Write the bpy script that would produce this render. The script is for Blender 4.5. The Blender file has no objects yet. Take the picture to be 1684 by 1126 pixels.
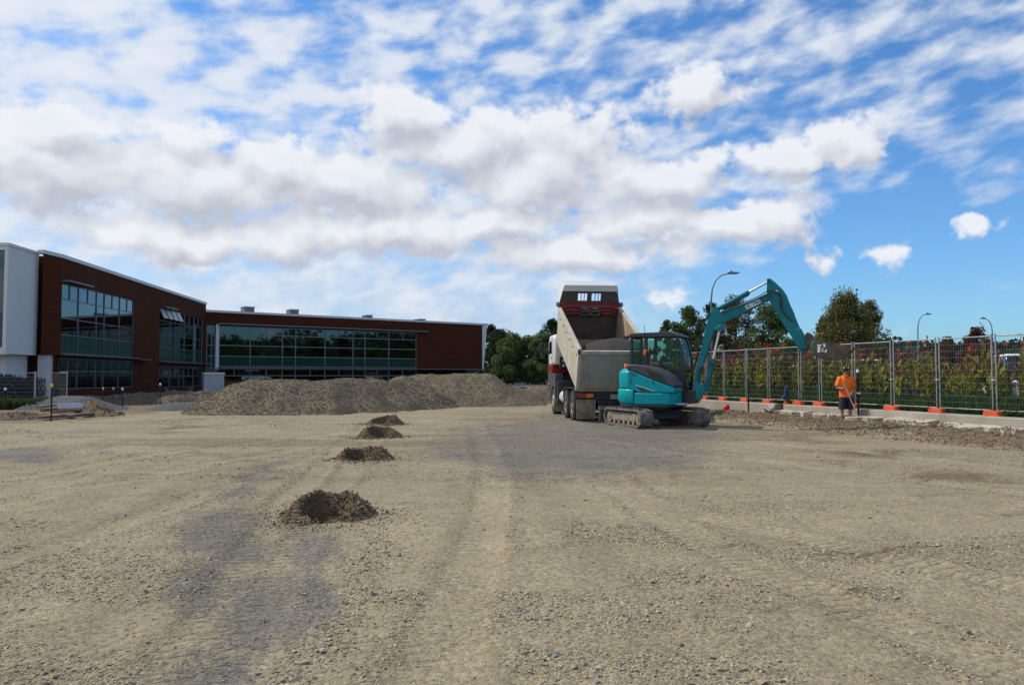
import bpy, bmesh, math, random
import numpy as np
from mathutils import Vector, Matrix, Euler
R = math.radians
random.seed(7)
rng = np.random.default_rng(11)
scene = bpy.context.scene
COL = scene.collection

# ------------------------------------------------------------------ camera
F_PX, U0, V0, HOR = 1250.0, 842.0, 563.0, 617.0
CAM = Vector((0.0, 0.0, 1.5))
PITCH = math.atan((HOR - V0) / F_PX)
cam_d = bpy.data.cameras.new('camera')
cam_d.sensor_width = 36.0
cam_d.lens = 36.0 * F_PX / 1684.0
cam_d.clip_start = 0.05
cam_d.clip_end = 3000.0
cam = bpy.data.objects.new('camera', cam_d)
COL.objects.link(cam)
cam.location = CAM
cam.rotation_euler = (math.pi / 2 + PITCH, 0, 0)
scene.camera = cam

def ray(u, v):
    cx, cy = (u - U0) / F_PX, -(v - V0) / F_PX
    c, s = math.cos(PITCH), math.sin(PITCH)
    return Vector((cx, c - s * cy, s + c * cy))
def at(u, v, Y):                       # the point of the place seen at (u, v) at distance Y
    d = ray(u, v)
    return CAM + d * (Y / d.y)
def on_ground(u, v, z=0.0):
    d = ray(u, v)
    return CAM + d * ((z - CAM.z) / d.z)

# ------------------------------------------------------------------ light
SUN_EL, SUN_AZ = 50.0, -68.0            # azimuth from +Y towards +X
sun_vec = Vector((math.cos(R(SUN_EL)) * math.sin(R(SUN_AZ)), math.cos(R(SUN_EL)) * math.cos(R(SUN_AZ)), math.sin(R(SUN_EL))))
sl = bpy.data.lights.new('sun', 'SUN')
sl.energy = 3.6
sl.angle = R(0.55)
sl.color = (1.0, 0.94, 0.83)
sun = bpy.data.objects.new('sun', sl)
COL.objects.link(sun)
sun.rotation_euler = (-sun_vec).to_track_quat('-Z', 'Y').to_euler()
sun.location = (0, 0, 60)

scene.view_settings.view_transform = 'Standard'
scene.view_settings.look = 'None'
scene.view_settings.gamma = 1.0
scene.view_settings.exposure = 0.0
scene.view_settings.use_curve_mapping = False

# ------------------------------------------------------------------ world: sky and clouds
class NT:
    def __init__(self, tree):
        self.t = tree
    def n(self, kind, **kw):
        nd = self.t.nodes.new(kind)
        for k, v in kw.items():
            setattr(nd, k, v)
        return nd
    def link(self, a, b):
        self.t.links.new(a, b)
    def put(self, sock, val):
        if isinstance(val, bpy.types.NodeSocket):
            self.t.links.new(val, sock)
        elif val is not None:
            sock.default_value = val
    def math(self, op, a, b=None, c=None, clamp=False):
        nd = self.n('ShaderNodeMath', operation=op, use_clamp=clamp)
        self.put(nd.inputs[0], a)
        if b is not None: self.put(nd.inputs[1], b)
        if c is not None: self.put(nd.inputs[2], c)
        return nd.outputs[0]
    def vmath(self, op, a, b=None, c=None):
        nd = self.n('ShaderNodeVectorMath', operation=op)
        self.put(nd.inputs[0], a)
        if b is not None: self.put(nd.inputs[1], b)
        if c is not None: self.put(nd.inputs[2], c)
        return nd.outputs['Value'] if op in ('LENGTH', 'DOT_PRODUCT', 'DISTANCE') else nd.outputs['Vector']
    def mix(self, fac, a, b, blend='MIX'):
        nd = self.n('ShaderNodeMix', data_type='RGBA', blend_type=blend)
        nd.clamp_factor = True
        self.put(nd.inputs[0], fac)
        self.put(nd.inputs[6], a if isinstance(a, bpy.types.NodeSocket) else (*a, 1.0))
        self.put(nd.inputs[7], b if isinstance(b, bpy.types.NodeSocket) else (*b, 1.0))
        return nd.outputs[2]
    def range(self, x, a, b, c=0.0, d=1.0, kind='LINEAR'):
        nd = self.n('ShaderNodeMapRange', interpolation_type=kind, clamp=True)
        self.put(nd.inputs[0], x)
        for i, q in enumerate((a, b, c, d)):
            self.put(nd.inputs[1 + i], q)
        return nd.outputs[0]
    def noise(self, vec, scale, detail=4.0, rough=0.5, dist=0.0, lac=2.0, out=0):
        nd = self.n('ShaderNodeTexNoise')
        if vec is not None: self.put(nd.inputs['Vector'], vec)
        self.put(nd.inputs['Scale'], scale)
        nd.inputs['Detail'].default_value = detail
        nd.inputs['Roughness'].default_value = rough
        nd.inputs['Lacunarity'].default_value = lac
        nd.inputs['Distortion'].default_value = dist
        return nd.outputs[out]
    def sep(self, vec):
        nd = self.n('ShaderNodeSeparateXYZ')
        self.put(nd.inputs[0], vec)
        return nd.outputs
    def comb(self, x, y, z=0.0):
        nd = self.n('ShaderNodeCombineXYZ')
        for i, q in enumerate((x, y, z)):
            self.put(nd.inputs[i], q)
        return nd.outputs[0]

world = bpy.data.worlds.new('World')
scene.world = world
world.use_nodes = True
wt = NT(world.node_tree)
for nd in list(world.node_tree.nodes):
    world.node_tree.nodes.remove(nd)
w_out = wt.n('ShaderNodeOutputWorld')
w_bg = wt.n('ShaderNodeBackground')
SKY_STRENGTH = 0.10
w_bg.inputs['Strength'].default_value = SKY_STRENGTH
wt.link(w_bg.outputs[0], w_out.inputs[0])
sky = wt.n('ShaderNodeTexSky', sky_type='NISHITA')
sky.sun_disc = False
sky.sun_elevation = R(SUN_EL)
sky.sun_rotation = R(SUN_AZ)
sky.altitude = 20.0
sky.air_density = 1.0
sky.dust_density = 0.6
sky.ozone_density = 2.0
tc = wt.n('ShaderNodeTexCoord')
gen = tc.outputs['Generated']
dx, dy, dz = wt.sep(gen)[:3]
hor_len = wt.math('SQRT', wt.math('ADD', wt.math('MULTIPLY', dx, dx), wt.math('MULTIPLY', dy, dy)))
az = wt.math('MULTIPLY', wt.math('ARCTAN2', dx, dy), 57.29578)
el = wt.math('MULTIPLY', wt.math('ARCTAN2', dz, hor_len), 57.29578)
sp = wt.comb(az, el, 0.0)

def sky_angles(u, v):
    d = ray(u, v).normalized()
    return math.degrees(math.atan2(d.x, d.y)), math.degrees(math.asin(d.z))
# cumulus heaps of that day: centre and half size
HEAPS = [(60, 262, 330, 92), (330, 290, 220, 80), (60, 205, 170, 42), (300, 222, 110, 40),
         (570, 300, 230, 76), (470, 268, 120, 50), (665, 182, 105, 44), (770, 240, 170, 56),
         (940, 228, 115, 70), (1003, 198, 50, 38), (890, 290, 170, 66), (1085, 290, 150, 46),
         (1160, 156, 92, 46), (1105, 178, 60, 30), (1385, 242, 92, 46), (1300, 264, 90, 38), (1450, 250, 48, 24),
         (830, 360, 100, 38), (1045, 364, 110, 40), (950, 412, 210, 38), (1275, 356, 96, 46), (1335, 415, 60, 38),
         (1190, 376, 80, 34), (1612, 362, 69, 44), (1470, 410, 69, 46), (1090, 500, 69, 44),
         (640, 372, 290, 50), (330, 392, 300, 46), (1360, 425, 60, 44)]
g = bpy.data.node_groups.new('cumulus', 'ShaderNodeTree')
g.interface.new_socket('P', in_out='INPUT', socket_type='NodeSocketVector')
g.interface.new_socket('D', in_out='OUTPUT', socket_type='NodeSocketFloat')
g.interface.new_socket('S', in_out='OUTPUT', socket_type='NodeSocketFloat')
gt = NT(g)
gi, go = gt.n('NodeGroupInput'), gt.n('NodeGroupOutput')
warp = gt.noise(gi.outputs[0], 0.22, 4.0, 0.55, out=1)
pw = gt.vmath('ADD', gi.outputs[0], gt.vmath('MULTIPLY', gt.vmath('SUBTRACT', warp, (0.5, 0.5, 0.5)), (6.0, 3.4, 0.0)))
acc = None
for (u, v, rx, ry) in HEAPS:
    a, e = sky_angles(u, v)
    k = math.cos(R(a)) ** 2
    sx, sy = 1.0 / (math.degrees(rx / F_PX) * k), 1.0 / (math.degrees(ry / F_PX) * math.cos(R(a)))
    ln = gt.vmath('LENGTH', gt.vmath('MULTIPLY_ADD', pw, (sx, sy, 0.0), (-a * sx, -e * sy, 0.0)))
    if rx < 70:                                        # thin small puffs
        ln = gt.math('ADD', ln, 0.52)
    acc = ln if acc is None else gt.math('SMOOTH_MIN', acc, ln, 0.22)
# outside the view the same kind of heaps go on, without special places
ga = gt.sep(gi.outputs[0])
far_heaps = gt.noise(gt.vmath('MULTIPLY', gi.outputs[0], (0.06, 0.11, 0.0)), 1.0, 2.0, 0.5)
side = gt.range(gt.math('ABSOLUTE', ga[0]), 36.0, 46.0)
low = gt.range(ga[1], 2.0, 40.0, 0.0, 0.55)
far_f = gt.math('ADD', gt.math('MULTIPLY', gt.math('SUBTRACT', 0.60, far_heaps), 5.0), gt.math('ADD', low, 0.7))
far_f = gt.math('ADD', far_f, gt.math('MULTIPLY', gt.math('SUBTRACT', 1.0, side), 4.0))
acc = gt.math('SMOOTH_MIN', acc, far_f, 0.2)
fb = gt.noise(gt.vmath('MULTIPLY', gi.outputs[0], (1.0, 1.3, 1.0)), 0.27, 9.0, 0.57, 0.1)
fb2 = gt.noise(gi.outputs[0], 1.1, 6.0, 0.58, 0.1)
fld = gt.math('ADD', gt.math('MULTIPLY', gt.math('SUBTRACT', 1.0, acc), 0.8), gt.math('ADD', gt.math('MULTIPLY', gt.math('SUBTRACT', fb, 0.48), 1.5), gt.math('MULTIPLY', gt.math('SUBTRACT', fb2, 0.5), 0.55)))
gt.link(fld, go.inputs[0])
fs_ = gt.noise(gt.vmath('MULTIPLY', gi.outputs[0], (1.0, 1.3, 1.0)), 0.27, 2.5, 0.5, 0.1)
gt.link(gt.math('ADD', gt.math('MULTIPLY', gt.math('SUBTRACT', 1.0, acc), 0.8), gt.math('MULTIPLY', gt.math('SUBTRACT', fs_, 0.5), 1.3)), go.inputs[1])
def cumulus(vec):
    nd = wt.n('ShaderNodeGroup')
    nd.node_tree = g
    wt.put(nd.inputs[0], vec)
    return nd.outputs
D0, S0 = cumulus(sp)[:2]
D1, S1 = cumulus(wt.vmath('ADD', sp, (-0.6, 1.5, 0.0)))[:2]
cov2 = wt.range(D0, -0.04, 0.36, 0.0, 0.97, kind='SMOOTHSTEP')
lit2 = wt.range(wt.math('ADD', wt.math('MULTIPLY', wt.math('SUBTRACT', S0, S1), 1.0), wt.math('MULTIPLY', wt.math('SUBTRACT', D0, D1), 0.30)), -0.50, 0.50)
thick = wt.range(D0, 0.15, 1.2)
lit2 = wt.math('SUBTRACT', lit2, wt.math('MULTIPLY', thick, 0.15), clamp=True)
k = 1.0 / SKY_STRENGTH
cum_col = wt.mix(lit2, tuple(q * k for q in (0.52, 0.55, 0.635)), tuple(q * k for q in (0.88, 0.90, 0.95)))
# high broken layer: rows of small soft puffs drawn out along one direction
fi = R(9)
al_ = wt.math('ADD', wt.math('MULTIPLY', az, math.cos(fi)), wt.math('MULTIPLY', el, math.sin(fi)))
ac_ = wt.math('SUBTRACT', wt.math('MULTIPLY', el, math.cos(fi)), wt.math('MULTIPLY', az, math.sin(fi)))
pl = wt.comb(wt.math('MULTIPLY', al_, 0.25), wt.math('MULTIPLY', ac_, 0.52), 0.0)
hn = wt.noise(pl, 1.0, 6.0, 0.50, 0.15)
hb = wt.noise(pl, 0.22, 2.0, 0.5, 0.0)
bias = wt.range(az, -34.0, 34.0, 0.125, -0.01)
hi_f = wt.math('ADD', wt.math('ADD', hn, wt.math('MULTIPLY', wt.math('SUBTRACT', hb, 0.5), 0.35)), bias)
el_fade = wt.range(wt.math('SUBTRACT', el, wt.range(az, 4.0, 26.0, 0.0, 8.5)), 0.5, 5.5, -0.25, 0.0)
hi_f = wt.math('ADD', hi_f, el_fade)
cov1 = wt.range(hi_f, 0.37, 0.70, 0.0, 0.90, kind='SMOOTHSTEP')
hi_col = wt.mix(wt.range(hi_f, 0.5, 0.8), tuple(q * k for q in (0.66, 0.74, 0.86)), tuple(q * k for q in (0.84, 0.87, 0.92)))
# pale low air on the cloudy side
pale = wt.math('MULTIPLY', wt.range(el, 16.0, 4.0, 0.0, 0.97), wt.range(az, 19.0, -2.0, 0.10, 1.0))
pale = wt.math('MULTIPLY', pale, wt.range(wt.noise(sp, 0.2, 7.0, 0.58), 0.3, 0.6, 0.55, 1.0))
blue = wt.mix(1.0, sky.outputs[0], (0.64, 1.12, 1.56), 'MULTIPLY')
c0 = wt.mix(pale, blue, wt.mix(wt.range(wt.noise(sp, 0.33, 7.0, 0.55), 0.42, 0.66), tuple(q * k for q in (0.50, 0.61, 0.78)), tuple(q * k for q in (0.68, 0.74, 0.83))))
c1 = wt.mix(cov1, c0, hi_col)
c2 = wt.mix(cov2, c1, cum_col)
below = wt.range(el, -0.6, -3.0)
c3 = wt.mix(below, c2, tuple(q * k for q in (0.20, 0.19, 0.16)))
wt.link(c3, w_bg.inputs['Color'])

# ------------------------------------------------------------------ helpers
def tag(o, label=None, cat=None, group=None, kind=None):
    if label: o['label'] = label
    if cat: o['category'] = cat
    if group: o['group'] = group
    if kind: o['kind'] = kind
    return o
def empty(name, loc=(0, 0, 0), rz=0.0, label=None, cat=None, group=None, rot=None):
    o = bpy.data.objects.new(name, None)
    COL.objects.link(o)
    o.location = loc
    o.rotation_euler = rot if rot else (0, 0, rz)
    o.empty_display_size = 0.2
    return tag(o, label, cat, group)
def copy_tree(o, parent=None):
    c = o.copy()
    COL.objects.link(c)
    c.parent = parent
    for ch in list(o.children):
        copy_tree(ch, c)
    return c

class MB:
    """collects shapes into one mesh"""
    def __init__(self, M=None):
        self.v, self.f, self.mi, self.M = [], [], [], M
    def add(self, verts, faces, mi=0):
        b = len(self.v)
        for p in verts:
            p = Vector(p)
            self.v.append(tuple(self.M @ p) if self.M is not None else tuple(p))
        for f in faces:
            self.f.append([b + i for i in f])
            self.mi.append(mi)
        return self
    def hexa(self, p, mi=0):            # 4 bottom (ccw) + 4 top
        return self.add(p, [(3, 2, 1, 0), (4, 5, 6, 7), (0, 1, 5, 4), (1, 2, 6, 5), (2, 3, 7, 6), (3, 0, 4, 7)], mi)
    def box(self, c, s, rot=None, mi=0):
        hx, hy, hz = s[0] / 2, s[1] / 2, s[2] / 2
        pts = [Vector(q) for q in ((-hx, -hy, -hz), (hx, -hy, -hz), (hx, hy, -hz), (-hx, hy, -hz), (-hx, -hy, hz), (hx, -hy, hz), (hx, hy, hz), (-hx, hy, hz))]
        if rot is not None:
            m = rot if isinstance(rot, Matrix) else Euler(rot).to_matrix()
            pts = [m @ q for q in pts]
        return self.hexa([q + Vector(c) for q in pts], mi)
    def span(self, a, b, mi=0):         # box from corner a to corner b
        return self.box([(a[i] + b[i]) / 2 for i in range(3)], [abs(b[i] - a[i]) for i in range(3)], mi=mi)
    def prism(self, poly, a, b, axis='y', mi=0):
        n = len(poly)
        def pt(p, q):
            return (p[0], q, p[1]) if axis == 'y' else ((q, p[0], p[1]) if axis == 'x' else (p[0], p[1], q))
        vs = [pt(p, a) for p in poly] + [pt(p, b) for p in poly]
        fs = [tuple(range(n)), tuple(range(2 * n - 1, n - 1, -1))]
        for i in range(n):
            j = (i + 1) % n
            fs.append((i, i + n, j + n, j))
        return self.add(vs, fs, mi)
    def tube(self, path, r, n=8, cap=True, mi=0, flat=None):
        path = [Vector(p) for p in path]
        m = len(path)
        rs = list(r) if isinstance(r, (list, tuple)) else [r] * m
        up = None
        vs, fs = [], []
        for i, p in enumerate(path):
            t = (path[min(i + 1, m - 1)] - path[max(i - 1, 0)])
            t = t.normalized() if t.length > 1e-9 else Vector((0, 0, 1))
            if up is None:
                up = Vector((0, 0, 1)) if abs(t.z) < 0.9 else Vector((0, 1, 0))
            a = t.cross(up)
            a = a.normalized() if a.length > 1e-6 else t.orthogonal().normalized()
            b = a.cross(t).normalized()
            up = b
            for kk in range(n):
                w = 2 * math.pi * (kk + 0.5) / n
                q = a * math.cos(w) + b * math.sin(w) * (flat if flat else 1.0)
                vs.append(p + q * rs[i])
        for i in range(m - 1):
            for kk in range(n):
                k2 = (kk + 1) % n
                fs.append((i * n + kk, i * n + k2, (i + 1) * n + k2, (i + 1) * n + kk))
        if cap:
            fs.append(tuple(range(n - 1, -1, -1)))
            fs.append(tuple((m - 1) * n + kk for kk in range(n)))
        return self.add(vs, fs, mi)
    def cyl(self, a, b, r, n=16, mi=0):
        return self.tube([a, b], r, n, True, mi)
    def lathe(self, prof, c, axis='z', n=24, mi=0):    # prof: (radius, height) pairs
        vs, fs = [], []
        m = len(prof)
        for (r, h) in prof:
            for kk in range(n):
                w = 2 * math.pi * kk / n
                x, y = r * math.cos(w), r * math.sin(w)
                q = (x, y, h) if axis == 'z' else ((x, h, y) if axis == 'y' else (h, x, y))
                vs.append((q[0] + c[0], q[1] + c[1], q[2] + c[2]))
        for i in range(m - 1):
            for kk in range(n):
                k2 = (kk + 1) % n
                fs.append((i * n + kk, i * n + k2, (i + 1) * n + k2, (i + 1) * n + kk))
        fs.append(tuple(range(n)))
        fs.append(tuple((m - 1) * n + kk for kk in range(n)))
        return self.add(vs, fs, mi)
    def build(self, name, mats, parent=None, bevel=0.0, smooth=35.0, seg=2, kind=None, label=None, loc=None):
        me = bpy.data.meshes.new(name)
        me.from_pydata(self.v, [], self.f)
        mats = mats if isinstance(mats, (list, tuple)) else [mats]
        for m in mats:
            me.materials.append(m)
        if len(mats) > 1:
            me.polygons.foreach_set('material_index', self.mi)
        bm = bmesh.new()
        bm.from_mesh(me)
        bmesh.ops.recalc_face_normals(bm, faces=bm.faces)
        bm.to_mesh(me)
        bm.free()
        if smooth:
            me.shade_smooth()
            me.set_sharp_from_angle(angle=R(smooth))
        o = bpy.data.objects.new(name, me)
        COL.objects.link(o)
        if parent is not None:
            o.parent = parent
        if loc is not None:
            o.location = loc
        if bevel:
            md = o.modifiers.new('bevel', 'BEVEL')
            md.width = bevel
            md.segments = seg
            md.limit_method = 'ANGLE'
            md.angle_limit = R(38)
        return tag(o, label=label, kind=kind)

def np_mesh(name, verts, faces, mat, parent=None, smooth=True, sharp=None):
    """verts (n,3), faces (m,k) arrays, one face size"""
    me = bpy.data.meshes.new(name)
    verts = np.asarray(verts, dtype=np.float32)
    faces = np.asarray(faces, dtype=np.int32)
    me.vertices.add(len(verts))
    me.vertices.foreach_set('co', verts.ravel())
    kf = faces.shape[1]
    me.loops.add(faces.size)
    me.loops.foreach_set('vertex_index', faces.ravel())
    me.polygons.add(len(faces))
    me.polygons.foreach_set('loop_start', np.arange(0, faces.size, kf, dtype=np.int32))
    me.update(calc_edges=True)
    if mat: me.materials.append(mat)
    if smooth:
        me.shade_smooth()
        if sharp: me.set_sharp_from_angle(angle=R(sharp))
    else:
        me.shade_flat()
    o = bpy.data.objects.new(name, me)
    COL.objects.link(o)
    if parent is not None: o.parent = parent
    return o
def grid_faces(nx, ny):
    i = np.arange(nx * ny).reshape(ny, nx)
    return np.stack([i[:-1, :-1], i[:-1, 1:], i[1:, 1:], i[1:, :-1]], -1).reshape(-1, 4)

def _hash(ix, iy, s):
    n = (ix * 374761393 + iy * 668265263 + s * 974634777) & 0xffffffff
    n = ((n ^ (n >> 13)) * 1274126177) & 0xffffffff
    n = (n ^ (n >> 16)) & 0xffffffff
    return n / 4294967295.0
def vnoise(x, y, s=0):
    x, y = np.asarray(x, float), np.asarray(y, float)
    ix, iy = np.floor(x).astype(np.int64), np.floor(y).astype(np.int64)
    fx, fy = x - ix, y - iy
    fx, fy = fx * fx * (3 - 2 * fx), fy * fy * (3 - 2 * fy)
    a, b = _hash(ix, iy, s), _hash(ix + 1, iy, s)
    c, d = _hash(ix, iy + 1, s), _hash(ix + 1, iy + 1, s)
    return (a * (1 - fx) + b * fx) * (1 - fy) + (c * (1 - fx) + d * fx) * fy
def fbm(x, y, o=4, s=0, gain=0.5):
    t, amp, tot, f = 0.0, 1.0, 0.0, 1.0
    for i in range(o):
        t = t + amp * vnoise(x * f + 17.3 * i, y * f - 9.1 * i, s + i)
        tot += amp
        amp *= gain
        f *= 2.03
    return t / tot
def sstep(a, b, x):
    t = np.clip((x - a) / (b - a), 0, 1)
    return t * t * (3 - 2 * t)

# ------------------------------------------------------------------ materials
M = {}
def new_mat(name):
    m = bpy.data.materials.new(name)
    m.use_nodes = True
    t = NT(m.node_tree)
    p = m.node_tree.nodes['Principled BSDF']
    M[name] = m
    return m, t, p
def obj_co(t):
    return t.n('ShaderNodeTexCoord').outputs['Object']
def world_co(t):
    return t.n('ShaderNodeNewGeometry').outputs['Position']
def bump(t, p, h, strength=0.3, dist=0.02):
    b = t.n('ShaderNodeBump')
    b.inputs['Strength'].default_value = strength
    b.inputs['Distance'].default_value = dist
    t.put(b.inputs['Height'], h)
    t.link(b.outputs[0], p.inputs['Normal'])
def plain(name, col, rough=0.6, metal=0.0, var=0.15, scale=3.0, dirt=0.0, dirt_col=(0.23, 0.19, 0.14), bmp=0.0, spec=0.5, coat=0.0, dscale=2.2):
    m, t, p = new_mat(name)
    co = obj_co(t)
    nz = t.noise(co, scale, 6.0, 0.6)
    c = t.mix(t.range(nz, 0.3, 0.7), tuple(q * (1 - var) for q in col), tuple(min(1, q * (1 + var)) for q in col))
    if dirt:
        dn = t.noise(co, dscale, 8.0, 0.65, 0.4)
        df = t.range(dn, 0.62 - dirt * 0.35, 0.80 - dirt * 0.2, 0.0, min(1.0, 0.35 + dirt))
        c = t.mix(df, c, dirt_col)
        t.put(p.inputs['Roughness'], t.range(df, 0.0, 1.0, rough, 0.9))
    else:
        t.put(p.inputs['Roughness'], t.range(nz, 0.2, 0.8, max(0.02, rough - 0.06), min(1.0, rough + 0.08)))
    t.put(p.inputs['Base Color'], c)
    p.inputs['Metallic'].default_value = metal
    p.inputs['Specular IOR Level'].default_value = spec
    p.inputs['Coat Weight'].default_value = coat
    if bmp:
        bump(t, p, t.noise(co, scale * 8, 5.0, 0.6), bmp, 0.01)
    return m

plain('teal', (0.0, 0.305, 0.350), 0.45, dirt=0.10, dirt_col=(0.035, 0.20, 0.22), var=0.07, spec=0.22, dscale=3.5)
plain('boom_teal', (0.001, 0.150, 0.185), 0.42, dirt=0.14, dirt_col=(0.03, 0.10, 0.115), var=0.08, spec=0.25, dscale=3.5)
plain('machine_dark', (0.028, 0.031, 0.042), 0.5, dirt=0.18, dirt_col=(0.09, 0.085, 0.08))
plain('machine_grey', (0.05, 0.052, 0.06), 0.55, dirt=0.25, dirt_col=(0.12, 0.11, 0.10))
plain('cab_black', (0.014, 0.016, 0.022), 0.35, var=0.1)
plain('rubber', (0.022, 0.022, 0.023), 0.85, dirt=0.35, dirt_col=(0.12, 0.105, 0.085), bmp=0.2)
plain('track_rubber', (0.05, 0.047, 0.043), 0.9, dirt=0.85, dirt_col=(0.20, 0.18, 0.15), bmp=0.3, dscale=5)
plain('track_frame', (0.20, 0.17, 0.13), 0.85, dirt=0.6, dirt_col=(0.30, 0.26, 0.20), bmp=0.2, dscale=6)
plain('chrome', (0.78, 0.78, 0.76), 0.16, metal=1.0, var=0.03)
plain('orange_lens', (0.75, 0.13, 0.02), 0.35)
plain('red_lens', (0.35, 0.012, 0.01), 0.3)
plain('bucket_steel', (0.055, 0.043, 0.036), 0.65, dirt=0.5, dirt_col=(0.14, 0.11, 0.085), bmp=0.3, dscale=6)
plain('hitch_green', (0.02, 0.15, 0.115), 0.5, dirt=0.3)
plain('hose', (0.012, 0.012, 0.013), 0.5)
plain('white_print', (0.78, 0.78, 0.77), 0.5, var=0.04)
plain('black_print', (0.015, 0.015, 0.016), 0.5, var=0.04)
plain('truck_white', (0.66, 0.655, 0.63), 0.34, dirt=0.10, dirt_col=(0.42, 0.38, 0.31), var=0.03, coat=0.2)
plain('tray_cream', (0.46, 0.43, 0.35), 0.6, dirt=0.5, dirt_col=(0.30, 0.25, 0.18), var=0.12, bmp=0.15)
plain('tray_inside', (0.25, 0.185, 0.125), 0.8, dirt=0.7, dirt_col=(0.40, 0.31, 0.205), var=0.25, bmp=0.3)
plain('tray_wall_dark', (0.085, 0.065, 0.055), 0.85, dirt=0.5, dirt_col=(0.15, 0.11, 0.085), var=0.2, bmp=0.3)
plain('tailgate', (0.30, 0.285, 0.25), 0.65, dirt=0.35, dirt_col=(0.20, 0.175, 0.14), var=0.12, bmp=0.15, dscale=4)
plain('headboard', (0.075, 0.072, 0.068), 0.7, dirt=0.25, dirt_col=(0.13, 0.12, 0.10))
plain('tarp_red', (0.20, 0.024, 0.024), 0.6, var=0.2, dirt=0.25, dirt_col=(0.16, 0.07, 0.06), bmp=0.2)
plain('truck_red', (0.25, 0.010, 0.014), 0.35, dirt=0.15)
plain('truck_black', (0.020, 0.020, 0.024), 0.6, dirt=0.35, dirt_col=(0.10, 0.09, 0.075))
plain('mud_flap', (0.10, 0.085, 0.065), 0.9, dirt=0.8, dirt_col=(0.26, 0.215, 0.15), dscale=3)
plain('wheel_rim', (0.30, 0.30, 0.30), 0.5, metal=0.3, dirt=0.4)
plain('load_gravel', (0.030, 0.026, 0.027), 0.9, var=0.5, scale=30, bmp=0.9)
plain('galvanised', (0.42, 0.43, 0.44), 0.42, metal=0.7, var=0.15, scale=6)
plain('fence_orange', (0.80, 0.095, 0.03), 0.55, dirt=0.2)
plain('lamp_metal', (0.16, 0.18, 0.20), 0.5, metal=0.4)
plain('timber', (0.17, 0.12, 0.08), 0.85, var=0.3, scale=9, bmp=0.3)
plain('white_board', (0.50, 0.51, 0.52), 0.6, dirt=0.2)
plain('rust_sheet', (0.20, 0.075, 0.035), 0.85, var=0.35, scale=5, bmp=0.5)
plain('stake_black', (0.014, 0.014, 0.015), 0.7)
plain('cap_white', (0.72, 0.72, 0.70), 0.5)
plain('cap_yellow', (0.75, 0.42, 0.06), 0.5)
plain('fuel_red', (0.62, 0.012, 0.010), 0.4)
plain('bag_blue', (0.02, 0.03, 0.12), 0.7)
plain('white_wall', (0.64, 0.64, 0.64), 0.75, var=0.05, scale=0.8, dirt=0.06, dirt_col=(0.5, 0.5, 0.5), dscale=0.7)
plain('coping', (0.55, 0.56, 0.57), 0.45, metal=0.3, var=0.05)
plain('alu_frame', (0.15, 0.165, 0.18), 0.4, metal=0.4, var=0.05)
plain('interior', (0.10, 0.11, 0.115), 0.9, var=0.2)
plain('blind', (0.50, 0.62, 0.60), 0.8, var=0.06)
plain('kiosk_grey', (0.36, 0.39, 0.44), 0.6, var=0.05, dirt=0.15)
plain('roof_dark', (0.18, 0.18, 0.19), 0.8)
plain('skin', (0.40, 0.21, 0.14), 0.55, var=0.06)
plain('hivis', (0.95, 0.17, 0.012), 0.75, var=0.10, scale=5, bmp=0.5)
plain('navy', (0.012, 0.016, 0.042), 0.8, var=0.2)
plain('cap_black', (0.012, 0.013, 0.012), 0.7)
plain('hivis_yellow', (0.62, 0.80, 0.05), 0.6)
plain('boot', (0.10, 0.07, 0.045), 0.8)
plain('hair', (0.02, 0.014, 0.01), 0.7)
plain('handle_wood', (0.52, 0.45, 0.36), 0.6, var=0.15, scale=12)
plain('bark', (0.075, 0.058, 0.045), 0.9, var=0.4, scale=6, bmp=0.6)
plain('car_white', (0.74, 0.75, 0.76), 0.25, var=0.02, coat=0.4)
plain('car_silver', (0.35, 0.37, 0.40), 0.3, metal=0.4, var=0.02, coat=0.4)
plain('car_dark', (0.03, 0.035, 0.045), 0.3, var=0.02, coat=0.4)
plain('asphalt', (0.055, 0.055, 0.057), 0.9, var=0.25, scale=2, bmp=0.4)
plain('bed_soil', (0.09, 0.07, 0.05), 0.95, var=0.4, scale=3, bmp=0.6)

# brown cladding in fine courses
m, t, p = new_mat('brown_cladding')
co = obj_co(t)
bk = t.n('ShaderNodeTexBrick')
ov = t.sep(co)
t.put(bk.inputs['Vector'], t.comb(t.math('ADD', ov[0], ov[1]), ov[2], 0.0))
bk.inputs['Scale'].default_value = 1.0
bk.inputs['Brick Width'].default_value = 0.9
bk.inputs['Row Height'].default_value = 0.16
bk.inputs['Mortar Size'].default_value = 0.006
bk.inputs['Color1'].default_value = (0.092, 0.026, 0.011, 1)
bk.inputs['Color2'].default_value = (0.068, 0.019, 0.009, 1)
bk.inputs['Mortar'].default_value = (0.03, 0.012, 0.009, 1)
big = t.noise(co, 0.5, 5.0, 0.6)
t.put(p.inputs['Base Color'], t.mix(t.range(big, 0.3, 0.75, 0.0, 0.5), bk.outputs[0], (0.060, 0.018, 0.009)))
p.inputs['Roughness'].default_value = 0.85
p.inputs['Specular IOR Level'].default_value = 0.12
bump(t, p, bk.outputs['Fac'], -0.4, 0.01)

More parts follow.
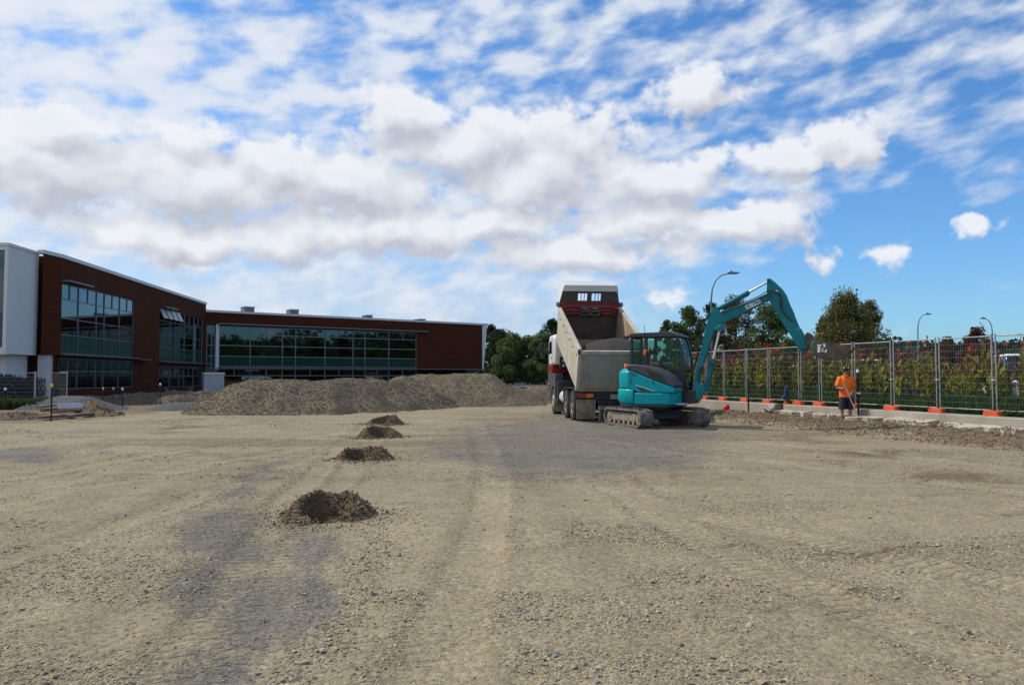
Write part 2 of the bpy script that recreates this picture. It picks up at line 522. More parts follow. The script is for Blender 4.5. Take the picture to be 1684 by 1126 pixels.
# glass: a see-through pane with its own mirror shine
def glass(name, tint, solid, spec=1.0, rough=0.02):
    m, t, p = new_mat(name)
    t.t.nodes.remove(p)
    out = t.t.nodes['Material Output']
    tr = t.n('ShaderNodeBsdfTransparent')
    tr.inputs[0].default_value = (*tint, 1)
    gl = t.n('ShaderNodeBsdfPrincipled')
    gl.inputs['Base Color'].default_value = (*solid, 1)
    gl.inputs['Roughness'].default_value = rough
    gl.inputs['IOR'].default_value = 1.52
    gl.inputs['Specular IOR Level'].default_value = 0.5
    gs = t.n('ShaderNodeBsdfGlossy')
    gs.inputs['Roughness'].default_value = rough
    gs.inputs['Color'].default_value = (0.85, 0.93, 0.97, 1)
    fr = t.n('ShaderNodeFresnel')
    fr.inputs['IOR'].default_value = 1.5
    a = t.n('ShaderNodeMixShader')
    t.put(a.inputs[0], t.math('MULTIPLY', fr.outputs[0], 1.6 * spec, clamp=True))
    t.link(tr.outputs[0], a.inputs[1])
    t.link(gs.outputs[0], a.inputs[2])
    t.link(a.outputs[0], out.inputs[0])
    return m
glass('facade_glass', (0.22, 0.42, 0.44), (0.01, 0.02, 0.02), 1.2)
glass('cab_glass', (0.60, 0.76, 0.72), (0.01, 0.02, 0.02), 0.22)
glass('car_glass', (0.12, 0.15, 0.16), (0.01, 0.01, 0.01))
m, t, p = new_mat('spandrel_green')
p.inputs['Base Color'].default_value = (0.014, 0.050, 0.040, 1)
p.inputs['Roughness'].default_value = 0.05
m, t, p = new_mat('truck_glass')
p.inputs['Base Color'].default_value = (0.01, 0.012, 0.014, 1)
p.inputs['Roughness'].default_value = 0.05

# gravel family ----------------------------------------------------------------
def gravel_mat(name, dry, grey, soil, use_attr=True, fine=1.0, bstr=0.8, dark=1.0):
    m, t, p = new_mat(name)
    co = world_co(t)
    vo = t.n('ShaderNodeTexVoronoi')
    t.put(vo.inputs['Vector'], t.vmath('MULTIPLY', co, (1.0, 1.0, 1.4)))
    vo.inputs['Scale'].default_value = 34.0 * fine
    vo.inputs['Randomness'].default_value = 1.0
    vo2 = t.n('ShaderNodeTexVoronoi')
    t.put(vo2.inputs['Vector'], co)
    vo2.inputs['Scale'].default_value = 85.0 * fine
    cell = t.sep(vo.outputs['Color'])
    cell2 = t.sep(vo2.outputs['Color'])
    n1 = t.noise(co, 0.55, 5.0, 0.6)
    n2 = t.noise(co, 6.0, 6.0, 0.65)
    n3 = t.noise(co, 150.0, 3.0, 0.6)
    base = t.mix(t.range(n1, 0.32, 0.68), tuple(q * 0.92 for q in dry), tuple(q * 1.08 for q in dry))
    if use_attr:
        at_ = t.n('ShaderNodeAttribute', attribute_name='tint')
        a = t.sep(at_.outputs['Color'])
        edge = t.math('ADD', t.math('MULTIPLY', t.math('SUBTRACT', n2, 0.5), 1.5), t.math('MULTIPLY', t.math('SUBTRACT', cell[1], 0.5), 0.55))
        g_ = t.math('MULTIPLY', t.range(t.math('ADD', a[0], edge), 0.18, 0.85), t.range(a[0], 0.0, 0.12))
        b_ = t.math('MULTIPLY', t.range(t.math('ADD', a[1], edge), 0.2, 0.8), t.range(a[1], 0.0, 0.12))
        base = t.mix(g_, base, grey)
        base = t.mix(b_, base, soil)
        coarse = a[2]
    else:
        coarse = 0.6
        base = t.mix(t.range(n2, 0.55, 0.75, 0.0, 0.6), base, grey)
    stone = t.math('ADD', t.math('MULTIPLY', cell[0], 0.62), t.math('MULTIPLY', cell2[1], 0.38))
    lum = t.range(stone, 0.1, 0.9, 0.66 * dark, 1.28 * dark)
    base = t.mix(1.0, base, t.comb(lum, lum, lum), 'MULTIPLY')
    warm = t.range(cell[2], 0.72, 1.0, 0.0, 0.45)
    base = t.mix(warm, base, tuple(q * w for q, w in zip(dry, (1.12, 0.98, 0.80))))
    fine_l = t.range(n3, 0.3, 0.7, 0.86, 1.12)
    base = t.mix(1.0, base, t.comb(fine_l, fine_l, fine_l), 'MULTIPLY')
    if use_attr:
        tn_ = t.n('ShaderNodeAttribute', attribute_name='tread')
        stv = t.sep(tn_.outputs['Color'])[1]
        base = t.mix(1.0, base, t.comb(stv, stv, stv), 'MULTIPLY')
    blot = t.range(t.noise(co, 2.3, 7.0, 0.7), 0.35, 0.7, 0.88, 1.08)
    base = t.mix(1.0, base, t.comb(blot, blot, blot), 'MULTIPLY')
    t.put(p.inputs['Base Color'], base)
    p.inputs['Roughness'].default_value = 0.92
    p.inputs['Specular IOR Level'].default_value = 0.25
    hgt = t.math('ADD', t.math('MULTIPLY', vo.outputs['Distance'], t.range(coarse, 0.0, 1.0, -0.35, -1.0) if use_attr else -1.0),
                 t.math('ADD', t.math('MULTIPLY', vo2.outputs['Distance'], -0.30), t.math('MULTIPLY', n3, 0.35)))
    if use_attr:
        al = t.n('ShaderNodeAttribute', attribute_name='tread')
        tr = t.sep(al.outputs['Color'])
        hgt = t.math('ADD', hgt, t.math('MULTIPLY', tr[0], -0.9))
    bump(t, p, hgt, bstr, 0.022)
    return m
TAN, GREY, SOIL = (0.292, 0.243, 0.155), (0.158, 0.144, 0.120), (0.160, 0.114, 0.070)
gravel_mat('ground_gravel', TAN, GREY, SOIL)
gravel_mat('pile_gravel', (0.195, 0.160, 0.105), (0.130, 0.115, 0.090), SOIL, False, 0.9, 0.7)
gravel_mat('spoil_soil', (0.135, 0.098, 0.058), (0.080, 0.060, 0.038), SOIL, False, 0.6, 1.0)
gravel_mat('clay_soil', (0.21, 0.115, 0.055), (0.15, 0.095, 0.055), SOIL, False, 0.3, 1.0)
gravel_mat('dark_soil', (0.115, 0.085, 0.060), (0.08, 0.065, 0.05), SOIL, False, 0.3, 1.0)
gravel_mat('dark_gravel', (0.085, 0.088, 0.095), (0.07, 0.072, 0.078), SOIL, False, 0.4, 1.0)
def stone_mat(name, cols):
    m, t, p = new_mat(name)
    oi = t.n('ShaderNodeObjectInfo')
    cr = t.n('ShaderNodeValToRGB')
    cr.color_ramp.interpolation = 'LINEAR'
    els = cr.color_ramp.elements
    while len(els) < len(cols): els.new(0.5)
    for i, c in enumerate(cols):
        els[i].position = i / (len(cols) - 1)
        els[i].color = (*c, 1)
    t.link(oi.outputs['Random'], cr.inputs[0])
    nz = t.noise(world_co(t), 60.0, 4.0, 0.6)
    l = t.range(nz, 0.3, 0.7, 0.82, 1.15)
    t.put(p.inputs['Base Color'], t.mix(1.0, cr.outputs[0], t.comb(l, l, l), 'MULTIPLY'))
    p.inputs['Roughness'].default_value = 0.9
    p.inputs['Specular IOR Level'].default_value = 0.25
    bump(t, p, nz, 0.4, 0.01)
stone_mat('stone_tan', [(0.22, 0.17, 0.108), (0.36, 0.30, 0.208), (0.28, 0.232, 0.163), (0.42, 0.355, 0.255), (0.31, 0.285, 0.24), (0.33, 0.262, 0.168)])
stone_mat('stone_grey', [(0.15, 0.142, 0.13), (0.28, 0.265, 0.235), (0.21, 0.20, 0.18), (0.34, 0.32, 0.28)])
stone_mat('stone_pile', [(0.12, 0.096, 0.060), (0.23, 0.19, 0.13), (0.15, 0.13, 0.10), (0.27, 0.225, 0.155), (0.135, 0.12, 0.10)])
stone_mat('clod_brown', [(0.13, 0.092, 0.058), (0.25, 0.185, 0.12), (0.18, 0.138, 0.092), (0.31, 0.25, 0.175)])
stone_mat('clod_dark', [(0.075, 0.052, 0.030), (0.19, 0.135, 0.078), (0.12, 0.088, 0.054), (0.25, 0.19, 0.115)])

# concrete
m, t, p = new_mat('concrete')
co = world_co(t)
n1, n2 = t.noise(co, 1.2, 7.0, 0.65), t.noise(co, 30.0, 5.0, 0.65)
c = t.mix(t.range(n1, 0.3, 0.7), (0.27, 0.235, 0.19), (0.37, 0.335, 0.285))
t.put(p.inputs['Base Color'], t.mix(t.range(n2, 0.5, 0.72, 0.0, 0.5), c, (0.20, 0.17, 0.14)))
p.inputs['Roughness'].default_value = 0.9
bump(t, p, n2, 0.5, 0.01)
m, t, p = new_mat('pale_concrete')
co = world_co(t)
n1, n2 = t.noise(co, 2.0, 7.0, 0.65), t.noise(co, 26.0, 5.0, 0.65)
c = t.mix(t.range(n1, 0.35, 0.65), (0.33, 0.285, 0.215), (0.50, 0.44, 0.35))
t.put(p.inputs['Base Color'], t.mix(t.range(n2, 0.55, 0.72, 0.0, 0.6), c, (0.20, 0.165, 0.125)))
p.inputs['Roughness'].default_value = 0.9
bump(t, p, n2, 0.6, 0.012)

# leaves: thin, let light through
def leaf_mat(name, a, b, tr=0.3, scale=1.2, rough=0.6):
    m, t, p = new_mat(name)
    out = t.t.nodes['Material Output']
    at_ = t.n('ShaderNodeAttribute', attribute_name='shade')
    s = t.sep(at_.outputs['Color'])[0]
    nz = t.noise(world_co(t), scale, 3.0, 0.5)
    f = t.math('ADD', t.math('MULTIPLY', s, 0.65), t.math('MULTIPLY', t.range(nz, 0.3, 0.7), 0.35))
    c = t.mix(f, a, b)
    t.put(p.inputs['Base Color'], c)
    p.inputs['Roughness'].default_value = rough
    p.inputs['Specular IOR Level'].default_value = 0.3
    tl = t.n('ShaderNodeBsdfTranslucent')
    t.put(tl.inputs[0], c)
    mx = t.n('ShaderNodeMixShader')
    mx.inputs[0].default_value = tr
    t.link(p.outputs[0], mx.inputs[1])
    t.link(tl.outputs[0], mx.inputs[2])
    t.link(mx.outputs[0], out.inputs[0])
leaf_mat('leaf_mid', (0.034, 0.070, 0.022), (0.135, 0.195, 0.055), 0.38)
leaf_mat('leaf_dark', (0.012, 0.026, 0.012), (0.040, 0.066, 0.026))
leaf_mat('leaf_olive', (0.055, 0.062, 0.018), (0.20, 0.185, 0.055), 0.38)
leaf_mat('leaf_bronze', (0.045, 0.040, 0.018), (0.120, 0.095, 0.040))
leaf_mat('leaf_red', (0.045, 0.010, 0.010), (0.12, 0.03, 0.02))
leaf_mat('grass_green', (0.03, 0.06, 0.012), (0.085, 0.135, 0.03))
leaf_mat('flax_green', (0.022, 0.075, 0.022), (0.130, 0.230, 0.075), 0.35)
leaf_mat('canna_yellow', (0.13, 0.21, 0.030), (0.50, 0.45, 0.07), 0.5, 2.0)
leaf_mat('canna_olive', (0.085, 0.145, 0.026), (0.34, 0.32, 0.055), 0.45, 2.0)
leaf_mat('canna_burgundy', (0.085, 0.018, 0.020), (0.30, 0.055, 0.040), 0.3, 2.0)
leaf_mat('flower_red', (0.42, 0.028, 0.015), (0.80, 0.10, 0.02), 0.3, 2.0)
leaf_mat('hedge_dry', (0.018, 0.018, 0.014), (0.055, 0.050, 0.035), 0.2)

# ------------------------------------------------------------------ lines of the place
FD = Vector((-0.283, 0.959, 0.0)).normalized()       # along the right-hand fence
FN = Vector((-FD.y, FD.x, 0.0))                      # from the fence towards the site
FN = -FN if FN.x > 0 else FN
F0 = Vector((12.63, 18.75, 0.0))
KERB_OFF = 0.36
def fence_pt(t, off=0.0, z=0.0):
    q = F0 + FD * t + FN * off
    return Vector((q.x, q.y, z))
def kerb_dist(x, y):                                  # metres in front of the kerb face
    return (x - F0.x) * FN.x + (y - F0.y) * FN.y - KERB_OFF
PITS = [(-1.95, 8.15, 0.80, 3), (-2.66, 13.6, 0.80, 14), (-3.22, 18.6, 0.95, 27), (-3.98, 23.6, 0.95, 41)]

def px_of(x, y):
    yy = np.maximum(y, 0.5)
    return 842 + 1250 * x / yy, 617 + 1875 / yy
def blobs(u, v, lst):
    r = np.zeros_like(u)
    for (a, b, ra, rb, s) in lst:
        q = np.sqrt(((u - a) / ra) ** 2 + ((v - b) / rb) ** 2)
        r = np.maximum(r, s * np.clip(1.25 - q, 0, 1))
    return r
def band(u, v, pts, w):
    best = np.full_like(u, 1e9)
    for (a, b), (c, d) in zip(pts[:-1], pts[1:]):
        L = (c - a) ** 2 + (d - b) ** 2
        tt = np.clip(((u - a) * (c - a) + (v - b) * (d - b)) / L, 0, 1)
        best = np.minimum(best, np.hypot(u - a - tt * (c - a), v - b - tt * (d - b)))
    return np.clip(1.3 - best / w, 0, 1)

def ground_line(px):
    return [tuple(on_ground(u, v))[:2] for u, v in px]
# wheel tracks: centre line, half width
TRACKS = [(ground_line(px), w) for px, w in (
    ([(640, 1500), (690, 1200), (745, 1030), (800, 860), (812, 790), (800, 735), (780, 700)], .21),
    ([(120, 1500), (250, 1180), (380, 960), (470, 830), (560, 738), (610, 695)], .17),
    ([(260, 1500), (350, 1180), (455, 950), (530, 830), (600, 740), (640, 697)], .17),
    ([(1900, 800), (1684, 772), (1400, 742), (1180, 722)], .22),
    ([(1900, 850), (1684, 812), (1350, 770), (1100, 742), (960, 720)], .22),
    ([(-150, 812), (0, 790), (300, 742), (600, 706), (850, 690)], .20),
    ([(-150, 870), (0, 832), (350, 763), (640, 716), (880, 697)], .20),
    ([(1800, 985), (1684, 962), (1400, 902), (1150, 850), (1000, 800)], .20),
    ([(1800, 1150), (1500, 1040), (1250, 940), (1080, 850), (1000, 780)], .20),
    ([(-100, 950), (150, 880), (380, 800), (520, 750)], .18))]
def track_coords(x, y):
    """nearest track: lateral offset in half widths, distance run along it"""
    best, run = np.full(x.shape, 99.0), np.zeros(x.shape)
    for pts, w in TRACKS:
        s0 = 0.0
        for (a, b), (c, d) in zip(pts[:-1], pts[1:]):
            L = math.hypot(c - a, d - b)
            tt = np.clip(((x - a) * (c - a) + (y - b) * (d - b)) / (L * L), 0, 1)
            q = np.hypot(x - a - tt * (c - a), y - b - tt * (d - b)) / w
            m_ = q < best
            best = np.where(m_, q, best)
            run = np.where(m_, s0 + tt * L, run)
            s0 += L
    return best, run

def masks(x, y):
    """grey gravel, brown soil, loose coarse stones: by place"""
    u, v = px_of(x, y)
    w = fbm(x * 0.8, y * 0.8, 4, 3)
    uu, vv = u + (w - 0.5) * 140, v + (fbm(x * 0.9, y * 0.7, 4, 9) - 0.5) * 50
    front = y > 1.0
    grey = blobs(uu, vv, [(940, 735, 250, 56, 1.0), (1080, 715, 140, 26, 0.9), (450, 768, 48, 20, 0.75), (400, 805, 45, 28, 0.6), (370, 880, 95, 55, 0.75), (330, 960, 75, 50, 0.65),
                          (520, 900, 70, 45, 0.75), (430, 1010, 90, 70, 0.8), (370, 1120, 110, 70, 0.75), (510, 985, 55, 60, 0.8), (40, 752, 80, 14, 0.8), (150, 735, 70, 8, 0.4), (920, 690, 60, 12, 0.7)]) * front
    grey = np.clip(grey * (0.85 + 1.1 * fbm(x * 1.5, y * 0.9, 4, 31)), 0, 1)
    s = kerb_dist(x, y)
    soil = sstep(3.6, 1.9, s + (fbm(x * 0.6, y * 0.6, 4, 5) - 0.5) * 1.8)
    streak = sstep(0.56, 0.74, fbm(x * 0.16 + 3, y * 0.9, 5, 21)) * sstep(8, 14, y) * 0.55
    soil = np.maximum(soil, streak * sstep(34, 26, y))
    soil = np.maximum(soil, 0.8 * blobs(uu, vv, [(1430, 908, 110, 9, .9), (1200, 890, 90, 7, .7), (1420, 968, 60, 8, .8), (1620, 835, 70, 5, .8), (1090, 880, 60, 7, .6), (1560, 820, 60, 6, .6), (920, 900, 70, 7, .5), (300, 750, 110, 5, .6), (480, 735, 60, 4, .6), (90, 1010, 120, 12, .4), (1320, 1000, 130, 9, .45), (1420, 745, 130, 9, 1), (1600, 790, 140, 12, 1), (1300, 715, 150, 9, .8), (640, 742, 70, 8, .6), (330, 698, 130, 5, .9), (120, 770, 60, 4, .5)]) * front)
    left = sstep(-13.5, -15.5, x + (w - 0.5) * 3) * sstep(22, 26, y)
    soil = np.maximum(soil, left * 0.9)
    far = sstep(38, 46, y)
    soil = np.maximum(soil, far * 0.6)
    loose = sstep(0.50, 0.66, fbm(x * 0.33 + 9, y * 1.05 + 2, 4, 41)) * 0.8
    loose = np.maximum(loose, band(uu, vv, [(640, 890), (590, 985), (540, 1060), (470, 1140)], 46))
    loose = np.maximum(loose, band(uu, vv, [(960, 880), (1250, 905), (1500, 915), (1690, 900)], 26))
    loose = np.maximum(loose, band(uu, vv, [(1060, 950), (1240, 962), (1460, 972)], 18))
    loose = np.maximum(loose, band(uu, vv, [(880, 1090), (1100, 1080), (1300, 1100)], 40) * 0.9)
    loose = np.maximum(loose, band(uu, vv, [(0, 1080), (250, 1110)], 60) * 0.8)
    loose = np.maximum(loose, band(uu, vv, [(180, 860), (420, 850)], 16) * 0.6)
    tq, _ = track_coords(x + (w - 0.5) * 0.12, y)
    loose = loose * sstep(0.7, 1.15, tq)
    loose = np.maximum(loose, 0.75 * sstep(1.05, 1.3, tq) * sstep(2.3, 1.6, tq) * sstep(0.35, 0.6, fbm(x * 1.1, y * 0.5, 3, 47)))
    loose = np.maximum(loose, sstep(3.4, 2.4, s) * 0.9)
    return np.clip(grey, 0, 1), np.clip(soil, 0, 1), np.clip(loose, 0, 1)

def H(x, y, pits=True):
    x, y = np.asarray(x, float), np.asarray(y, float)
    z = 0.055 * (fbm(x * 0.22, y * 0.30, 3, 1) - 0.5) + 0.085 * (fbm(x * 0.30, y * 1.35, 5, 2) - 0.5) * sstep(5, 11, y) + 0.028 * (fbm(x * 2.2, y * 2.2, 4, 7) - 0.5)
    g_, so, lo = masks(x, y)
    z = z + 0.030 * lo * (fbm(x * 7, y * 7, 3, 13) - 0.35) + 0.010 * (fbm(x * 9, y * 9, 2, 15) - 0.5)
    s = kerb_dist(x, y)
    berm = sstep(3.3, 1.7, s) * sstep(0.5, 1.1, s)
    z = z + berm * (0.16 + 0.16 * (fbm(x * 1.6, y * 1.6, 4, 23) - 0.5)) + 0.06 * sstep(1.2, 0.4, s)
    z = z + sstep(3.4, 2.6, s) * 0.11 * (fbm(x * 4.5, y * 4.5, 3, 25) - 0.5)
    # wheel ruts pressed in by the machines
    tq, _ = track_coords(x, y)
    z = z - 0.012 * sstep(1.4, 0.6, tq) + 0.007 * sstep(0.9, 1.35, tq) * sstep(2.4, 1.5, tq) * (0.3 + 1.4 * fbm(x * 1.3, y * 1.3, 3, 95))
    if pits:
        for (cx, cy, k_, sd) in PITS:
            r = np.hypot(x - cx, y - cy) / k_
            z = z - 0.62 * sstep(0.46, 0.36, r)
    return z

def cuts(parts):
    out = []
    for a, b, st in parts:
        out.append(np.arange(a, b - 1e-6, st))
    return np.concatenate(out + [[parts[-1][1]]])
xs = cuts([(-900, -260, 160), (-260, -60, 25), (-60, -18, 1.4), (-18, -9, .14), (-9, -3.6, .07), (-3.6, 3.6, .036), (3.6, 9, .07), (9, 17, .11), (17, 60, 1.4), (60, 260, 25), (260, 900, 160)])
ys = cuts([(-300, -40, 65), (-40, -4, 3), (-4, 2.6, .15), (2.6, 8, .026), (8, 15, .04), (15, 28, .075), (28, 42, .13), (42, 100, 1.2), (100, 300, 20), (300, 1500, 150)])
GX, GY = np.meshgrid(xs, ys)
GZ = H(GX, GY)
GZ = np.where((np.abs(GX) > 60) | (GY > 100) | (GY < -40), 0.0, GZ)
ground = np_mesh('ground', np.stack([GX, GY, GZ], -1).reshape(-1, 3), grid_faces(len(xs), len(ys)), M['ground_gravel'])
tag(ground, kind='structure')
gm_, sm_, lm_ = masks(GX.ravel(), GY.ravel())
def col_attr(me, name, r, g_=None, b_=None):
    a = me.attributes.new(name, 'FLOAT_COLOR', 'POINT')
    n_ = len(r)
    arr = np.ones((n_, 4), np.float32)
    arr[:, 0] = r
    arr[:, 1] = r if g_ is None else g_
    arr[:, 2] = r if b_ is None else b_
    a.data.foreach_set('color', arr.ravel())
col_attr(ground.data, 'tint', gm_, sm_, lm_)
uu_, vv_ = px_of(GX.ravel(), GY.ravel())
fx, fy = GX.ravel(), GY.ravel()
tq, trun = track_coords(fx, fy)
near = (fy > 2.2) * (fy < 13)
tr_m = sstep(1.05, 0.85, tq) * near * sstep(0.34, 0.52, fbm(fx * 0.9, fy * 0.6, 3, 71))
ph = ((trun + 0.045 * tq + 0.02 * fbm(fx * 5, fy * 5, 2, 77)) / 0.115) % 1.0
lugs = tr_m * sstep(0.55, 0.72, ph) * sstep(1.0, 0.88, ph)
lon = fbm((fx + 0.10 * fy) * 1.5, fy * 0.16, 5, 83)
lat = fbm(fx * 0.20 - 0.1 * fy, fy * 1.0 + 0.12 * fx, 5, 85)
wl = sstep(3.5, -0.5, fx) * sstep(18, 9, fy)
tone = 0.76 + 0.46 * (wl * lon + (1 - wl) * (0.35 * lon + 0.65 * lat))
tone = tone * (1 + 0.07 * sstep(1.2, 0.7, tq) - 0.06 * sstep(1.0, 1.3, tq) * sstep(2.0, 1.4, tq))
tone = tone * (0.93 + 0.14 * fbm(fx * 3.1, fy * 3.1, 4, 87))
col_attr(ground.data, 'tread', lugs, tone, tone)

# ------------------------------------------------------------------ loose stones
def scatter(name, pts, scl, mat, label, cat, seed=1, parent=None, flat=0.55):
    n = len(pts)
    me = bpy.data.meshes.new(name)
    me.vertices.add(n)
    me.vertices.foreach_set('co', np.asarray(pts, np.float32).ravel())
    r_ = np.random.default_rng(seed)
    rot = np.stack([r_.normal(0, 0.22, n), r_.normal(0, 0.22, n), r_.uniform(0, 6.283, n)], -1).astype(np.float32)
    s3 = np.stack([scl * r_.uniform(0.75, 1.3, n), scl * r_.uniform(0.6, 1.0, n), scl * r_.uniform(flat * 0.7, flat * 1.3, n)], -1).astype(np.float32)
    for nm, arr in (('rot', rot), ('scl', s3)):
        a = me.attributes.new(nm, 'FLOAT_VECTOR', 'POINT')
        a.data.foreach_set('vector', arr.ravel())
    me.materials.append(mat)
    o = bpy.data.objects.new(name, me)
    COL.objects.link(o)
    if parent is not None: o.parent = parent
    ng = bpy.data.node_groups.new('stones_' + name, 'GeometryNodeTree')
    ng.interface.new_socket('Geometry', in_out='INPUT', socket_type='NodeSocketGeometry')
    ng.interface.new_socket('Geometry', in_out='OUTPUT', socket_type='NodeSocketGeometry')
    N, L = ng.nodes, ng.links
    gi_, go_ = N.new('NodeGroupInput'), N.new('NodeGroupOutput')
    g2i = N.new('GeometryNodeGeometryToInstance')
    for sd in range(5):
        po = N.new('GeometryNodePoints')
        po.inputs['Count'].default_value = 9 + sd
        rv = N.new('FunctionNodeRandomValue')
        rv.data_type = 'FLOAT_VECTOR'
        rv.inputs[0].default_value = (-0.5, -0.5, -0.5)
        rv.inputs[1].default_value = (0.5, 0.5, 0.5)
        rv.inputs['Seed'].default_value = 5 + sd * 13 + seed
        L.new(rv.outputs[0], po.inputs['Position'])
        ch = N.new('GeometryNodeConvexHull')
        L.new(po.outputs[0], ch.inputs[0])
        ms = N.new('GeometryNodeSetMaterial')
        ms.inputs['Material'].default_value = mat
        L.new(ch.outputs[0], ms.inputs[0])
        L.new(ms.outputs[0], g2i.inputs[0])
    iop = N.new('GeometryNodeInstanceOnPoints')
    iop.inputs['Pick Instance'].default_value = True
    L.new(gi_.outputs[0], iop.inputs['Points'])
    L.new(g2i.outputs[0], iop.inputs['Instance'])
    for nm, sock in (('rot', 'Rotation'), ('scl', 'Scale')):
        na = N.new('GeometryNodeInputNamedAttribute')
        na.data_type = 'FLOAT_VECTOR'
        na.inputs['Name'].default_value = nm
        if sock == 'Rotation':
            er = N.new('FunctionNodeEulerToRotation')
            L.new(na.outputs[0], er.inputs[0])
            L.new(er.outputs[0], iop.inputs[sock])
        else:
            L.new(na.outputs[0], iop.inputs[sock])
    L.new(iop.outputs[0], go_.inputs[0])
    md = o.modifiers.new('stones', 'NODES')
    md.node_group = ng
    return tag(o, label, cat, kind='stuff')

def sample_ground(n, y0, y1, slope, seed):
    r_ = np.random.default_rng(seed)
    y = np.exp(r_.uniform(math.log(y0), math.log(y1), n))
    x = r_.uniform(-1, 1, n) * (slope * y + 1.5)
    return x, y, r_
# tan stones
x, y, r_ = sample_ground(210000, 2.6, 30, 0.78, 101)
g_, so, lo = masks(x, y)
keep = r_.uniform(0, 1, len(x)) < np.clip(0.13 + 0.95 * lo ** 1.3 - 0.5 * g_, 0.04, 1) * np.where(so > 0.5, 0.35, 1)
for (cx, cy, k_, sd) in PITS: keep &= np.hypot(x - cx, y - cy) > 0.5 * k_
x, y, lo = x[keep], y[keep], lo[keep]
sc = 0.010 + 0.026 * r_.beta(1.2, 5.0, len(x)) * (1 + 1.3 * lo ** 2) + 0.035 * (r_.uniform(0, 1, len(x)) < 0.010)
sc = sc * (1 + 0.03 * np.clip(y - 6, 0, 20))
scatter('loose_gravel', np.stack([x, y, H(x, y, False) + sc * 0.08], -1), sc, M['stone_tan'], 'loose tan crushed stones strewn over the whole site', 'gravel', 3, flat=0.42)
# grey stones in the grey patches
x, y, r_ = sample_ground(110000, 2.6, 28, 0.78, 202)
g_, so, lo = masks(x, y)
keep = r_.uniform(0, 1, len(x)) < np.clip(0.05 + 0.9 * g_, 0, 1) * np.where(so > 0.5, 0.3, 1)
for (cx, cy, k_, sd) in PITS: keep &= np.hypot(x - cx, y - cy) > 0.5 * k_
x, y, lo = x[keep], y[keep], lo[keep]
sc = 0.011 + 0.022 * r_.beta(1.2, 5.0, len(x)) * (1 + 0.8 * lo)
sc = sc * (1 + 0.03 * np.clip(y - 6, 0, 20))
scatter('grey_gravel', np.stack([x, y, H(x, y, False) + sc * 0.08], -1), sc, M['stone_grey'], 'finer grey stones lying in dusty grey patches', 'gravel', 4, flat=0.42)
# clods along the kerb
r_ = np.random.default_rng(303)
t_, s_ = r_.uniform(-9, 22, 17000), 0.45 + 3.1 * r_.beta(1.7, 1.8, 17000)
q = np.array([F0.x, F0.y])[None] + t_[:, None] * np.array([FD.x, FD.y])[None] + (s_ + KERB_OFF)[:, None] * np.array([FN.x, FN.y])[None]
sc = 0.028 + 0.15 * r_.beta(0.9, 8.0, len(q))
scatter('soil_clods', np.stack([q[:, 0], q[:, 1], H(q[:, 0], q[:, 1], False) + sc * 0.12], -1), sc, M['clod_brown'], 'brown soil clods turned up along the concrete kerb', 'soil', 5, flat=0.8)

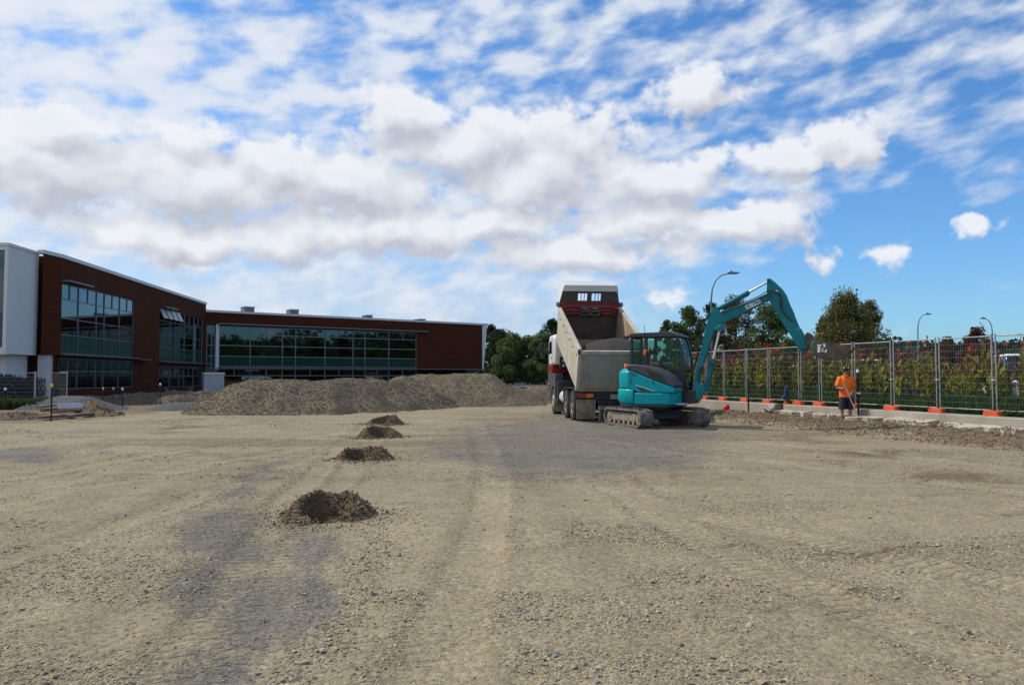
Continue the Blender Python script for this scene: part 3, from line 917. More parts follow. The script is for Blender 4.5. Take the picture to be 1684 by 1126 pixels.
# ------------------------------------------------------------------ dug holes with their spoil
HOLE_LABELS = ['nearest dug hole ringed by brown spoil', 'second dug hole with spoil, behind the nearest one', 'third dug hole with spoil, before the farthest one', 'farthest dug hole with spoil, next to the gravel stockpiles']
for (cx, cy, k_, sd), lab in zip(PITS, HOLE_LABELS):
    root = empty('spoil_heap', (cx, cy, 0), 0, lab, 'dug hole', 'dug holes in a row')
    nr, nt = 60, 110
    rr = np.linspace(0.0, 1.0, nr) ** 0.9 * 0.98
    th = np.linspace(0, 2 * math.pi, nt, endpoint=False)
    RR, TH = np.meshgrid(rr, th, indexing='ij')
    wob = 1 + 0.30 * (fbm(np.cos(TH) * 1.6 + sd * 7, np.sin(TH) * 1.6, 3, sd) - 0.5)
    px_, py_ = RR * np.cos(TH) * k_, RR * np.sin(TH) * k_
    back = 0.5 + 0.5 * np.sin(TH + {3: -.15, 14: .3, 27: -.5, 41: .55}[sd])
    w_ = np.clip(1.05 * back ** 0.9 + 0.22 * np.abs(np.cos(TH)), 0, 1.1) * (0.75 + 0.5 * fbm(TH * 1.4 + sd, TH * 0 + sd, 3, sd + 2))
    rim = (0.40 if sd != 27 else 0.34) * wob
    prof = np.where(RR < rim, sstep(0.06, 1.0, RR / rim) ** 1.0, np.clip(1 - (RR - rim) / (0.36 * (0.55 + 0.45 * back)), 0, 1) ** 1.1)
    hole = -0.20 * np.clip(1 - (RR / rim) ** 1.8, 0, 1)
    z_ = np.where(RR < rim, hole + 0.27 * w_ * k_ * sstep(0.25, 1.0, RR / rim), 0.27 * w_ * k_ * prof)
    n_ = (fbm((px_ + cx) * 11, (py_ + cy) * 11, 4, 50 + sd) - 0.5)
    z_ = z_ + 0.085 * n_ * np.clip(prof + (RR < rim), 0, 1)
    gz = H(px_ + cx, py_ + cy, False)
    z_ = z_ + gz - 0.014 - 0.06 * sstep(0.80, 0.98, RR)
    V = np.stack([px_, py_, z_], -1).reshape(-1, 3)
    i = np.arange(nr * nt).reshape(nr, nt)
    j = np.roll(i, -1, 1)
    Fc = np.stack([i[:-1], i[1:], j[1:], j[:-1]], -1).reshape(-1, 4)
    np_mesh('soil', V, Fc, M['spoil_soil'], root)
    r_ = np.random.default_rng(600 + sd)
    n = 2400
    pick = r_.integers(0, len(V), n * 3)
    ok = (np.hypot(V[pick, 0], V[pick, 1]) < 0.86 * k_)
    pick = pick[ok][:n]
    rad = np.hypot(V[pick, 0], V[pick, 1]) / k_
    keep = r_.uniform(0, 1, len(pick)) < np.clip(rad * 2.6, 0.45, 1)
    pick = pick[keep]
    P_ = V[pick] + r_.normal(0, 0.012, (len(pick), 3))
    sc = 0.018 + 0.055 * r_.beta(1.2, 4.5, len(pick))
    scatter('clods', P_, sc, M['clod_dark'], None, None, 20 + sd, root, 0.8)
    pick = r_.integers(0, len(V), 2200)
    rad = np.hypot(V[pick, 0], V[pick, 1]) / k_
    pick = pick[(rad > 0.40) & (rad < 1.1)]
    keep = (V[pick, 0] < -0.12) | (r_.uniform(0, 1, len(pick)) < 0.2)  # tan clods, mostly on the left flank
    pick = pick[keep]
    ra_ = r_.uniform(0, 6.283, 420)
    rd_ = (0.75 + 1.1 * r_.beta(1.0, 3.5, 420)) * k_
    sx_, sy_ = rd_ * np.cos(ra_), rd_ * np.sin(ra_)
    scatter('strewn_clods', np.stack([sx_, sy_, H(sx_ + cx, sy_ + cy, False) + .004], -1), 0.012 + 0.035 * r_.beta(1.1, 5.0, 420), M['clod_dark'], None, None, 60 + sd, root, 0.6)
    scatter('tan_clods', V[pick] + r_.normal(0, 0.012, (len(pick), 3)), 0.014 + 0.045 * r_.beta(1.2, 4.5, len(pick)), M['stone_tan'], None, None, 40 + sd, root, 0.7)

# ------------------------------------------------------------------ stockpiles and soil heaps
def heap(name, segs, slope, mat, label, cat, step, seed, group=None, amp=0.135, cl=None, stones=0, stone_m='stone_pile', smin=0.026, smax=0.10, nscale=1.1, base=-0.02):
    """segs: ridge lines (x0, y0, x1, y1, height)"""
    pad = max(s[4] for s in segs) / slope + 0.6
    x0, x1 = min(min(s[0], s[2]) for s in segs) - pad, max(max(s[0], s[2]) for s in segs) + pad
    y0, y1 = min(min(s[1], s[3]) for s in segs) - pad, max(max(s[1], s[3]) for s in segs) + pad
    cx, cy = (x0 + x1) / 2, (y0 + y1) / 2
    gx, gy = np.meshgrid(np.arange(x0, x1, step), np.arange(y0, y1, step))
    def height(X, Y):
        h = np.full(X.shape, -9.0)
        wx = X + (fbm(X * 0.6, Y * 0.6, 3, seed) - 0.5) * 1.1
        wy = Y + (fbm(X * 0.6 + 50, Y * 0.6, 3, seed + 1) - 0.5) * 1.1
        for (a, b, c, d, hm) in segs:
            L = max((c - a) ** 2 + (d - b) ** 2, 1e-6)
            tt = np.clip(((wx - a) * (c - a) + (wy - b) * (d - b)) / L, 0, 1)
            ds = np.hypot(wx - a - tt * (c - a), wy - b - tt * (d - b))
            hh = hm - slope * (np.sqrt(ds * ds + 0.12) - 0.34)
            h = np.maximum(h, hh)
        toe = sstep(-0.05, 0.25, h)
        h = h + toe * (amp * (fbm(X * nscale, Y * nscale, 5, seed + 3) - 0.5) * 2 + amp * 0.28 * (fbm(X * 6, Y * 6, 3, seed + 5) - 0.5))
        return h + base
    gz = height(gx, gy)
    ny, nx = gx.shape
    fc = grid_faces(nx, ny)
    zf = gz.ravel()[fc].max(1)
    fc = fc[zf > -0.25]
    used = np.unique(fc)
    remap = np.full(nx * ny, -1)
    remap[used] = np.arange(len(used))
    V = np.stack([gx.ravel() - cx, gy.ravel() - cy, gz.ravel()], -1)[used]
    if stones:
        root = empty(name, (cx, cy, 0), 0, label, cat, group)
        np_mesh('soil', V, remap[fc], mat, root)
        r_ = np.random.default_rng(seed + 77)
        top = V[V[:, 2] > 0.02]
        pk = top[r_.integers(0, len(top), stones)] + r_.normal(0, step * 0.4, (stones, 3)) * (1, 1, 0.15)
        sc = smin + (smax - smin) * r_.beta(1.1, 4.0, stones)
        scatter('stones', pk, sc, M[stone_m], None, None, seed, root, 0.7)
        return root
    o = np_mesh(name, V, remap[fc], mat)
    o.location = (cx, cy, 0)
    return tag(o, label, cat, group)
GP = 'crushed gravel stockpiles'
heap('gravel_stockpile', [(-10.7, 31.2, -8.3, 31.4, 1.34), (-8.3, 31.4, -6.9, 32.6, 1.28)], 0.56, M['pile_gravel'], 'long left gravel stockpile in front of the grey box', 'gravel pile', 0.075, 211, GP, stones=30000)
heap('gravel_stockpile', [(-7.6, 33.0, -5.7, 34.4, 1.32), (-5.7, 34.4, -5.0, 36.0, 1.22)], 0.55, M['pile_gravel'], 'middle gravel stockpile between two others', 'gravel pile', 0.075, 223, GP, stones=22000)
heap('gravel_stockpile', [(-5.3, 37.6, -4.3, 38.6, 1.40), (-4.3, 38.6, -2.8, 39.0, 1.56), (-2.8, 39.0, -1.4, 39.4, 1.58), (-1.2, 40.0, 1.2, 41.5, 0.80)], 0.56, M['pile_gravel'], 'right gravel stockpile with the highest lumpy top', 'gravel pile', 0.085, 237, GP, stones=26000)
heap('clay_heap', [(1.3, 46.5, 2.6, 46.5, 0.86), (3.2, 46.0, 4.4, 46.0, 0.8)], 0.62, M['clay_soil'], 'orange clay heap between the gravel stockpile and the truck', 'soil heap', 0.10, 251, stones=1200, stone_m='clod_brown')

# ------------------------------------------------------------------ kerb, planting bed, road beyond
def along(t0, t1, n, prof, jit=0.0, seed=0):
    """sweeps a profile (offset to the site, z) along the fence line"""
    mb = MB()
    rr = random.Random(seed)
    k_ = len(prof)
    vs, fs = [], []
    for i in range(n + 1):
        t = t0 + (t1 - t0) * i / n
        for (o_, z) in prof:
            q = fence_pt(t, o_ + rr.uniform(-jit, jit), z + rr.uniform(-jit, jit))
            vs.append(q)
    for i in range(n):
        for j in range(k_):
            j2 = (j + 1) % k_
            fs.append((i * k_ + j, (i + 1) * k_ + j, (i + 1) * k_ + j2, i * k_ + j2))
    fs.append(tuple(range(k_)))
    fs.append(tuple(n * k_ + j for j in range(k_ - 1, -1, -1)))
    return mb.add(vs, fs)
KP = [(0.02, -0.2), (KERB_OFF, -0.2), (KERB_OFF, 0.15), (KERB_OFF - 0.012, 0.43), (KERB_OFF - 0.04, 0.46), (0.06, 0.465), (0.02, 0.45)]
tag(along(-14, 9.05, 60, KP, 0.006, 1).build('kerb', M['concrete'], smooth=30), kind='structure')
tag(along(9.55, 34, 50, KP, 0.006, 2).build('kerb', M['concrete'], smooth=30), kind='structure')
b_ = MB()
n_bed = 120
vs, fs = [], []
for i in range(n_bed + 1):
    t = -16 + 60 * i / n_bed
    for j in range(9):
        o_ = 0.019 - j * 0.42
        z = 0.40 + (0.03 * random.random() if j else 0) + 0.05 * min(j, 3) / 3
        vs.append(fence_pt(t, o_, z))
for i in range(n_bed):
    for j in range(8):
        a = i * 9 + j
        fs.append((a, a + 1, a + 10, a + 9))
tag(b_.add(vs, fs).build('planting_bed', M['bed_soil']), kind='structure')
b_ = MB()
q0, q1, q2, q3 = fence_pt(-40, -3.3, 0.395), fence_pt(200, -3.3, 0.395), fence_pt(200, -160, 0.395), fence_pt(-40, -160, 0.395)
tag(b_.add([q0, q1, q2, q3], [(0, 1, 2, 3)]).build('road', M['asphalt']), kind='structure')

# broken concrete lying in front of the kerb
rr = random.Random(5)
k_ = 0
t = -1.6
places = [(-0.9, 'by the right picture edge'), (0.8, 'below the rightmost double post'), (2.6, 'below the second orange foot from the right'), (4.3, 'below the third orange foot from the right'), (5.2, 'just right of the worker'), (5.9, 'behind the worker'), (7.3, 'below the bucket'), (8.5, 'beside the kerb gap')]
while t < 8.9 and places:
    L = min(rr.uniform(1.2, 2.0), 9.0 - t)
    n = 15
    poly = []
    for i in range(n):
        poly.append((t + L * i / (n - 1), KERB_OFF + 0.004))
    for i in range(n - 1, -1, -1):
        poly.append((t + L * i / (n - 1), KERB_OFF + (0.20 + 0.20 * rr.random() + 0.22 * float(fbm(np.float64(t * 1.3 + i * .35), np.float64(3.3), 3, 8))) * (0.7 if i in (0, n - 1) else 1)))
    mb = MB()
    zt = rr.uniform(0.24, 0.30)
    dz = rr.uniform(0.02, 0.10)
    vs = []
    for zz in (0, 1):
        for (tt, oo) in poly:
            drop = dz * (oo - KERB_OFF) / 0.5
            z = (zt - drop + rr.uniform(-.012, .012)) if zz else (zt - drop - 0.16)
            vs.append(fence_pt(tt, oo + (rr.uniform(-.03, .03) if oo > KERB_OFF + .1 else 0), z))
    m_ = len(poly)
    fs = [tuple(range(m_ - 1, -1, -1)), tuple(range(m_, 2 * m_))] + [(i, (i + 1) % m_, (i + 1) % m_ + m_, i + m_) for i in range(m_)]
    o = mb.add(vs, fs).build('concrete_slab', M['pale_concrete'], smooth=25, bevel=0.012)
    mid_t = t + L / 2
    best_p = min(places, key=lambda q: abs(q[0] - mid_t))
    places.remove(best_p)
    tag(o, 'pale broken concrete slab edge against the kerb, ' + best_p[1], 'concrete slab', 'broken concrete along the kerb')
    k_ += 1
    t += L + rr.uniform(0.05, 0.3)
# crumbs of soil on the slabs
r_ = np.random.default_rng(909)
t_, s_ = r_.uniform(-9, 9, 1500), 0.02 + 0.6 * r_.beta(1.8, 1.0, 1500)
q = np.array([F0.x, F0.y])[None] + t_[:, None] * np.array([FD.x, FD.y])[None] + (s_ + KERB_OFF)[:, None] * np.array([FN.x, FN.y])[None]
ok = fbm(t_ * 1.1, s_ * 2, 3, 17) > .52
q, s_ = q[ok], s_[ok]
sc = 0.025 + 0.09 * r_.beta(1.2, 5.0, len(q))
scatter('soil_crumbs', np.stack([q[:, 0], q[:, 1], .275 - .13 * s_ + sc * .1], -1), sc, M['clod_brown'], 'brown crumbs of soil spilt over the pale slab edges', 'soil', 6, flat=0.7)
# slab pieces broken out at the kerb gap
def rock(name, c, s, seed, mat, label, cat, rot=(0, 0, 0), npt=14):
    r_ = np.random.default_rng(seed)
    bm = bmesh.new()
    for p_ in r_.uniform(-0.5, 0.5, (npt, 3)):
        bm.verts.new(Vector(p_))
    ret = bmesh.ops.convex_hull(bm, input=bm.verts)
    for v_ in [v_ for v_ in bm.verts if not v_.link_faces]: bm.verts.remove(v_)
    me = bpy.data.meshes.new(name)
    for v_ in bm.verts:
        v_.co = Vector((v_.co.x * s[0], v_.co.y * s[1], v_.co.z * s[2]))
    bm.to_mesh(me)
    bm.free()
    me.materials.append(mat)
    o = bpy.data.objects.new(name, me)
    COL.objects.link(o)
    o.location = c
    o.rotation_euler = rot
    md = o.modifiers.new('bevel', 'BEVEL'); md.width = 0.02; md.segments = 1
    return tag(o, label, cat)
g0 = fence_pt(9.0, 1.05, 0.20)
rock('concrete_chunk', g0, (1.0, 0.55, 0.30), 3, M['concrete'], 'tilted grey concrete chunk broken out at the kerb gap', 'concrete chunk', (0.5, 0.15, 1.2))
g1 = fence_pt(9.3, 0.55, 0.22)
rock('concrete_chunk', g1, (0.55, 0.45, 0.45), 8, M['concrete'], 'small dark concrete block standing in the kerb gap', 'concrete chunk', (0.2, 0.5, 0.3))

# ------------------------------------------------------------------ temporary fence on the right
def fence_panel(name, p0, p1, z0, hgt, label, group, wires=True, pitch=0.075):
    """a tube frame with welded wire between two base points"""
    a, b = Vector((p0[0], p0[1], z0)), Vector((p1[0], p1[1], z0))
    L = (b - a).length
    rz = math.atan2(b.y - a.y, b.x - a.x)
    root = empty(name, a, rz, label, 'fence panel', group)
    for x in (0.03, L - 0.03):
        MB().cyl((x, 0, 0), (x, 0, hgt), 0.021, 8).build('post', M['galvanised'], root)
    MB().cyl((0.05, 0, hgt - 0.06), (L - 0.05, 0, hgt - 0.06), 0.017, 8).build('top_rail', M['galvanised'], root)
    MB().cyl((0.05, 0, 0.13), (L - 0.05, 0, 0.13), 0.017, 8).build('bottom_rail', M['galvanised'], root)
    w = MB()
    n = int((L - 0.1) / pitch)
    for i in range(1, n):
        x = 0.05 + (L - 0.1) * i / n
        w.tube([(x, 0, 0.13), (x, 0, hgt - 0.06)], 0.0026, 3, False)
    nh = int((hgt - 0.2) / 0.17)
    for i in range(1, nh):
        z = 0.13 + (hgt - 0.2) * i / nh
        w.tube([(0.05, 0.006, z), (L - 0.05, 0.006, z)], 0.0026, 3, False)
    w.build('wire_mesh', M['galvanised'], root, smooth=0, kind='stuff')
    return root
post_u = [1633, 1541, 1466, 1402.5, 1348, 1314, 1263, 1226, 1190, 1160, 1133]
def t_of_u(u):
    k1 = (u - 842) / 1250.0
    Y = (F0.x + 0.2951 * F0.y) / (k1 + 0.2951)
    return (Y - F0.y) / FD.y
ts = [t_of_u(u) for u in post_u]
ts = [ts[0] - 1.75] + ts
wo = ['cut by the right picture edge', 'rightmost with both posts in view', 'second from the right between two full posts', 'third from the right, right of the worker', 'behind the worker', 'narrow, behind the bucket', 'left of the bucket, by the blue bundle', 'just right of the plain black stake', 'behind the red can', 'just right of the excavator boom', 'behind the foot of the excavator boom']
order = list(range(len(ts) - 1))
for i in order:
    a, b = ts[i] + 0.03, ts[i + 1] - 0.03
    lean = random.uniform(-0.015, 0.015)
    pr = fence_panel('mesh_fence', fence_pt(a, -0.02 + lean), fence_pt(b, -0.02 - lean), 0.47, 2.1, 'galvanised mesh fence panel ' + (wo[i] if i < len(wo) else 'behind the truck'), 'temporary fence panels on the kerb')
foot = None
fo = ['under the rightmost double post', 'second from the right', 'third from the right', 'behind the worker', 'below the bucket', 'left of the bucket', 'left of the blue bag', 'just left of the plain black stake', 'behind the red can', 'nearest the excavator boom', 'behind the excavator']
for i, t in enumerate(ts[1:]):
    root = empty('ballast_block', fence_pt(t, 0.03, 0.462), math.atan2(FD.y, FD.x), 'orange plastic fence foot ' + (fo[i] if i < len(fo) else 'behind the truck'), 'fence foot', 'orange fence feet')
    mb = MB()
    mb.prism([(-0.23, 0.0), (0.23, 0.0), (0.22, 0.10), (0.18, 0.125), (-0.18, 0.125), (-0.22, 0.10)], -0.10, 0.11, 'y')
    mb.build('block', M['fence_orange'], root, bevel=0.012)
    for sx in (-0.12, 0.12):
        MB().box((sx, 0.10 if False else -0.103, 0.06), (0.10, 0.012, 0.05)).build('hand_grip', M['fence_orange'], root, bevel=0.006)
for i, t in enumerate(ts[1:5]):
    root = empty('fence_clamp', fence_pt(t, 0.0, 0.47 + 0.9), math.atan2(FD.y, FD.x), 'steel fence clamp joining two posts, ' + ['on the rightmost double post', 'on the second double post from the right', 'on the third double post from the right', 'on the post behind the worker'][i], 'clamp', 'fence clamps')
    MB().box((0, 0.02, 0), (0.14, 0.07, 0.035)).build('bracket', M['galvanised'], root, bevel=0.008)
    MB().cyl((0, -0.03, 0), (0, 0.07, 0), 0.010, 8).build('bolt', M['galvanised'], root)

# ------------------------------------------------------------------ planting behind the fence
def leaves_mesh(name, items, mat, parent, shade_seed=0, fold=0.18):
    """items: (base, direction, width, length, droop, side) -> pointed blades of 3 segments"""
    V, Fq, sh = [], [], []
    rr_ = random.Random(shade_seed)
    for (b, d, w, L, droop) in items:
        b, d = Vector(b), Vector(d).normalized()
        side = d.cross(Vector((0, 0, 1)))
        side = side.normalized() if side.length > 1e-3 else Vector((rr_.uniform(-1, 1), rr_.uniform(-1, 1), 0)).normalized()
        nrm = side.cross(d).normalized()
        k0 = len(V)
        s = rr_.random()
        prof = ((0.0, 0.25), (0.3, 0.9), (0.6, 1.0), (0.85, 0.55), (1.0, 0.05))
        for (f, ww) in prof:
            c = b + d * (L * f) - Vector((0, 0, 1)) * (droop * L * f * f)
            V += [c - side * (w * ww / 2) + nrm * (w * ww * fold), c, c + side * (w * ww / 2) + nrm * (w * ww * fold)]
            sh += [s, s * 0.9, s]
        for i in range(len(prof) - 1):
            a = k0 + 3 * i
            Fq += [(a, a + 1, a + 4, a + 3), (a + 1, a + 2, a + 5, a + 4)]
    o = np_mesh(name, np.array([tuple(v) for v in V]), np.array(Fq), mat, parent)
    col_attr(o.data, 'shade', np.array(sh))
    return tag(o, kind='stuff')
def canna(seed, hgt, kind):
    rr_ = random.Random(seed)
    root = empty('canna_plant')
    st = MB()
    low, mid, fl = [], [], []
    for s in range(rr_.choice((5, 6, 7))):
        bx, by = rr_.uniform(-.24, .24), rr_.uniform(-.24, .24)
        lx, ly = rr_.uniform(-.09, .09), rr_.uniform(-.09, .09)
        h = hgt * rr_.uniform(0.72, 1.05)
        path = [(bx + lx * f * f * h, by + ly * f * f * h, h * f) for f in (0, .3, .6, .85, 1.0)]
        st.tube(path, [0.013, 0.011, 0.009, 0.007, 0.004], 5, False)
        for i in range(rr_.choice((9, 10, 11))):
            f = rr_.uniform(0.34, 0.74)
            a = rr_.uniform(0, 6.28)
            e = rr_.uniform(0.8, 1.4)
            b = (bx + lx * f * f * h, by + ly * f * f * h, h * f)
            low.append((b, (math.cos(a) * math.cos(e), math.sin(a) * math.cos(e), math.sin(e)), rr_.uniform(.060, .115), rr_.uniform(.24, .40), rr_.uniform(.05, .45)))
        for i in range(rr_.choice((5, 6, 7))):
            f = rr_.uniform(0.66, 0.98)
            a = rr_.uniform(0, 6.28)
            e = rr_.uniform(0.7, 1.45)
            b = (bx + lx * f * f * h, by + ly * f * f * h, h * f)
            mid.append((b, (math.cos(a) * math.cos(e), math.sin(a) * math.cos(e), math.sin(e)), rr_.uniform(.02, .05), rr_.uniform(.10, .24), rr_.uniform(0, .35)))
        if rr_.random() < 0.28:
            b = (bx + lx * h, by + ly * h, h * rr_.uniform(.93, 1.0))
            for i in range(7):
                a, e = rr_.uniform(0, 6.28), rr_.uniform(-.3, 1.2)
                fl.append((b, (math.cos(a) * math.cos(e), math.sin(a) * math.cos(e), math.sin(e)), rr_.uniform(.035, .06), rr_.uniform(.06, .12), 0.3))
    st.build('stalk', M['canna_burgundy'], root, smooth=60, kind='stuff')
    leaves_mesh('leaf', low, M[('canna_yellow', 'canna_olive', 'canna_yellow')[kind]], root, seed)
    leaves_mesh('bract', mid, M['canna_burgundy' if kind != 1 else 'leaf_bronze'], root, seed + 1)
    if fl: leaves_mesh('flower', fl, M['flower_red'], root, seed + 2)
    return root
def flax(seed):
    rr_ = random.Random(seed)
    root = empty('flax_clump')
    it = []
    for i in range(90):
        a = rr_.uniform(0, 6.28)
        e = rr_.uniform(0.55, 1.45)
        r0 = rr_.uniform(0, .2)
        it.append(((r0 * math.cos(a * 1.7), r0 * math.sin(a * 1.7), 0.0), (math.cos(a) * math.cos(e), math.sin(a) * math.cos(e), math.sin(e)), rr_.uniform(.014, .028), rr_.uniform(.6, 1.15), rr_.uniform(.05, .6)))
    leaves_mesh('leaf', it, M['flax_green'], root, seed, 0.3)
    return root
protos = [canna(900 + i, (1.95, 1.75, 2.1, 1.85, 2.0, 1.65)[i], (0, 1, 2, 0, 1, 0)[i]) for i in range(6)]
used = [False] * 6
fprot = [flax(950 + i) for i in range(4)]
fused = [False] * 4
rr = random.Random(77)
CL = ['yellow-leaved canna with burgundy stalks and red flowers behind the fence', 'olive-leaved canna with dry bronze tops behind the fence']
def put(protos_, used_, i, loc, sc, rz, label, cat, grp):
    if not used_[i]:
        o = protos_[i]; used_[i] = True
    else:
        o = copy_tree(protos_[i])
    o.location = loc; o.rotation_euler = (0, 0, rz); o.scale = (sc, sc, sc)
    tag(o, label, cat, grp)
    return o
t = -3.0
while t < 19.5:
    for row, off in enumerate((-0.62, -1.05, -1.5)):
        i = rr.randrange(6)
        ii = rr.uniform(-.2, .2)
        sc = rr.uniform(0.78, 1.10) * (1.0 if t < 8 else 1.08)
        kind = (0, 1, 2, 0, 1, 0)[i]
        put(protos, used, i, fence_pt(t + ii, off + rr.uniform(-.1, .1), 0.42), sc, rr.uniform(0, 6.28), CL[1 if kind == 1 else 0], 'plant', 'cannas behind the fence, ' + ('olive' if kind == 1 else 'yellow'))
    t += 0.47
t = -3.0
while t < 19.5:
    for off in (-0.40, -0.85):
        put(fprot, fused, rr.randrange(4), fence_pt(t + rr.uniform(-.12, .12), off + rr.uniform(-.08, .05), 0.41), rr.uniform(.85, 1.15), rr.uniform(0, 6.28), 'dark green strappy flax clump at the foot of the cannas', 'plant', 'flax clumps behind the fence')
    t += 0.42
# one tall stem above the fence
tall = copy_tree(protos[2])
tall.location = fence_pt(t_of_u(1584) , -0.8, 0.42); tall.scale = (0.8, 0.8, 1.22); tall.rotation_euler = (0, 0, 1.0)
tag(tall, 'tallest canna, its stem standing above the fence top', 'plant')

# ------------------------------------------------------------------ buildings
class Facade:
    """a vertical face: s along it, z up, outward is -y of the root"""
    def __init__(self, o, d):
        self.o, self.d = Vector((o[0], o[1], 0)), Vector((d[0], d[1], 0)).normalized()
        self.n = Vector((-self.d.y, self.d.x, 0))
        self.rz = math.atan2(self.d.y, self.d.x)
    def sz(self, u, v):                  # where the sight line through (u, v) meets the face
        r = ray(u, v)
        t = (self.o - CAM).dot(self.n) / r.dot(self.n)
        p = CAM + r * t
        return (p - self.o).dot(self.d), p.z
    def s(self, u, v=560): return self.sz(u, v)[0]
    def z(self, u, v): return self.sz(u, v)[1]
def wall_face(mb, s0, s1, z0, z1, holes, depth=0.18, ztop=None):
    """face at y=0 with rectangular holes and their reveals; ztop(s) for a sloping top"""
    ss = sorted({s0, s1, *[h[0] for h in holes], *[h[1] for h in holes]})
    zs = sorted({z0, z1, *[h[2] for h in holes], *[h[3] for h in holes]})
    for a, b in zip(ss[:-1], ss[1:]):
        for c, d in zip(zs[:-1], zs[1:]):
            m1, m2 = (a + b) / 2, (c + d) / 2
            if any(h[0] < m1 < h[1] and h[2] < m2 < h[3] for h in holes): continue
            mb.add([(a, 0, c), (b, 0, c), (b, 0, d), (a, 0, d)], [(0, 1, 2, 3)])
    for (a, b, c, d) in holes:
        for p, q in (((a, c), (b, c)), ((b, c), (b, d)), ((b, d), (a, d)), ((a, d), (a, c))):
            mb.add([(p[0], 0, p[1]), (q[0], 0, q[1]), (q[0], depth, q[1]), (p[0], depth, p[1])], [(0, 1, 2, 3)])
def window(root, s0, s1, z0, z1, cols, rows, rowkind, y=0.10, fw=0.05, rnd=None, sub=None, blinds=0.0, open_panes=()):
    """frame with one mesh, each pane its own mesh. cols / rows are inner lines"""
    cs, rs = [s0] + list(cols) + [s1], [z0] + list(rows) + [z1]
    fr = MB()
    for c in cs:
        c2 = min(max(c, s0 + fw / 2), s1 - fw / 2)
        fr.box((c2, y, (z0 + z1) / 2), (fw, 0.09, z1 - z0))
    for r_ in rs:
        r2 = min(max(r_, z0 + fw / 2), z1 - fw / 2)
        fr.box(((s0 + s1) / 2, y + 0.004, r2), (s1 - s0 - fw, 0.088, fw))
    cells = []
    for j in range(len(rs) - 1):
        kind = rowkind[j]
        for i in range(len(cs) - 1):
            a, b = cs[i], cs[i + 1]
            if kind == 'clere' and (b - a) > 1.6 * min(cs[q + 1] - cs[q] for q in range(len(cs) - 1)) * 0.9 and sub:
                mdl = (a + b) / 2
                fr.box((mdl, y + 0.002, (rs[j] + rs[j + 1]) / 2), (fw * 0.9, 0.086, rs[j + 1] - rs[j] - fw))
                cells += [(a, mdl, rs[j], rs[j + 1], kind), (mdl, b, rs[j], rs[j + 1], kind)]
            else:
                cells.append((a, b, rs[j], rs[j + 1], kind))
    w = fr.build('window', M['alu_frame'], root, smooth=0)
    rr_ = random.Random(int(s0 * 100) + int(z1 * 77))
    ci = 0
    for (a, b, c, d, kind) in cells:
        pw, ph = b - a - fw * 0.96, d - c - fw * 0.96
        mt = M['spandrel_green'] if kind == 'green' else M['facade_glass']
        if kind == 'clere' and ci in open_panes:
            mb = MB(Matrix.Translation((0.5 * (a + b), y - 0.03, d - fw * 0.6)) @ Matrix.Rotation(R(-24), 4, 'X'))
            mb.box((0, 0, -ph * .45), (pw * .82, 0.03, ph * .9))
            mb.build('pane', M['white_board'], w, smooth=0, label='top-hung pane standing open')  # opaque white stands in for the bright sky reflected by the open panes
        else:
            MB().box(((a + b) / 2, y + 0.01 + rr_.uniform(0, .004), (c + d) / 2), (pw, 0.016, ph)).build('pane', mt, w, smooth=0)
            if kind in ('main', 'clere') and rr_.random() < blinds * (1.8 if kind == 'clere' else 1.0):
                f = rr_.uniform(0.35, 1.0)
                x0 = a + 0.06 + (b - a) * (0 if rr_.random() < .5 else 1 - f) * 0.9
                MB().span((x0, y + 0.25, c + (d - c) * rr_.choice((0, 0, .4))), (min(x0 + (b - a) * f * .9, b - .06), y + 0.27, d - 0.05)).build('blind', M['blind'], w, smooth=0)
        if kind == 'clere': ci += 1
    return w

# --- brown wing on the left, running away from us
A0 = at(98, 600, 41.2)
dL = Vector((-0.097, 0.995, 0)).normalized()
FL = Facade((A0.x, A0.y), (dL.x, dL.y))
LL = FL.s(338)
ZT = FL.z(160, 443)
Zt0, Zt1 = FL.z(100, 423.5), FL.z(336, 500)
root = empty('office_wing', (FL.o.x, FL.o.y, 0), FL.rz, 'brown clad two-storey office wing with tall glazing, running back on the left', 'building')
w1 = dict(s0=FL.s(99, 560), s1=FL.s(221, 560), cols=[FL.s(u_, 560) for u_ in (130, 159.7, 172.6, 197.7)])
zr = [FL.z(99.5, v_) for v_ in (640.5, 610, 607.5, 588, 580.8, 549.7, 522, 489.7, 463.8)]
w2 = dict(s0=FL.s(262.5, 560), s1=FL.s(334, 560), cols=[FL.s(u_, 560) for u_ in (281, 297, 305, 320)])
zr2 = [FL.z(263, v_) for v_ in (637, 619, 613, 601, 593.6, 570.7, 548.6, 526, 506)]
w1['s0'] = 0.05
holes = [(w1['s0'], w1['s1'], zr[0], zr[3]), (w1['s0'], w1['s1'], zr[4], zr[8]), (w2['s0'], w2['s1'], zr2[0], zr2[3]), (w2['s0'], w2['s1'], zr2[4], zr2[8])]
wl = MB()
ztop = min(Zt0, Zt1)
wall_face(wl, 0.0, LL, -0.4, ztop, holes)
wl.add([(0, 0, ztop), (LL, 0, ztop), (LL, 0, Zt1), (0, 0, Zt0)], [(0, 1, 2, 3)])
wl.add([(LL, 0, -0.4), (LL, 12, -0.4), (LL, 12, Zt1), (LL, 0, Zt1)], [(0, 1, 2, 3)])
wl.add([(0, 12, -0.4), (LL, 12, -0.4), (LL, 12, Zt1), (0, 12, Zt0)], [(0, 1, 2, 3)])
wl.add([(0, 0.19, -0.4), (0, 12, -0.4), (0, 12, Zt0), (0, 0.19, Zt0)], [(0, 1, 2, 3)])
wl.build('wall', M['brown_cladding'], root, smooth=0)
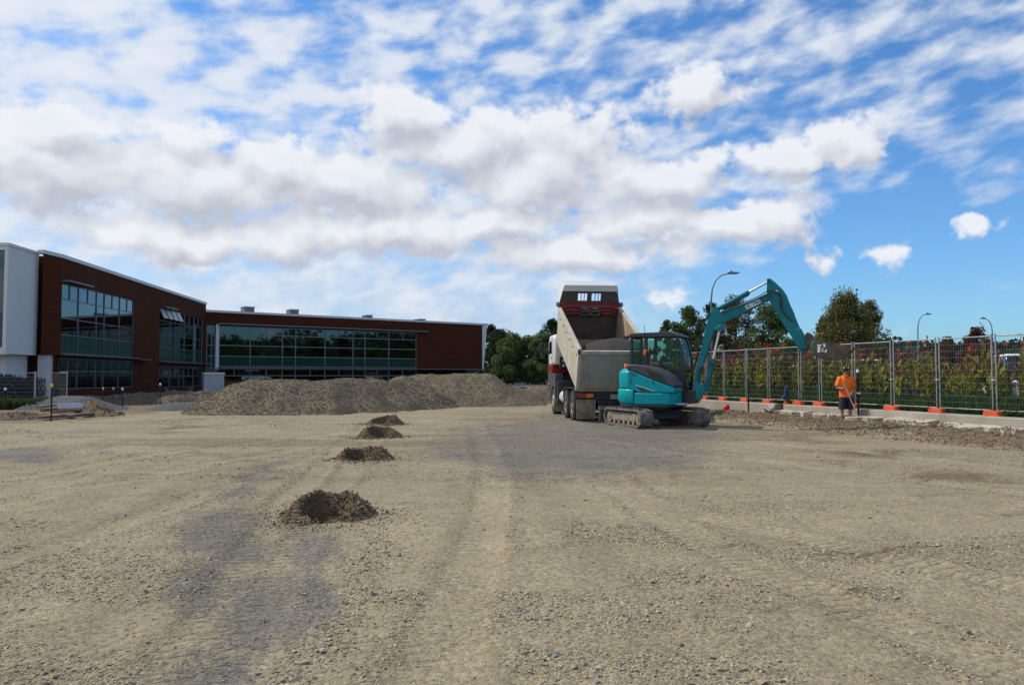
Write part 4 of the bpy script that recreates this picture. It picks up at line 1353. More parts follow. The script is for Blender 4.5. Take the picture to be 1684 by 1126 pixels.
# splayed end towards us: the upper box overhangs
se = Vector((-0.75, 0.62, 0))
eb = MB()
zb = FL.z(99, 584)
eb.add([(-0.002, -0.002, zb), (-0.002, -0.002, Zt0), (se.x, se.y, Zt0 + 0.12), (se.x, se.y, zb + 0.02)], [(0, 1, 2, 3)])
eb.add([(-0.002, -0.002, zb), (se.x, se.y, zb + .02), (0.0, 1.5, zb)], [(0, 1, 2)])
eb.build('end_panel', M['brown_cladding'], root, smooth=0)
cb = MB()
cb.hexa([(-0.02, -0.06, Zt0), (LL + .06, -0.06, Zt1), (LL + .06, 0.4, Zt1), (-0.02, 0.4, Zt0), (-0.02, -0.06, Zt0 + .2), (LL + .06, -0.06, Zt1 + .2), (LL + .06, 0.4, Zt1 + .2), (-0.02, 0.4, Zt0 + .2)])
cb.hexa([(se.x - .02, se.y - .05, Zt0 + .12), (-0.02, -0.06, Zt0), (0.1, 0.4, Zt0), (se.x, se.y + .3, Zt0 + .12), (se.x - .02, se.y - .05, Zt0 + .32), (-0.02, -0.06, Zt0 + .2), (0.1, 0.4, Zt0 + .2), (se.x, se.y + .3, Zt0 + .32)])
cb.build('coping', M['coping'], root, smooth=0)
MB().hexa([(0, .4, Zt0 + .05), (LL, .4, Zt1 + .05), (LL, 12, Zt1 + .05), (0, 12, Zt0 + .05), (0, .4, Zt0 + .1), (LL, .4, Zt1 + .1), (LL, 12, Zt1 + .1), (0, 12, Zt0 + .1)]).build('roof', M['roof_dark'], root, smooth=0)
window(root, w1['s0'], w1['s1'], zr[4], zr[8], w1['cols'], [zr[5], zr[6], zr[7]], ['green', 'main', 'main', 'clere'], sub=True)
window(root, w1['s0'], w1['s1'], zr[0], zr[3], w1['cols'], [zr[1]], ['main', 'clere'], sub=True, blinds=0.2)
window(root, w2['s0'], w2['s1'], zr2[4], zr2[8], w2['cols'], [zr2[5], zr2[6], zr2[7]], ['green', 'main', 'main', 'clere'], sub=True, open_panes=(0, 1, 2, 3))
window(root, w2['s0'], w2['s1'], zr2[0], zr2[3], w2['cols'], [zr2[1]], ['main', 'clere'], sub=True, blinds=0.2)
inn = MB()
inn.span((0.4, 0.5, zr[3] + .02), (LL - .3, 11.5, zr[4] - .02))
inn.span((0.4, 6.0, 0.0), (LL - .3, 6.2, zr[3]))
inn.span((0.4, 6.0, zr[4]), (LL - .3, 6.2, Zt1 - .3))
inn.span((0.4, 0.4, -.1), (LL - .3, 6.0, 0.0))
inn.build('floor_slab', M['interior'], root, smooth=0)
for (s0_, s1_, zz) in ((0.0, 2.9, zr[8] + .06), (w1['s1'], w1['s1'] + 2.0, zr[3] + .08), (w2['s0'], w2['s0'] + 2.6, zr2[8] + .06), (0.2, w1['s1'], zr[4] - .10), (w2['s0'], LL, zr2[4] - .1)):
    MB().span((s0_, -0.45, zz), (s1_, -0.003, zz + .07)).build('canopy', M['alu_frame'], root, smooth=0)
MB().span((-0.36, 0.35, -.4), (0.0, 0.95, zb)).build('column', M['white_wall'], root, smooth=0)
# doors below the second window
for (ua, ub) in ((272, 278), (312, 318)):
    s0_, s1_ = FL.s(ua), FL.s(ub)
    MB().span((s0_, -0.05, -0.3), (s1_, -0.004, zr2[0] - .05)).build('door', M['alu_frame'], root, smooth=0)

# --- brown wing across the back
B0 = FL.o + FL.d * LL
FR = Facade(((337 - 842) / 1250 * 67.0, 67.0), (0.803, 0.596))
root = empty('office_wing', (FR.o.x, FR.o.y, 0), FR.rz, 'brown clad office wing across the back with a long green glazed band', 'building')
LR = FR.s(793, 560)
zt0, zt1 = FR.z(341, 513.0), FR.z(790, 534.5)
zu = [FR.z(412, v_) for v_ in (639, 617.5, 606, 603.3, 586, 568.6, 550.5, 537)]
sA, sB, sC = FR.s(339), FR.s(357), FR.s(685.5)
colsR = [FR.s(u_) for u_ in (412, 465, 486.7, 535, 581, 600.8, 640)]
ztopr = min(zt0, zt1)
holes = [(sA + .02, sB - .15, zu[0], zu[7]), (sB + .15, sC, zu[3], zu[7]), (sB + .15, sC, zu[0], zu[2]), (sC + .1, LR - .05, -0.4, zu[3] - .15)]
wl = MB()
wall_face(wl, -3.0, LR, -0.4, ztopr, holes)
wl.add([(-3, 0, ztopr), (LR, 0, ztopr), (LR, 0, zt1 + 1e-4), (-3, 0, zt0)], [(0, 1, 2, 3)])
wl.add([(-3, 14, -0.4), (LR, 14, -0.4), (LR, 14, zt1), (-3, 14, zt0)], [(0, 1, 2, 3)])
wl.add([(sC + .1, 2.6, -0.4), (LR - .6, 2.6, -0.4), (LR - .6, 2.6, zu[3] - .1), (sC + .1, 2.6, zu[3] - .1)], [(0, 1, 2, 3)])
wl.add([(sC + .1, 0, zu[3] - .15), (LR, 0, zu[3] - .15), (LR, 2.8, zu[3] - .15), (sC + .1, 2.8, zu[3] - .15)], [(0, 1, 2, 3)])
wl.build('wall', M['brown_cladding'], root, smooth=0)
sd = MB()
sd.hexa([(LR + .003, -.03, zu[3] - .2), (LR + .15, -.03, zu[3] - .2), (LR + .15, 14, -.4), (LR + .003, 14, -.4), (LR + .003, -.03, zt1 + .05), (LR + .62, -.03, zt1 + .05), (LR + .62, 14, zt1 + .05), (LR + .003, 14, zt1 + .05)])
sd.build('end_wall', M['white_wall'], root, smooth=0)
MB().hexa([(-3, -.08, zt0), (LR + .7, -.08, zt1), (LR + .7, .4, zt1), (-3, .4, zt0), (-3, -.08, zt0 + .2), (LR + .7, -.08, zt1 + .2), (LR + .7, .4, zt1 + .2), (-3, .4, zt0 + .2)]).build('coping', M['coping'], root, smooth=0)
MB().hexa([(-3, .4, zt0), (LR, .4, zt1), (LR, 14, zt1), (-3, 14, zt0), (-3, .4, zt0 + .06), (LR, .4, zt1 + .06), (LR, 14, zt1 + .06), (-3, 14, zt0 + .06)]).build('roof', M['roof_dark'], root, smooth=0)
window(root, sB + .15, sC, zu[3], zu[7], colsR, [zu[4], zu[5], zu[6]], ['green', 'main', 'main', 'clere'], sub=True, blinds=0.34, fw=0.085)
window(root, sB + .15, sC, zu[0], zu[2], colsR, [zu[1]], ['main', 'clere'], sub=True, blinds=0.2, fw=0.085)
window(root, sA + .02, sB - .15, zu[0], zu[7], [(sA + sB) / 2], [zu[2], zu[4], zu[5], zu[6]], ['main', 'green', 'main', 'main', 'main'], blinds=0.2, fw=0.085)
MB().span((sB - .14, -.12, zu[2] - .1), (sB + .14, -.003, zu[7] + .1)).build('pilaster', M['white_wall'], root, smooth=0)
MB().span((sB, -.5, zu[7] + .1), (sC + 1.1, -.003, zu[7] + .2)).build('canopy', M['alu_frame'], root, smooth=0)
MB().span((sB, -.35, zu[3] - .14), (LR + .1, -.003, zu[3] - .06)).build('canopy', M['alu_frame'], root, smooth=0)
inn = MB()
inn.span((-1, .5, zu[2] + .02), (sC - .1, 13, zu[3] - .02))
inn.span((-1, 6, -.1), (sC, 6.2, zu[2]))
inn.span((-1, 6, zu[3]), (sC, 6.2, ztopr - .3))
inn.span((sC - .02, .3, -.1), (sC + .09, 6, ztopr - .3))
inn.build('floor_slab', M['interior'], root, smooth=0)
# roof plant, each its own thing
def vent_box(u, v0, v1, w, y, label):
    s_, z_ = FR.sz(u, v1)
    p = FR.o + FR.d * s_ + FR.n * y
    d_ = (p - CAM).y
    q = at(u, v1, p.y)
    top = at(u, v0, p.y).z
    r_ = empty('roof_vent', (q.x, q.y, zt1 + .06), FR.rz, label, 'roof vent', 'vents on the back roof')
    hh = top - zt1 - .06
    MB().box((0, 0, hh / 2 - .04), (w, 1.1, hh - .08)).build('housing', M['lamp_metal'], r_, bevel=.02)
    MB().box((0, 0, hh - .04), (w + .14, 1.24, .08)).build('cover', M['coping'], r_, bevel=.01)
    for i in range(4):
        MB().box((0, -.555, hh * (.2 + .16 * i)), (w * .84, .02, .03)).build('louvre', M['alu_frame'], r_)
vent_box(407, 504.5, 514, 0.95, 3.0, 'leftmost louvred vent on the back roof')
vent_box(481, 509, 518, 0.85, 3.0, 'second louvred vent from the left on the back roof')
vent_box(604, 518, 525, 0.65, 3.0, 'small dark vent right of the middle of the back roof')
vent_box(690, 524.5, 529, 0.85, 3.0, 'low rightmost vent on the back roof')

# --- white block at the left edge
W0 = at(17, 500, 38.0)
FW = Facade((W0.x, W0.y), (dL.x, dL.y))
LW = FW.s(62, 500)
root = empty('white_block', (FW.o.x, FW.o.y, 0), FW.rz, 'white rendered office block cut by the left picture edge', 'building')
zwt, zwb = FW.z(17.5, 405), FW.z(17.5, 582)
# front window (in the face towards us): face lies in local -x, runs along +y
ZW = [zwb + .32, FW.z(17.5, 513), FW.z(17.5, 479), FW.z(17.5, 452), zwt - .22]
wl = MB()
wl.span((0, 0.0, zwb), (LW, 9.0, zwt))
wl_o = wl.build('wall', M['white_wall'], root, smooth=0)
fr = MB()
for (y0, y1, z0, z1) in ((-0.003, .16, zwb - .03, zwt + .002), (.16, 9, zwb - .03, ZW[0]), (.16, 9, ZW[4], zwt + .002)):
    fr.span((-0.32, y0, z0), (-0.002, y1, z1))
fr.build('window_surround', M['white_wall'], root, smooth=0)
wn = MB()
for z_ in ZW[1:4]: wn.span((-.16, .18, z_ - .03), (-.06, 8.9, z_ + .03))
for y_ in (2.4, 4.8): wn.span((-.17, y_ - .03, ZW[0]), (-.05, y_ + .03, ZW[4]))
w_ = wn.build('window', M['alu_frame'], root, smooth=0)
for a, b, mt in ((ZW[0], ZW[1] - .03, 'spandrel_green'), (ZW[1] + .03, ZW[2] - .03, 'facade_glass'), (ZW[2] + .03, ZW[3] - .03, 'facade_glass'), (ZW[3] + .03, ZW[4], 'facade_glass')):
    for c, d in ((.17, 2.37), (2.43, 4.77), (4.83, 8.9)):
        MB().span((-.11, c, a), (-.09, d, b)).build('pane', M[mt], w_, smooth=0)
MB().span((0.6, 0.45, -.4), (LW, 9, zwb - .003)).build('lower_wall', M['white_wall'], root, smooth=0)
MB().span((-.36, -.05, zwt), (LW + .02, 9, zwt + .14)).build('coping', M['coping'], root, smooth=0)
# link between the white block and the brown wing
lk = MB()
lk.span((LW + .002, .42, FW.z(64, 461)), (LW + 2.2, 6, FW.z(64, 419)))
lk.build('link_wall', M['white_wall'], root, smooth=0)
lw = MB()
lw.span((LW + .3, .55, FW.z(64, 521) - .03), (LW + 2.2, .62, FW.z(64, 521) + .03))
lw.span((LW + .3, .55, FW.z(64, 585) - .03), (LW + 2.2, .62, FW.z(64, 585) + .03))
lw.span((LW + .28, .55, -.4), (LW + .34, .62, FW.z(64, 461)))
w_ = lw.build('link_window', M['alu_frame'], root, smooth=0)
zz = [-.4, FW.z(64, 585), FW.z(64, 521), FW.z(64, 461)]
for i, mt in enumerate(('truck_glass', 'spandrel_green', 'truck_glass')):
    MB().span((LW + .34, .60, zz[i] + .03), (LW + 2.2, .615, zz[i + 1] - .03)).build('pane', M[mt], w_, smooth=0)

# --- grey box in front of the back wing
c0 = at(350, 655, 52.0)
root = empty('site_kiosk', (c0.x, c0.y, -0.1), R(28), 'grey box with a pale flat lid beside the left gravel stockpile', 'kiosk')
hk = at(350, 616, 52).z + .1
MB().box((0, 0, hk / 2), (1.28, 1.1, hk)).build('body', M['kiosk_grey'], root, bevel=.02)
MB().box((0, 0, hk + .07), (1.36, 1.18, .14)).build('lid', M['white_board'], root, bevel=.02)
MB().box((.1, 0, hk + .20), (.22, .22, .12)).build('vent_cap', M['machine_dark'], root, bevel=.02)
MB().box((0.1, -.556, hk / 2), (.9, .012, hk * .86)).build('door', M['kiosk_grey'], root, bevel=.006)
MB().box((.50, -.57, hk * .52), (.03, .03, .16)).build('handle', M['machine_dark'], root)

# ------------------------------------------------------------------ left foreground of the buildings
def stake(u, v0, v1, mat_cap, label, wide=0.035, Y=None, cap_h=0.10, cap_w=1.7):
    p = on_ground(u, v1) if Y is None else at(u, v1, Y)
    top = at(u, v0, p.y)
    r_ = empty('marker_stake', (p.x, p.y, p.z - 0.06), random.uniform(0, 1), label, 'stake', 'marker stakes')
    h = top.z - p.z + .06
    mb = MB()
    mb.hexa([(-wide * .4, -wide * .4, 0), (wide * .4, -wide * .4, 0), (wide * .4, wide * .4, 0), (-wide * .4, wide * .4, 0), (-wide * .5, -wide * .5, h), (wide * .5, -wide * .5, h), (wide * .5, wide * .5, h), (-wide * .5, wide * .5, h)])
    mb.build('shaft', M['stake_black'], r_)
    MB().lathe([(wide * .55 * cap_w, h - .01), (wide * .62 * cap_w, h + cap_h * .6), (wide * .4 * cap_w, h + cap_h), (0.001, h + cap_h * 1.02)], (0, 0, 0), n=12).build('cap', mat_cap, r_)
    return r_
stake(84, 636, 692, M['cap_yellow'], 'black stake with an orange-yellow cap by the timber stack', .045, cap_h=.11)
stake(8, 641, 668, M['cap_white'], 'white-capped stake at the left picture edge', .05, Y=33)
stake(169, 640, 665, M['cap_white'], 'thin capped stake before the left window sill, leftmost of three', .035, Y=36)
stake(186, 640, 665, M['cap_white'], 'thin capped stake before the left window sill, middle of three', .03, Y=37)
stake(201, 641, 672, M['cap_white'], 'white-capped black stake, rightmost of three before the left windows', .045)
stake(263, 633, 668, M['cap_white'], 'black stake with a pale cap at the corner of the second window', .045)
stake(1231, 622, 674, M['stake_black'], 'plain black stake standing in the soil near the red can', .05, Y=24.4, cap_h=.02, cap_w=1.0)
st = stake(1412, 612, 689, M['cap_white'], 'tall black post with a white cap beside the worker', .055, Y=23.5, cap_h=.09, cap_w=1.3)
MB().box((0, -.03, 0.86), (.11, .04, .05)).build('band', M['cap_white'], st)

# timber stack, white board, rusty sheet
pl0 = on_ground(66, 690)
rr = random.Random(9)
tl = ['lowest, nearest of the timber boards', 'long brown timber board at the back of the stack', 'timber board lying on top of the stack', 'short timber board at the left end of the stack', 'timber board poking out to the right']
for i, (ua, va, ub, vb, z, w_, h_) in enumerate(((66, 691, 150, 685, .05, .22, .10), (70, 683, 158, 677, .12, .22, .12), (88, 687, 152, 681, .16, .2, .09), (63, 681, 92, 678, .26, .16, .07), (112, 689, 160, 682, .06, .18, .08))):
    a, b = on_ground(ua, va), on_ground(ub, vb)
    L = (b - a).length
    o = MB().box((0, 0, h_ / 2), (L, w_, h_)).build('timber_board', M['timber'], bevel=.008)
    o.location = ((a.x + b.x) / 2, (a.y + b.y) / 2, z)
    o.rotation_euler = (rr.uniform(-.04, .04), rr.uniform(-.02, .02), math.atan2(b.y - a.y, b.x - a.x))
    tag(o, tl[i], 'timber board', 'timber boards left of the site')
a, b = on_ground(97, 684), on_ground(137, 682)
o = MB().box((0, 0, .11), ((b - a).length, .06, .22)).build('white_board', M['white_board'], bevel=.008)
o.location = ((a.x + b.x) / 2, (a.y + b.y) / 2, .26)
o.rotation_euler = (-.5, 0, math.atan2(b.y - a.y, b.x - a.x))
tag(o, 'white board leaning on the timber stack', 'board')
heap('rust_clay_lump', [(-16.3, 29.6, -15.9, 28.9, .46), (-15.8, 28.7, -14.8, 28.2, .20)], .9, M['spoil_soil'], 'rust-red lump of clay beside the timber stack', 'soil heap', .06, 301, amp=.22, nscale=1.8, stones=260, stone_m='clod_dark', smax=.2)
heap('soil_bank', [(-23.0, 36.5, -21.0, 41.0, .45), (-21.0, 41.0, -19.5, 46.0, .55), (-19.5, 46, -18.6, 52, .5)], .5, M['dark_soil'], 'long bank of brown soil along the foot of the left wing', 'soil heap', .13, 311, amp=.18, nscale=1.3, stones=1500, stone_m='clod_brown', smax=.25)
heap('soil_bank', [(-18.0, 40, -15.5, 44.5, .42), (-15.5, 44.5, -13.6, 46.5, .4)], .45, M['dark_soil'], 'low bank of brown soil between the left wing and the stockpile', 'soil heap', .13, 317, amp=.16, nscale=1.3, stones=1200, stone_m='clod_brown', smax=.25)
heap('dark_gravel_heap', [(-20.2, 34.5, -18.6, 33.6, .62)], .42, M['dark_gravel'], 'blue-grey gravel heap behind the timber stack', 'gravel pile', .1, 323, amp=.06)
heap('dark_gravel_strip', [(-14.6, 33.0, -11.4, 34.4, .34)], .35, M['dark_gravel'], 'low dark gravel strip left of the long stockpile', 'gravel pile', .1, 331, amp=.05)
heap('soil_bank', [(-19.5, 27.0, -16.8, 26.0, .22), (-22, 28.6, -19.5, 27, .26)], .35, M['dark_soil'], 'torn dark soil edge at the left picture border', 'soil heap', .09, 337, amp=.12, nscale=2.0, stones=1400, stone_m='clod_dark', smax=.18)

# grass tuft bed
r_ = np.random.default_rng(55)
def grass(name, cx, cy, rx, ry, n, hmin, hmax, mat, label):
    V, Fq, sh = [], [], []
    for i in range(n):
        a, q = r_.uniform(0, 6.28), math.sqrt(r_.uniform(0, 1))
        bx, by = cx + rx * q * math.cos(a), cy + ry * q * math.sin(a)
        b2, l_ = r_.uniform(0, 6.28), r_.uniform(.1, .6)
        h = r_.uniform(hmin, hmax)
        w_ = 0.02
        k0 = len(V)
        z0 = 0.02
        dx_, dy_ = math.cos(b2), math.sin(b2)
        V += [(bx - dy_ * w_, by + dx_ * w_, z0), (bx + dy_ * w_, by - dx_ * w_, z0), (bx + dx_ * l_ * h * .4 + dy_ * w_ * .8, by + dy_ * l_ * h * .4 - dx_ * w_ * .8, z0 + h * .7), (bx + dx_ * l_ * h, by + dy_ * l_ * h, z0 + h)]
        Fq.append((k0, k0 + 1, k0 + 2, k0 + 3))
        s = r_.uniform(0, 1)
        sh += [s] * 4
    o = np_mesh(name, np.array(V), np.array(Fq), mat)
    col_attr(o.data, 'shade', np.array(sh))
    return tag(o, label, 'grass', kind='stuff')
grass('grass_patch', -22.6, 34.0, 1.9, 0.9, 5200, .12, .50, M['grass_green'], 'bright green grass patch below the left mesh fence')

# left temporary fence and the dry hedge behind it
lf = [at(-70, 660, 36.6), at(57, 660, 36.6), at(80.5, 660, 36.2), at(110, 660, 35.0)]
labs = ['galvanised mesh fence panel before the dark hedge at the left edge', 'narrow mesh fence panel right of the dark hedge', 'mesh fence panel ending before the left windows']
for i in range(3):
    fence_panel('mesh_fence', lf[i], lf[i + 1], 0.02, 1.66, labs[i], 'temporary fence panels by the white block', pitch=.09)
def bush(name, c, rx, ry, h, n, mat, label, cat='hedge', leaf=.10, seed=1):
    rg = np.random.default_rng(seed)
    root = empty(name, c, 0, label, cat)
    P_ = rg.uniform(-1, 1, (n, 3)) * (rx, ry, .5) + (0, 0, .5)
    topn = .72 + .5 * fbm(P_[:, 0] * 1.3 + seed, P_[:, 1] * 1.3, 3, seed)
    P_[:, 2] *= h * topn
    leaf_cloud('foliage', P_, leaf, mat, root, rg, upright=.5)
    st_ = MB()
    for i in range(14):
        x_, y_ = rg.uniform(-rx, rx), rg.uniform(-ry, ry)
        st_.tube([(x_, y_, 0), (x_ + rg.normal(0, .06), y_, h * .5), (x_ + rg.normal(0, .1), y_, h * .9)], [.02, .014, .006], 5)
    st_.build('stems', M['bark'], root, kind='stuff')
    return root
def leaf_cloud(name, P_, size, mat, parent, rg, upright=0.0, aspect=.55):
    n = len(P_)
    d = rg.normal(0, 1, (n, 3)); d[:, 2] += upright * 2
    d /= np.linalg.norm(d, axis=1, keepdims=True)
    e = rg.normal(0, 1, (n, 3))
    e -= d * (e * d).sum(1, keepdims=True)
    e /= np.linalg.norm(e, axis=1, keepdims=True)
    s = (size * rg.uniform(.6, 1.4, n))[:, None]
    V = np.stack([P_ - d * s * .5, P_ + e * s * aspect * .5, P_ + d * s * .5, P_ - e * s * aspect * .5], 1).reshape(-1, 3)
    Fq = np.arange(4 * n).reshape(n, 4)
    o = np_mesh(name, V, Fq, mat, parent, smooth=False)
    col_attr(o.data, 'shade', np.repeat(rg.uniform(0, 1, n), 4))
    return tag(o, kind='stuff')
hb_ = at(8, 660, 37.9)
bush('dry_hedge', (hb_.x, hb_.y, 0.0), 1.75, .5, 1.45, 9000, M['hedge_dry'], 'dark dry hedge behind the left mesh fence', leaf=.12, seed=3)

# ------------------------------------------------------------------ trees
def tree(name, base, hgt, rad, label, leafm, n_leaf=7000, leaf=.2, seed=1, shape='round', trunk_h=.25, group=None, clumps=46):
    rg = np.random.default_rng(seed)
    root = empty(name, base, rg.uniform(0, 6.28), label, 'tree', group)
    cen = []
    lim = MB()
    lim.tube([(0, 0, -.1), (.03 * hgt * .3, 0, hgt * .3), (0.02, .05, hgt * .62), (0, 0, hgt * .93)], [hgt * .022, hgt * .017, hgt * .009, hgt * .002], 8)
    for i in range(clumps):
        f = (i + rg.uniform(0, 1)) / clumps
        z = hgt * (trunk_h + (1 - trunk_h) * f ** .9)
        if shape == 'cone':
            r_ = rad * (1 - f) ** .75 * rg.uniform(.35, 1.0) + .05
        elif shape == 'oval':
            r_ = rad * math.sin(math.pi * min(1, .12 + .86 * f)) ** .7 * rg.uniform(.25, 1.0)
        else:
            r_ = rad * math.sqrt(max(.02, 1 - (2 * f - .85) ** 2 * .85)) * rg.uniform(.3, 1.0)
        a = rg.uniform(0, 6.28)
        c = np.array([r_ * math.cos(a), r_ * math.sin(a), z * rg.uniform(.95, 1.02)])
        cen.append(c)
        if i % 3 == 0:
            z0 = max(hgt * .12, z - r_ * (.75 if shape != 'cone' else .2))
            lim.tube([(0, 0, z0), (c[0] * .5, c[1] * .5, z0 + (z - z0) * .6), tuple(c)], [hgt * .008, hgt * .005, hgt * .0015], 5)
    lim.build('trunk', M['bark'], root)
    cen = np.array(cen)
    per = n_leaf // clumps
    cs = rad * (.22 if shape != 'cone' else .17) * rg.uniform(.7, 1.35, clumps)
    dv = rg.normal(0, 1, (clumps * per, 3))
    dv /= np.linalg.norm(dv, axis=1, keepdims=True)
    dv *= (rg.uniform(0, 1, len(dv)) ** .42 * 1.45)[:, None]
    P_ = np.repeat(cen, per, 0) + dv * np.repeat(cs, per)[:, None] * (1, 1, .75)
    if shape == 'cone':
        P_[:, 2] += .25 * np.hypot(P_[:, 0], P_[:, 1]) * rg.uniform(0, .8, len(P_))
    P_ = P_[P_[:, 2] > hgt * .06]
    leaf_cloud('crown', P_, leaf, leafm, root, rg, upright=.25 if shape == 'cone' else .0)
    return root
def tree_px(u, vtop, Y, wpx, label, leafm, seed, shape='round', z0=0.0, trunk_h=.12, n=7000, leaf=.22, grp=None, name='broadleaf_tree', clumps=46):
    p = at(u, 617, Y)
    top = at(u, vtop, Y).z
    return tree(name, (p.x, p.y, z0), top - z0, wpx / 1250 * Y / 2, label, leafm, int(n * 1.7), leaf * .85, seed, shape, trunk_h, grp, clumps)
GL = 'trees between the office and the truck'
tree_px(822, 543, 100, 66, 'dark dense tree touching the end of the back office wing', M['leaf_dark'], 11, 'round', n=9000, leaf=.30, grp=GL, clumps=60)
tree_px(843, 553, 92, 62, 'mid green leafy tree in the gap between office and truck', M['leaf_mid'], 12, 'round', n=9000, leaf=.26, grp=GL, clumps=60)
tree_px(868, 556, 94, 46, 'low green tree right of the middle of the gap', M['leaf_mid'], 13, 'round', n=7000, leaf=.26, grp=GL)
tree_px(895, 550, 90, 58, 'green leafy tree just left of the truck cab', M['leaf_mid'], 14, 'round', n=8000, leaf=.26, grp=GL, clumps=60)
tree_px(906, 530, 104, 60, 'tallest dark tree behind the truck cab', M['leaf_dark'], 15, 'round', n=8000, leaf=.30, grp=GL)
tree_px(806, 536, 106, 44, 'dark tree top showing above the end of the back wing', M['leaf_dark'], 16, 'round', n=6000, leaf=.30, grp=GL)
GR = 'trees beyond the fence'
tree_px(1130, 508, 50, 66, 'slender green tree right of the excavator cab', M['leaf_mid'], 21, 'oval', .4, n=7000, leaf=.17, grp=GR, clumps=70)
tree_px(1098, 528, 54, 40, 'green tree showing just above the excavator cab', M['leaf_mid'], 22, 'oval', .4, n=4000, leaf=.17, grp=GR)
tree_px(1172, 500, 53, 50, 'narrow tree behind the elbow of the boom', M['leaf_dark'], 23, 'oval', .4, n=5000, leaf=.17, grp=GR)
tree_px(1212, 494, 56, 76, 'bronze-green tree under the boom', M['leaf_bronze'], 24, 'oval', .4, n=7500, leaf=.17, grp=GR, clumps=70)
tree_px(1266, 505, 52, 76, 'leafy green tree under the boom tip', M['leaf_mid'], 25, 'oval', .4, n=8000, leaf=.17, grp=GR, clumps=70)
tree_px(1306, 540, 57, 44, 'low green tree left of the bucket', M['leaf_mid'], 26, 'round', .4, n=4500, leaf=.17, grp=GR)
tree_px(1394, 487, 60, 140, 'large olive conifer standing above the fence', M['leaf_olive'], 27, 'cone', .4, n=14000, leaf=.19, grp=GR, name='conifer_tree', clumps=170)
tree_px(1432, 500, 63, 84, 'smaller olive conifer at the right of the large one', M['leaf_olive'], 28, 'cone', .4, n=6000, leaf=.19, grp=GR, name='conifer_tree', clumps=80)
tree_px(1358, 524, 62, 62, 'small olive conifer behind the bucket', M['leaf_olive'], 29, 'cone', .4, n=4000, leaf=.19, grp=GR, name='conifer_tree', clumps=60)
tree_px(1608, 541, 34, 52, 'dark red-leaved tree behind the right fence panels', M['leaf_red'], 30, 'round', .4, n=6000, leaf=.10, grp=GR, name='red_tree', clumps=60)
tree_px(1560, 556, 36, 44, 'low bronze shrub behind the fence, left of the red tree', M['leaf_bronze'], 31, 'round', .4, n=4000, leaf=.10, grp=GR, name='bronze_shrub')
# wooded rise far off
r_ = np.random.default_rng(99)
nx_, ny_ = 120, 24
gx, gy = np.meshgrid(np.linspace(-60, 330, nx_), np.linspace(170, 420, ny_))
gz = 13.0 * sstep(165, 260, gy) * (.35 + .9 * fbm(gx * .012 + 5, gy * .008, 4, 61)) * sstep(40, 95, gx)
hl = np_mesh('hill', np.stack([gx, gy, gz - .2], -1).reshape(-1, 3), grid_faces(nx_, ny_), M['leaf_dark'])
col_attr(hl.data, 'shade', np.full(nx_ * ny_, .4))
tag(hl, kind='structure')
n = 16000
px_, py_ = r_.uniform(-70, 330, n), r_.uniform(165, 300, n)
hz_ = 13.0 * sstep(165, 260, py_) * (.35 + .9 * fbm(px_ * .012 + 5, py_ * .008, 4, 61)) * sstep(40, 95, px_)
lump = 3.0 * fbm(px_ * .16, py_ * .16, 3, 63)
wd = leaf_cloud('far_woodland', np.stack([px_, py_, hz_ + r_.uniform(0, 1, n) ** .6 * (1.0 + lump)], -1), 1.7, M['leaf_dark'], None, r_, aspect=.8)
tag(wd, 'far wooded rise on the horizon', 'woodland', kind='stuff')

n = 26000  # leaf belt outside the view, added to darken reflections in the back-wing glass
tx, ty = r_.uniform(52, 96, n), r_.uniform(-30, 60, n)
cr = fbm(tx * .10, ty * .10, 3, 91)
tb = leaf_cloud('unseen_tree_belt', np.stack([tx, ty, .4 + r_.uniform(0, 1, n) ** .7 * (4.0 + 9.5 * cr)], -1), 1.0, M['leaf_mid'], None, r_, aspect=.7)
tag(tb, 'unseen belt of leaves off to the right, added to darken the office window reflections', 'woodland', kind='stuff')

# ------------------------------------------------------------------ street lamps
def lamp(u, vtop, Y, arm_px, label, z0=0.4):
    p = at(u, 617, Y)
    top = at(u, vtop, Y).z - z0
    arm = arm_px / 1250 * Y
    sg = 1 if arm > 0 else -1
    r_ = empty('street_lamp', (p.x, p.y, z0), 0, label, 'street lamp', 'street lamps beyond the fence')
    MB().tube([(0, 0, -.1), (0, 0, .9), (0, 0, .95), (0, 0, top * .78)], [.10, .10, .075, .055], 10).build('pole', M['lamp_metal'], r_)
    a = abs(arm)
    pa = [(0, 0, top * .78), (sg * a * .04, 0, top * .87), (sg * a * .16, 0, top * .94), (sg * a * .36, 0, top * .985), (sg * a * .62, 0, top)]
    MB().tube(pa, [.055, .05, .045, .04, .035], 8).build('arm', M['lamp_metal'], r_)
    MB().prism([(sg * a * .58, top - .04), (sg * a, top + .03), (sg * a, top + .08), (sg * a * .68, top + .12), (sg * a * .58, top + .08)], -.14, .14, 'y').build('lantern', M['lamp_metal'], r_, bevel=.02)
    MB().box((sg * a * .8, 0, top - .015), (a * .25, .2, .03)).build('lens', M['white_board'], r_)
    MB().cyl((sg * a * .72, 0, top + .1), (sg * a * .72, 0, top + .22), .05, 10).build('sensor', M['lamp_metal'], r_)
lamp(1171, 450, 48.5, 47, 'tall street lamp with a curved arm above the boom elbow')
lamp(1511, 517, 78, 23, 'far street lamp with its arm to the right, left of the tall canna')
lamp(1634, 524, 82, -20, 'far street lamp with its arm to the left, at the right fence post')

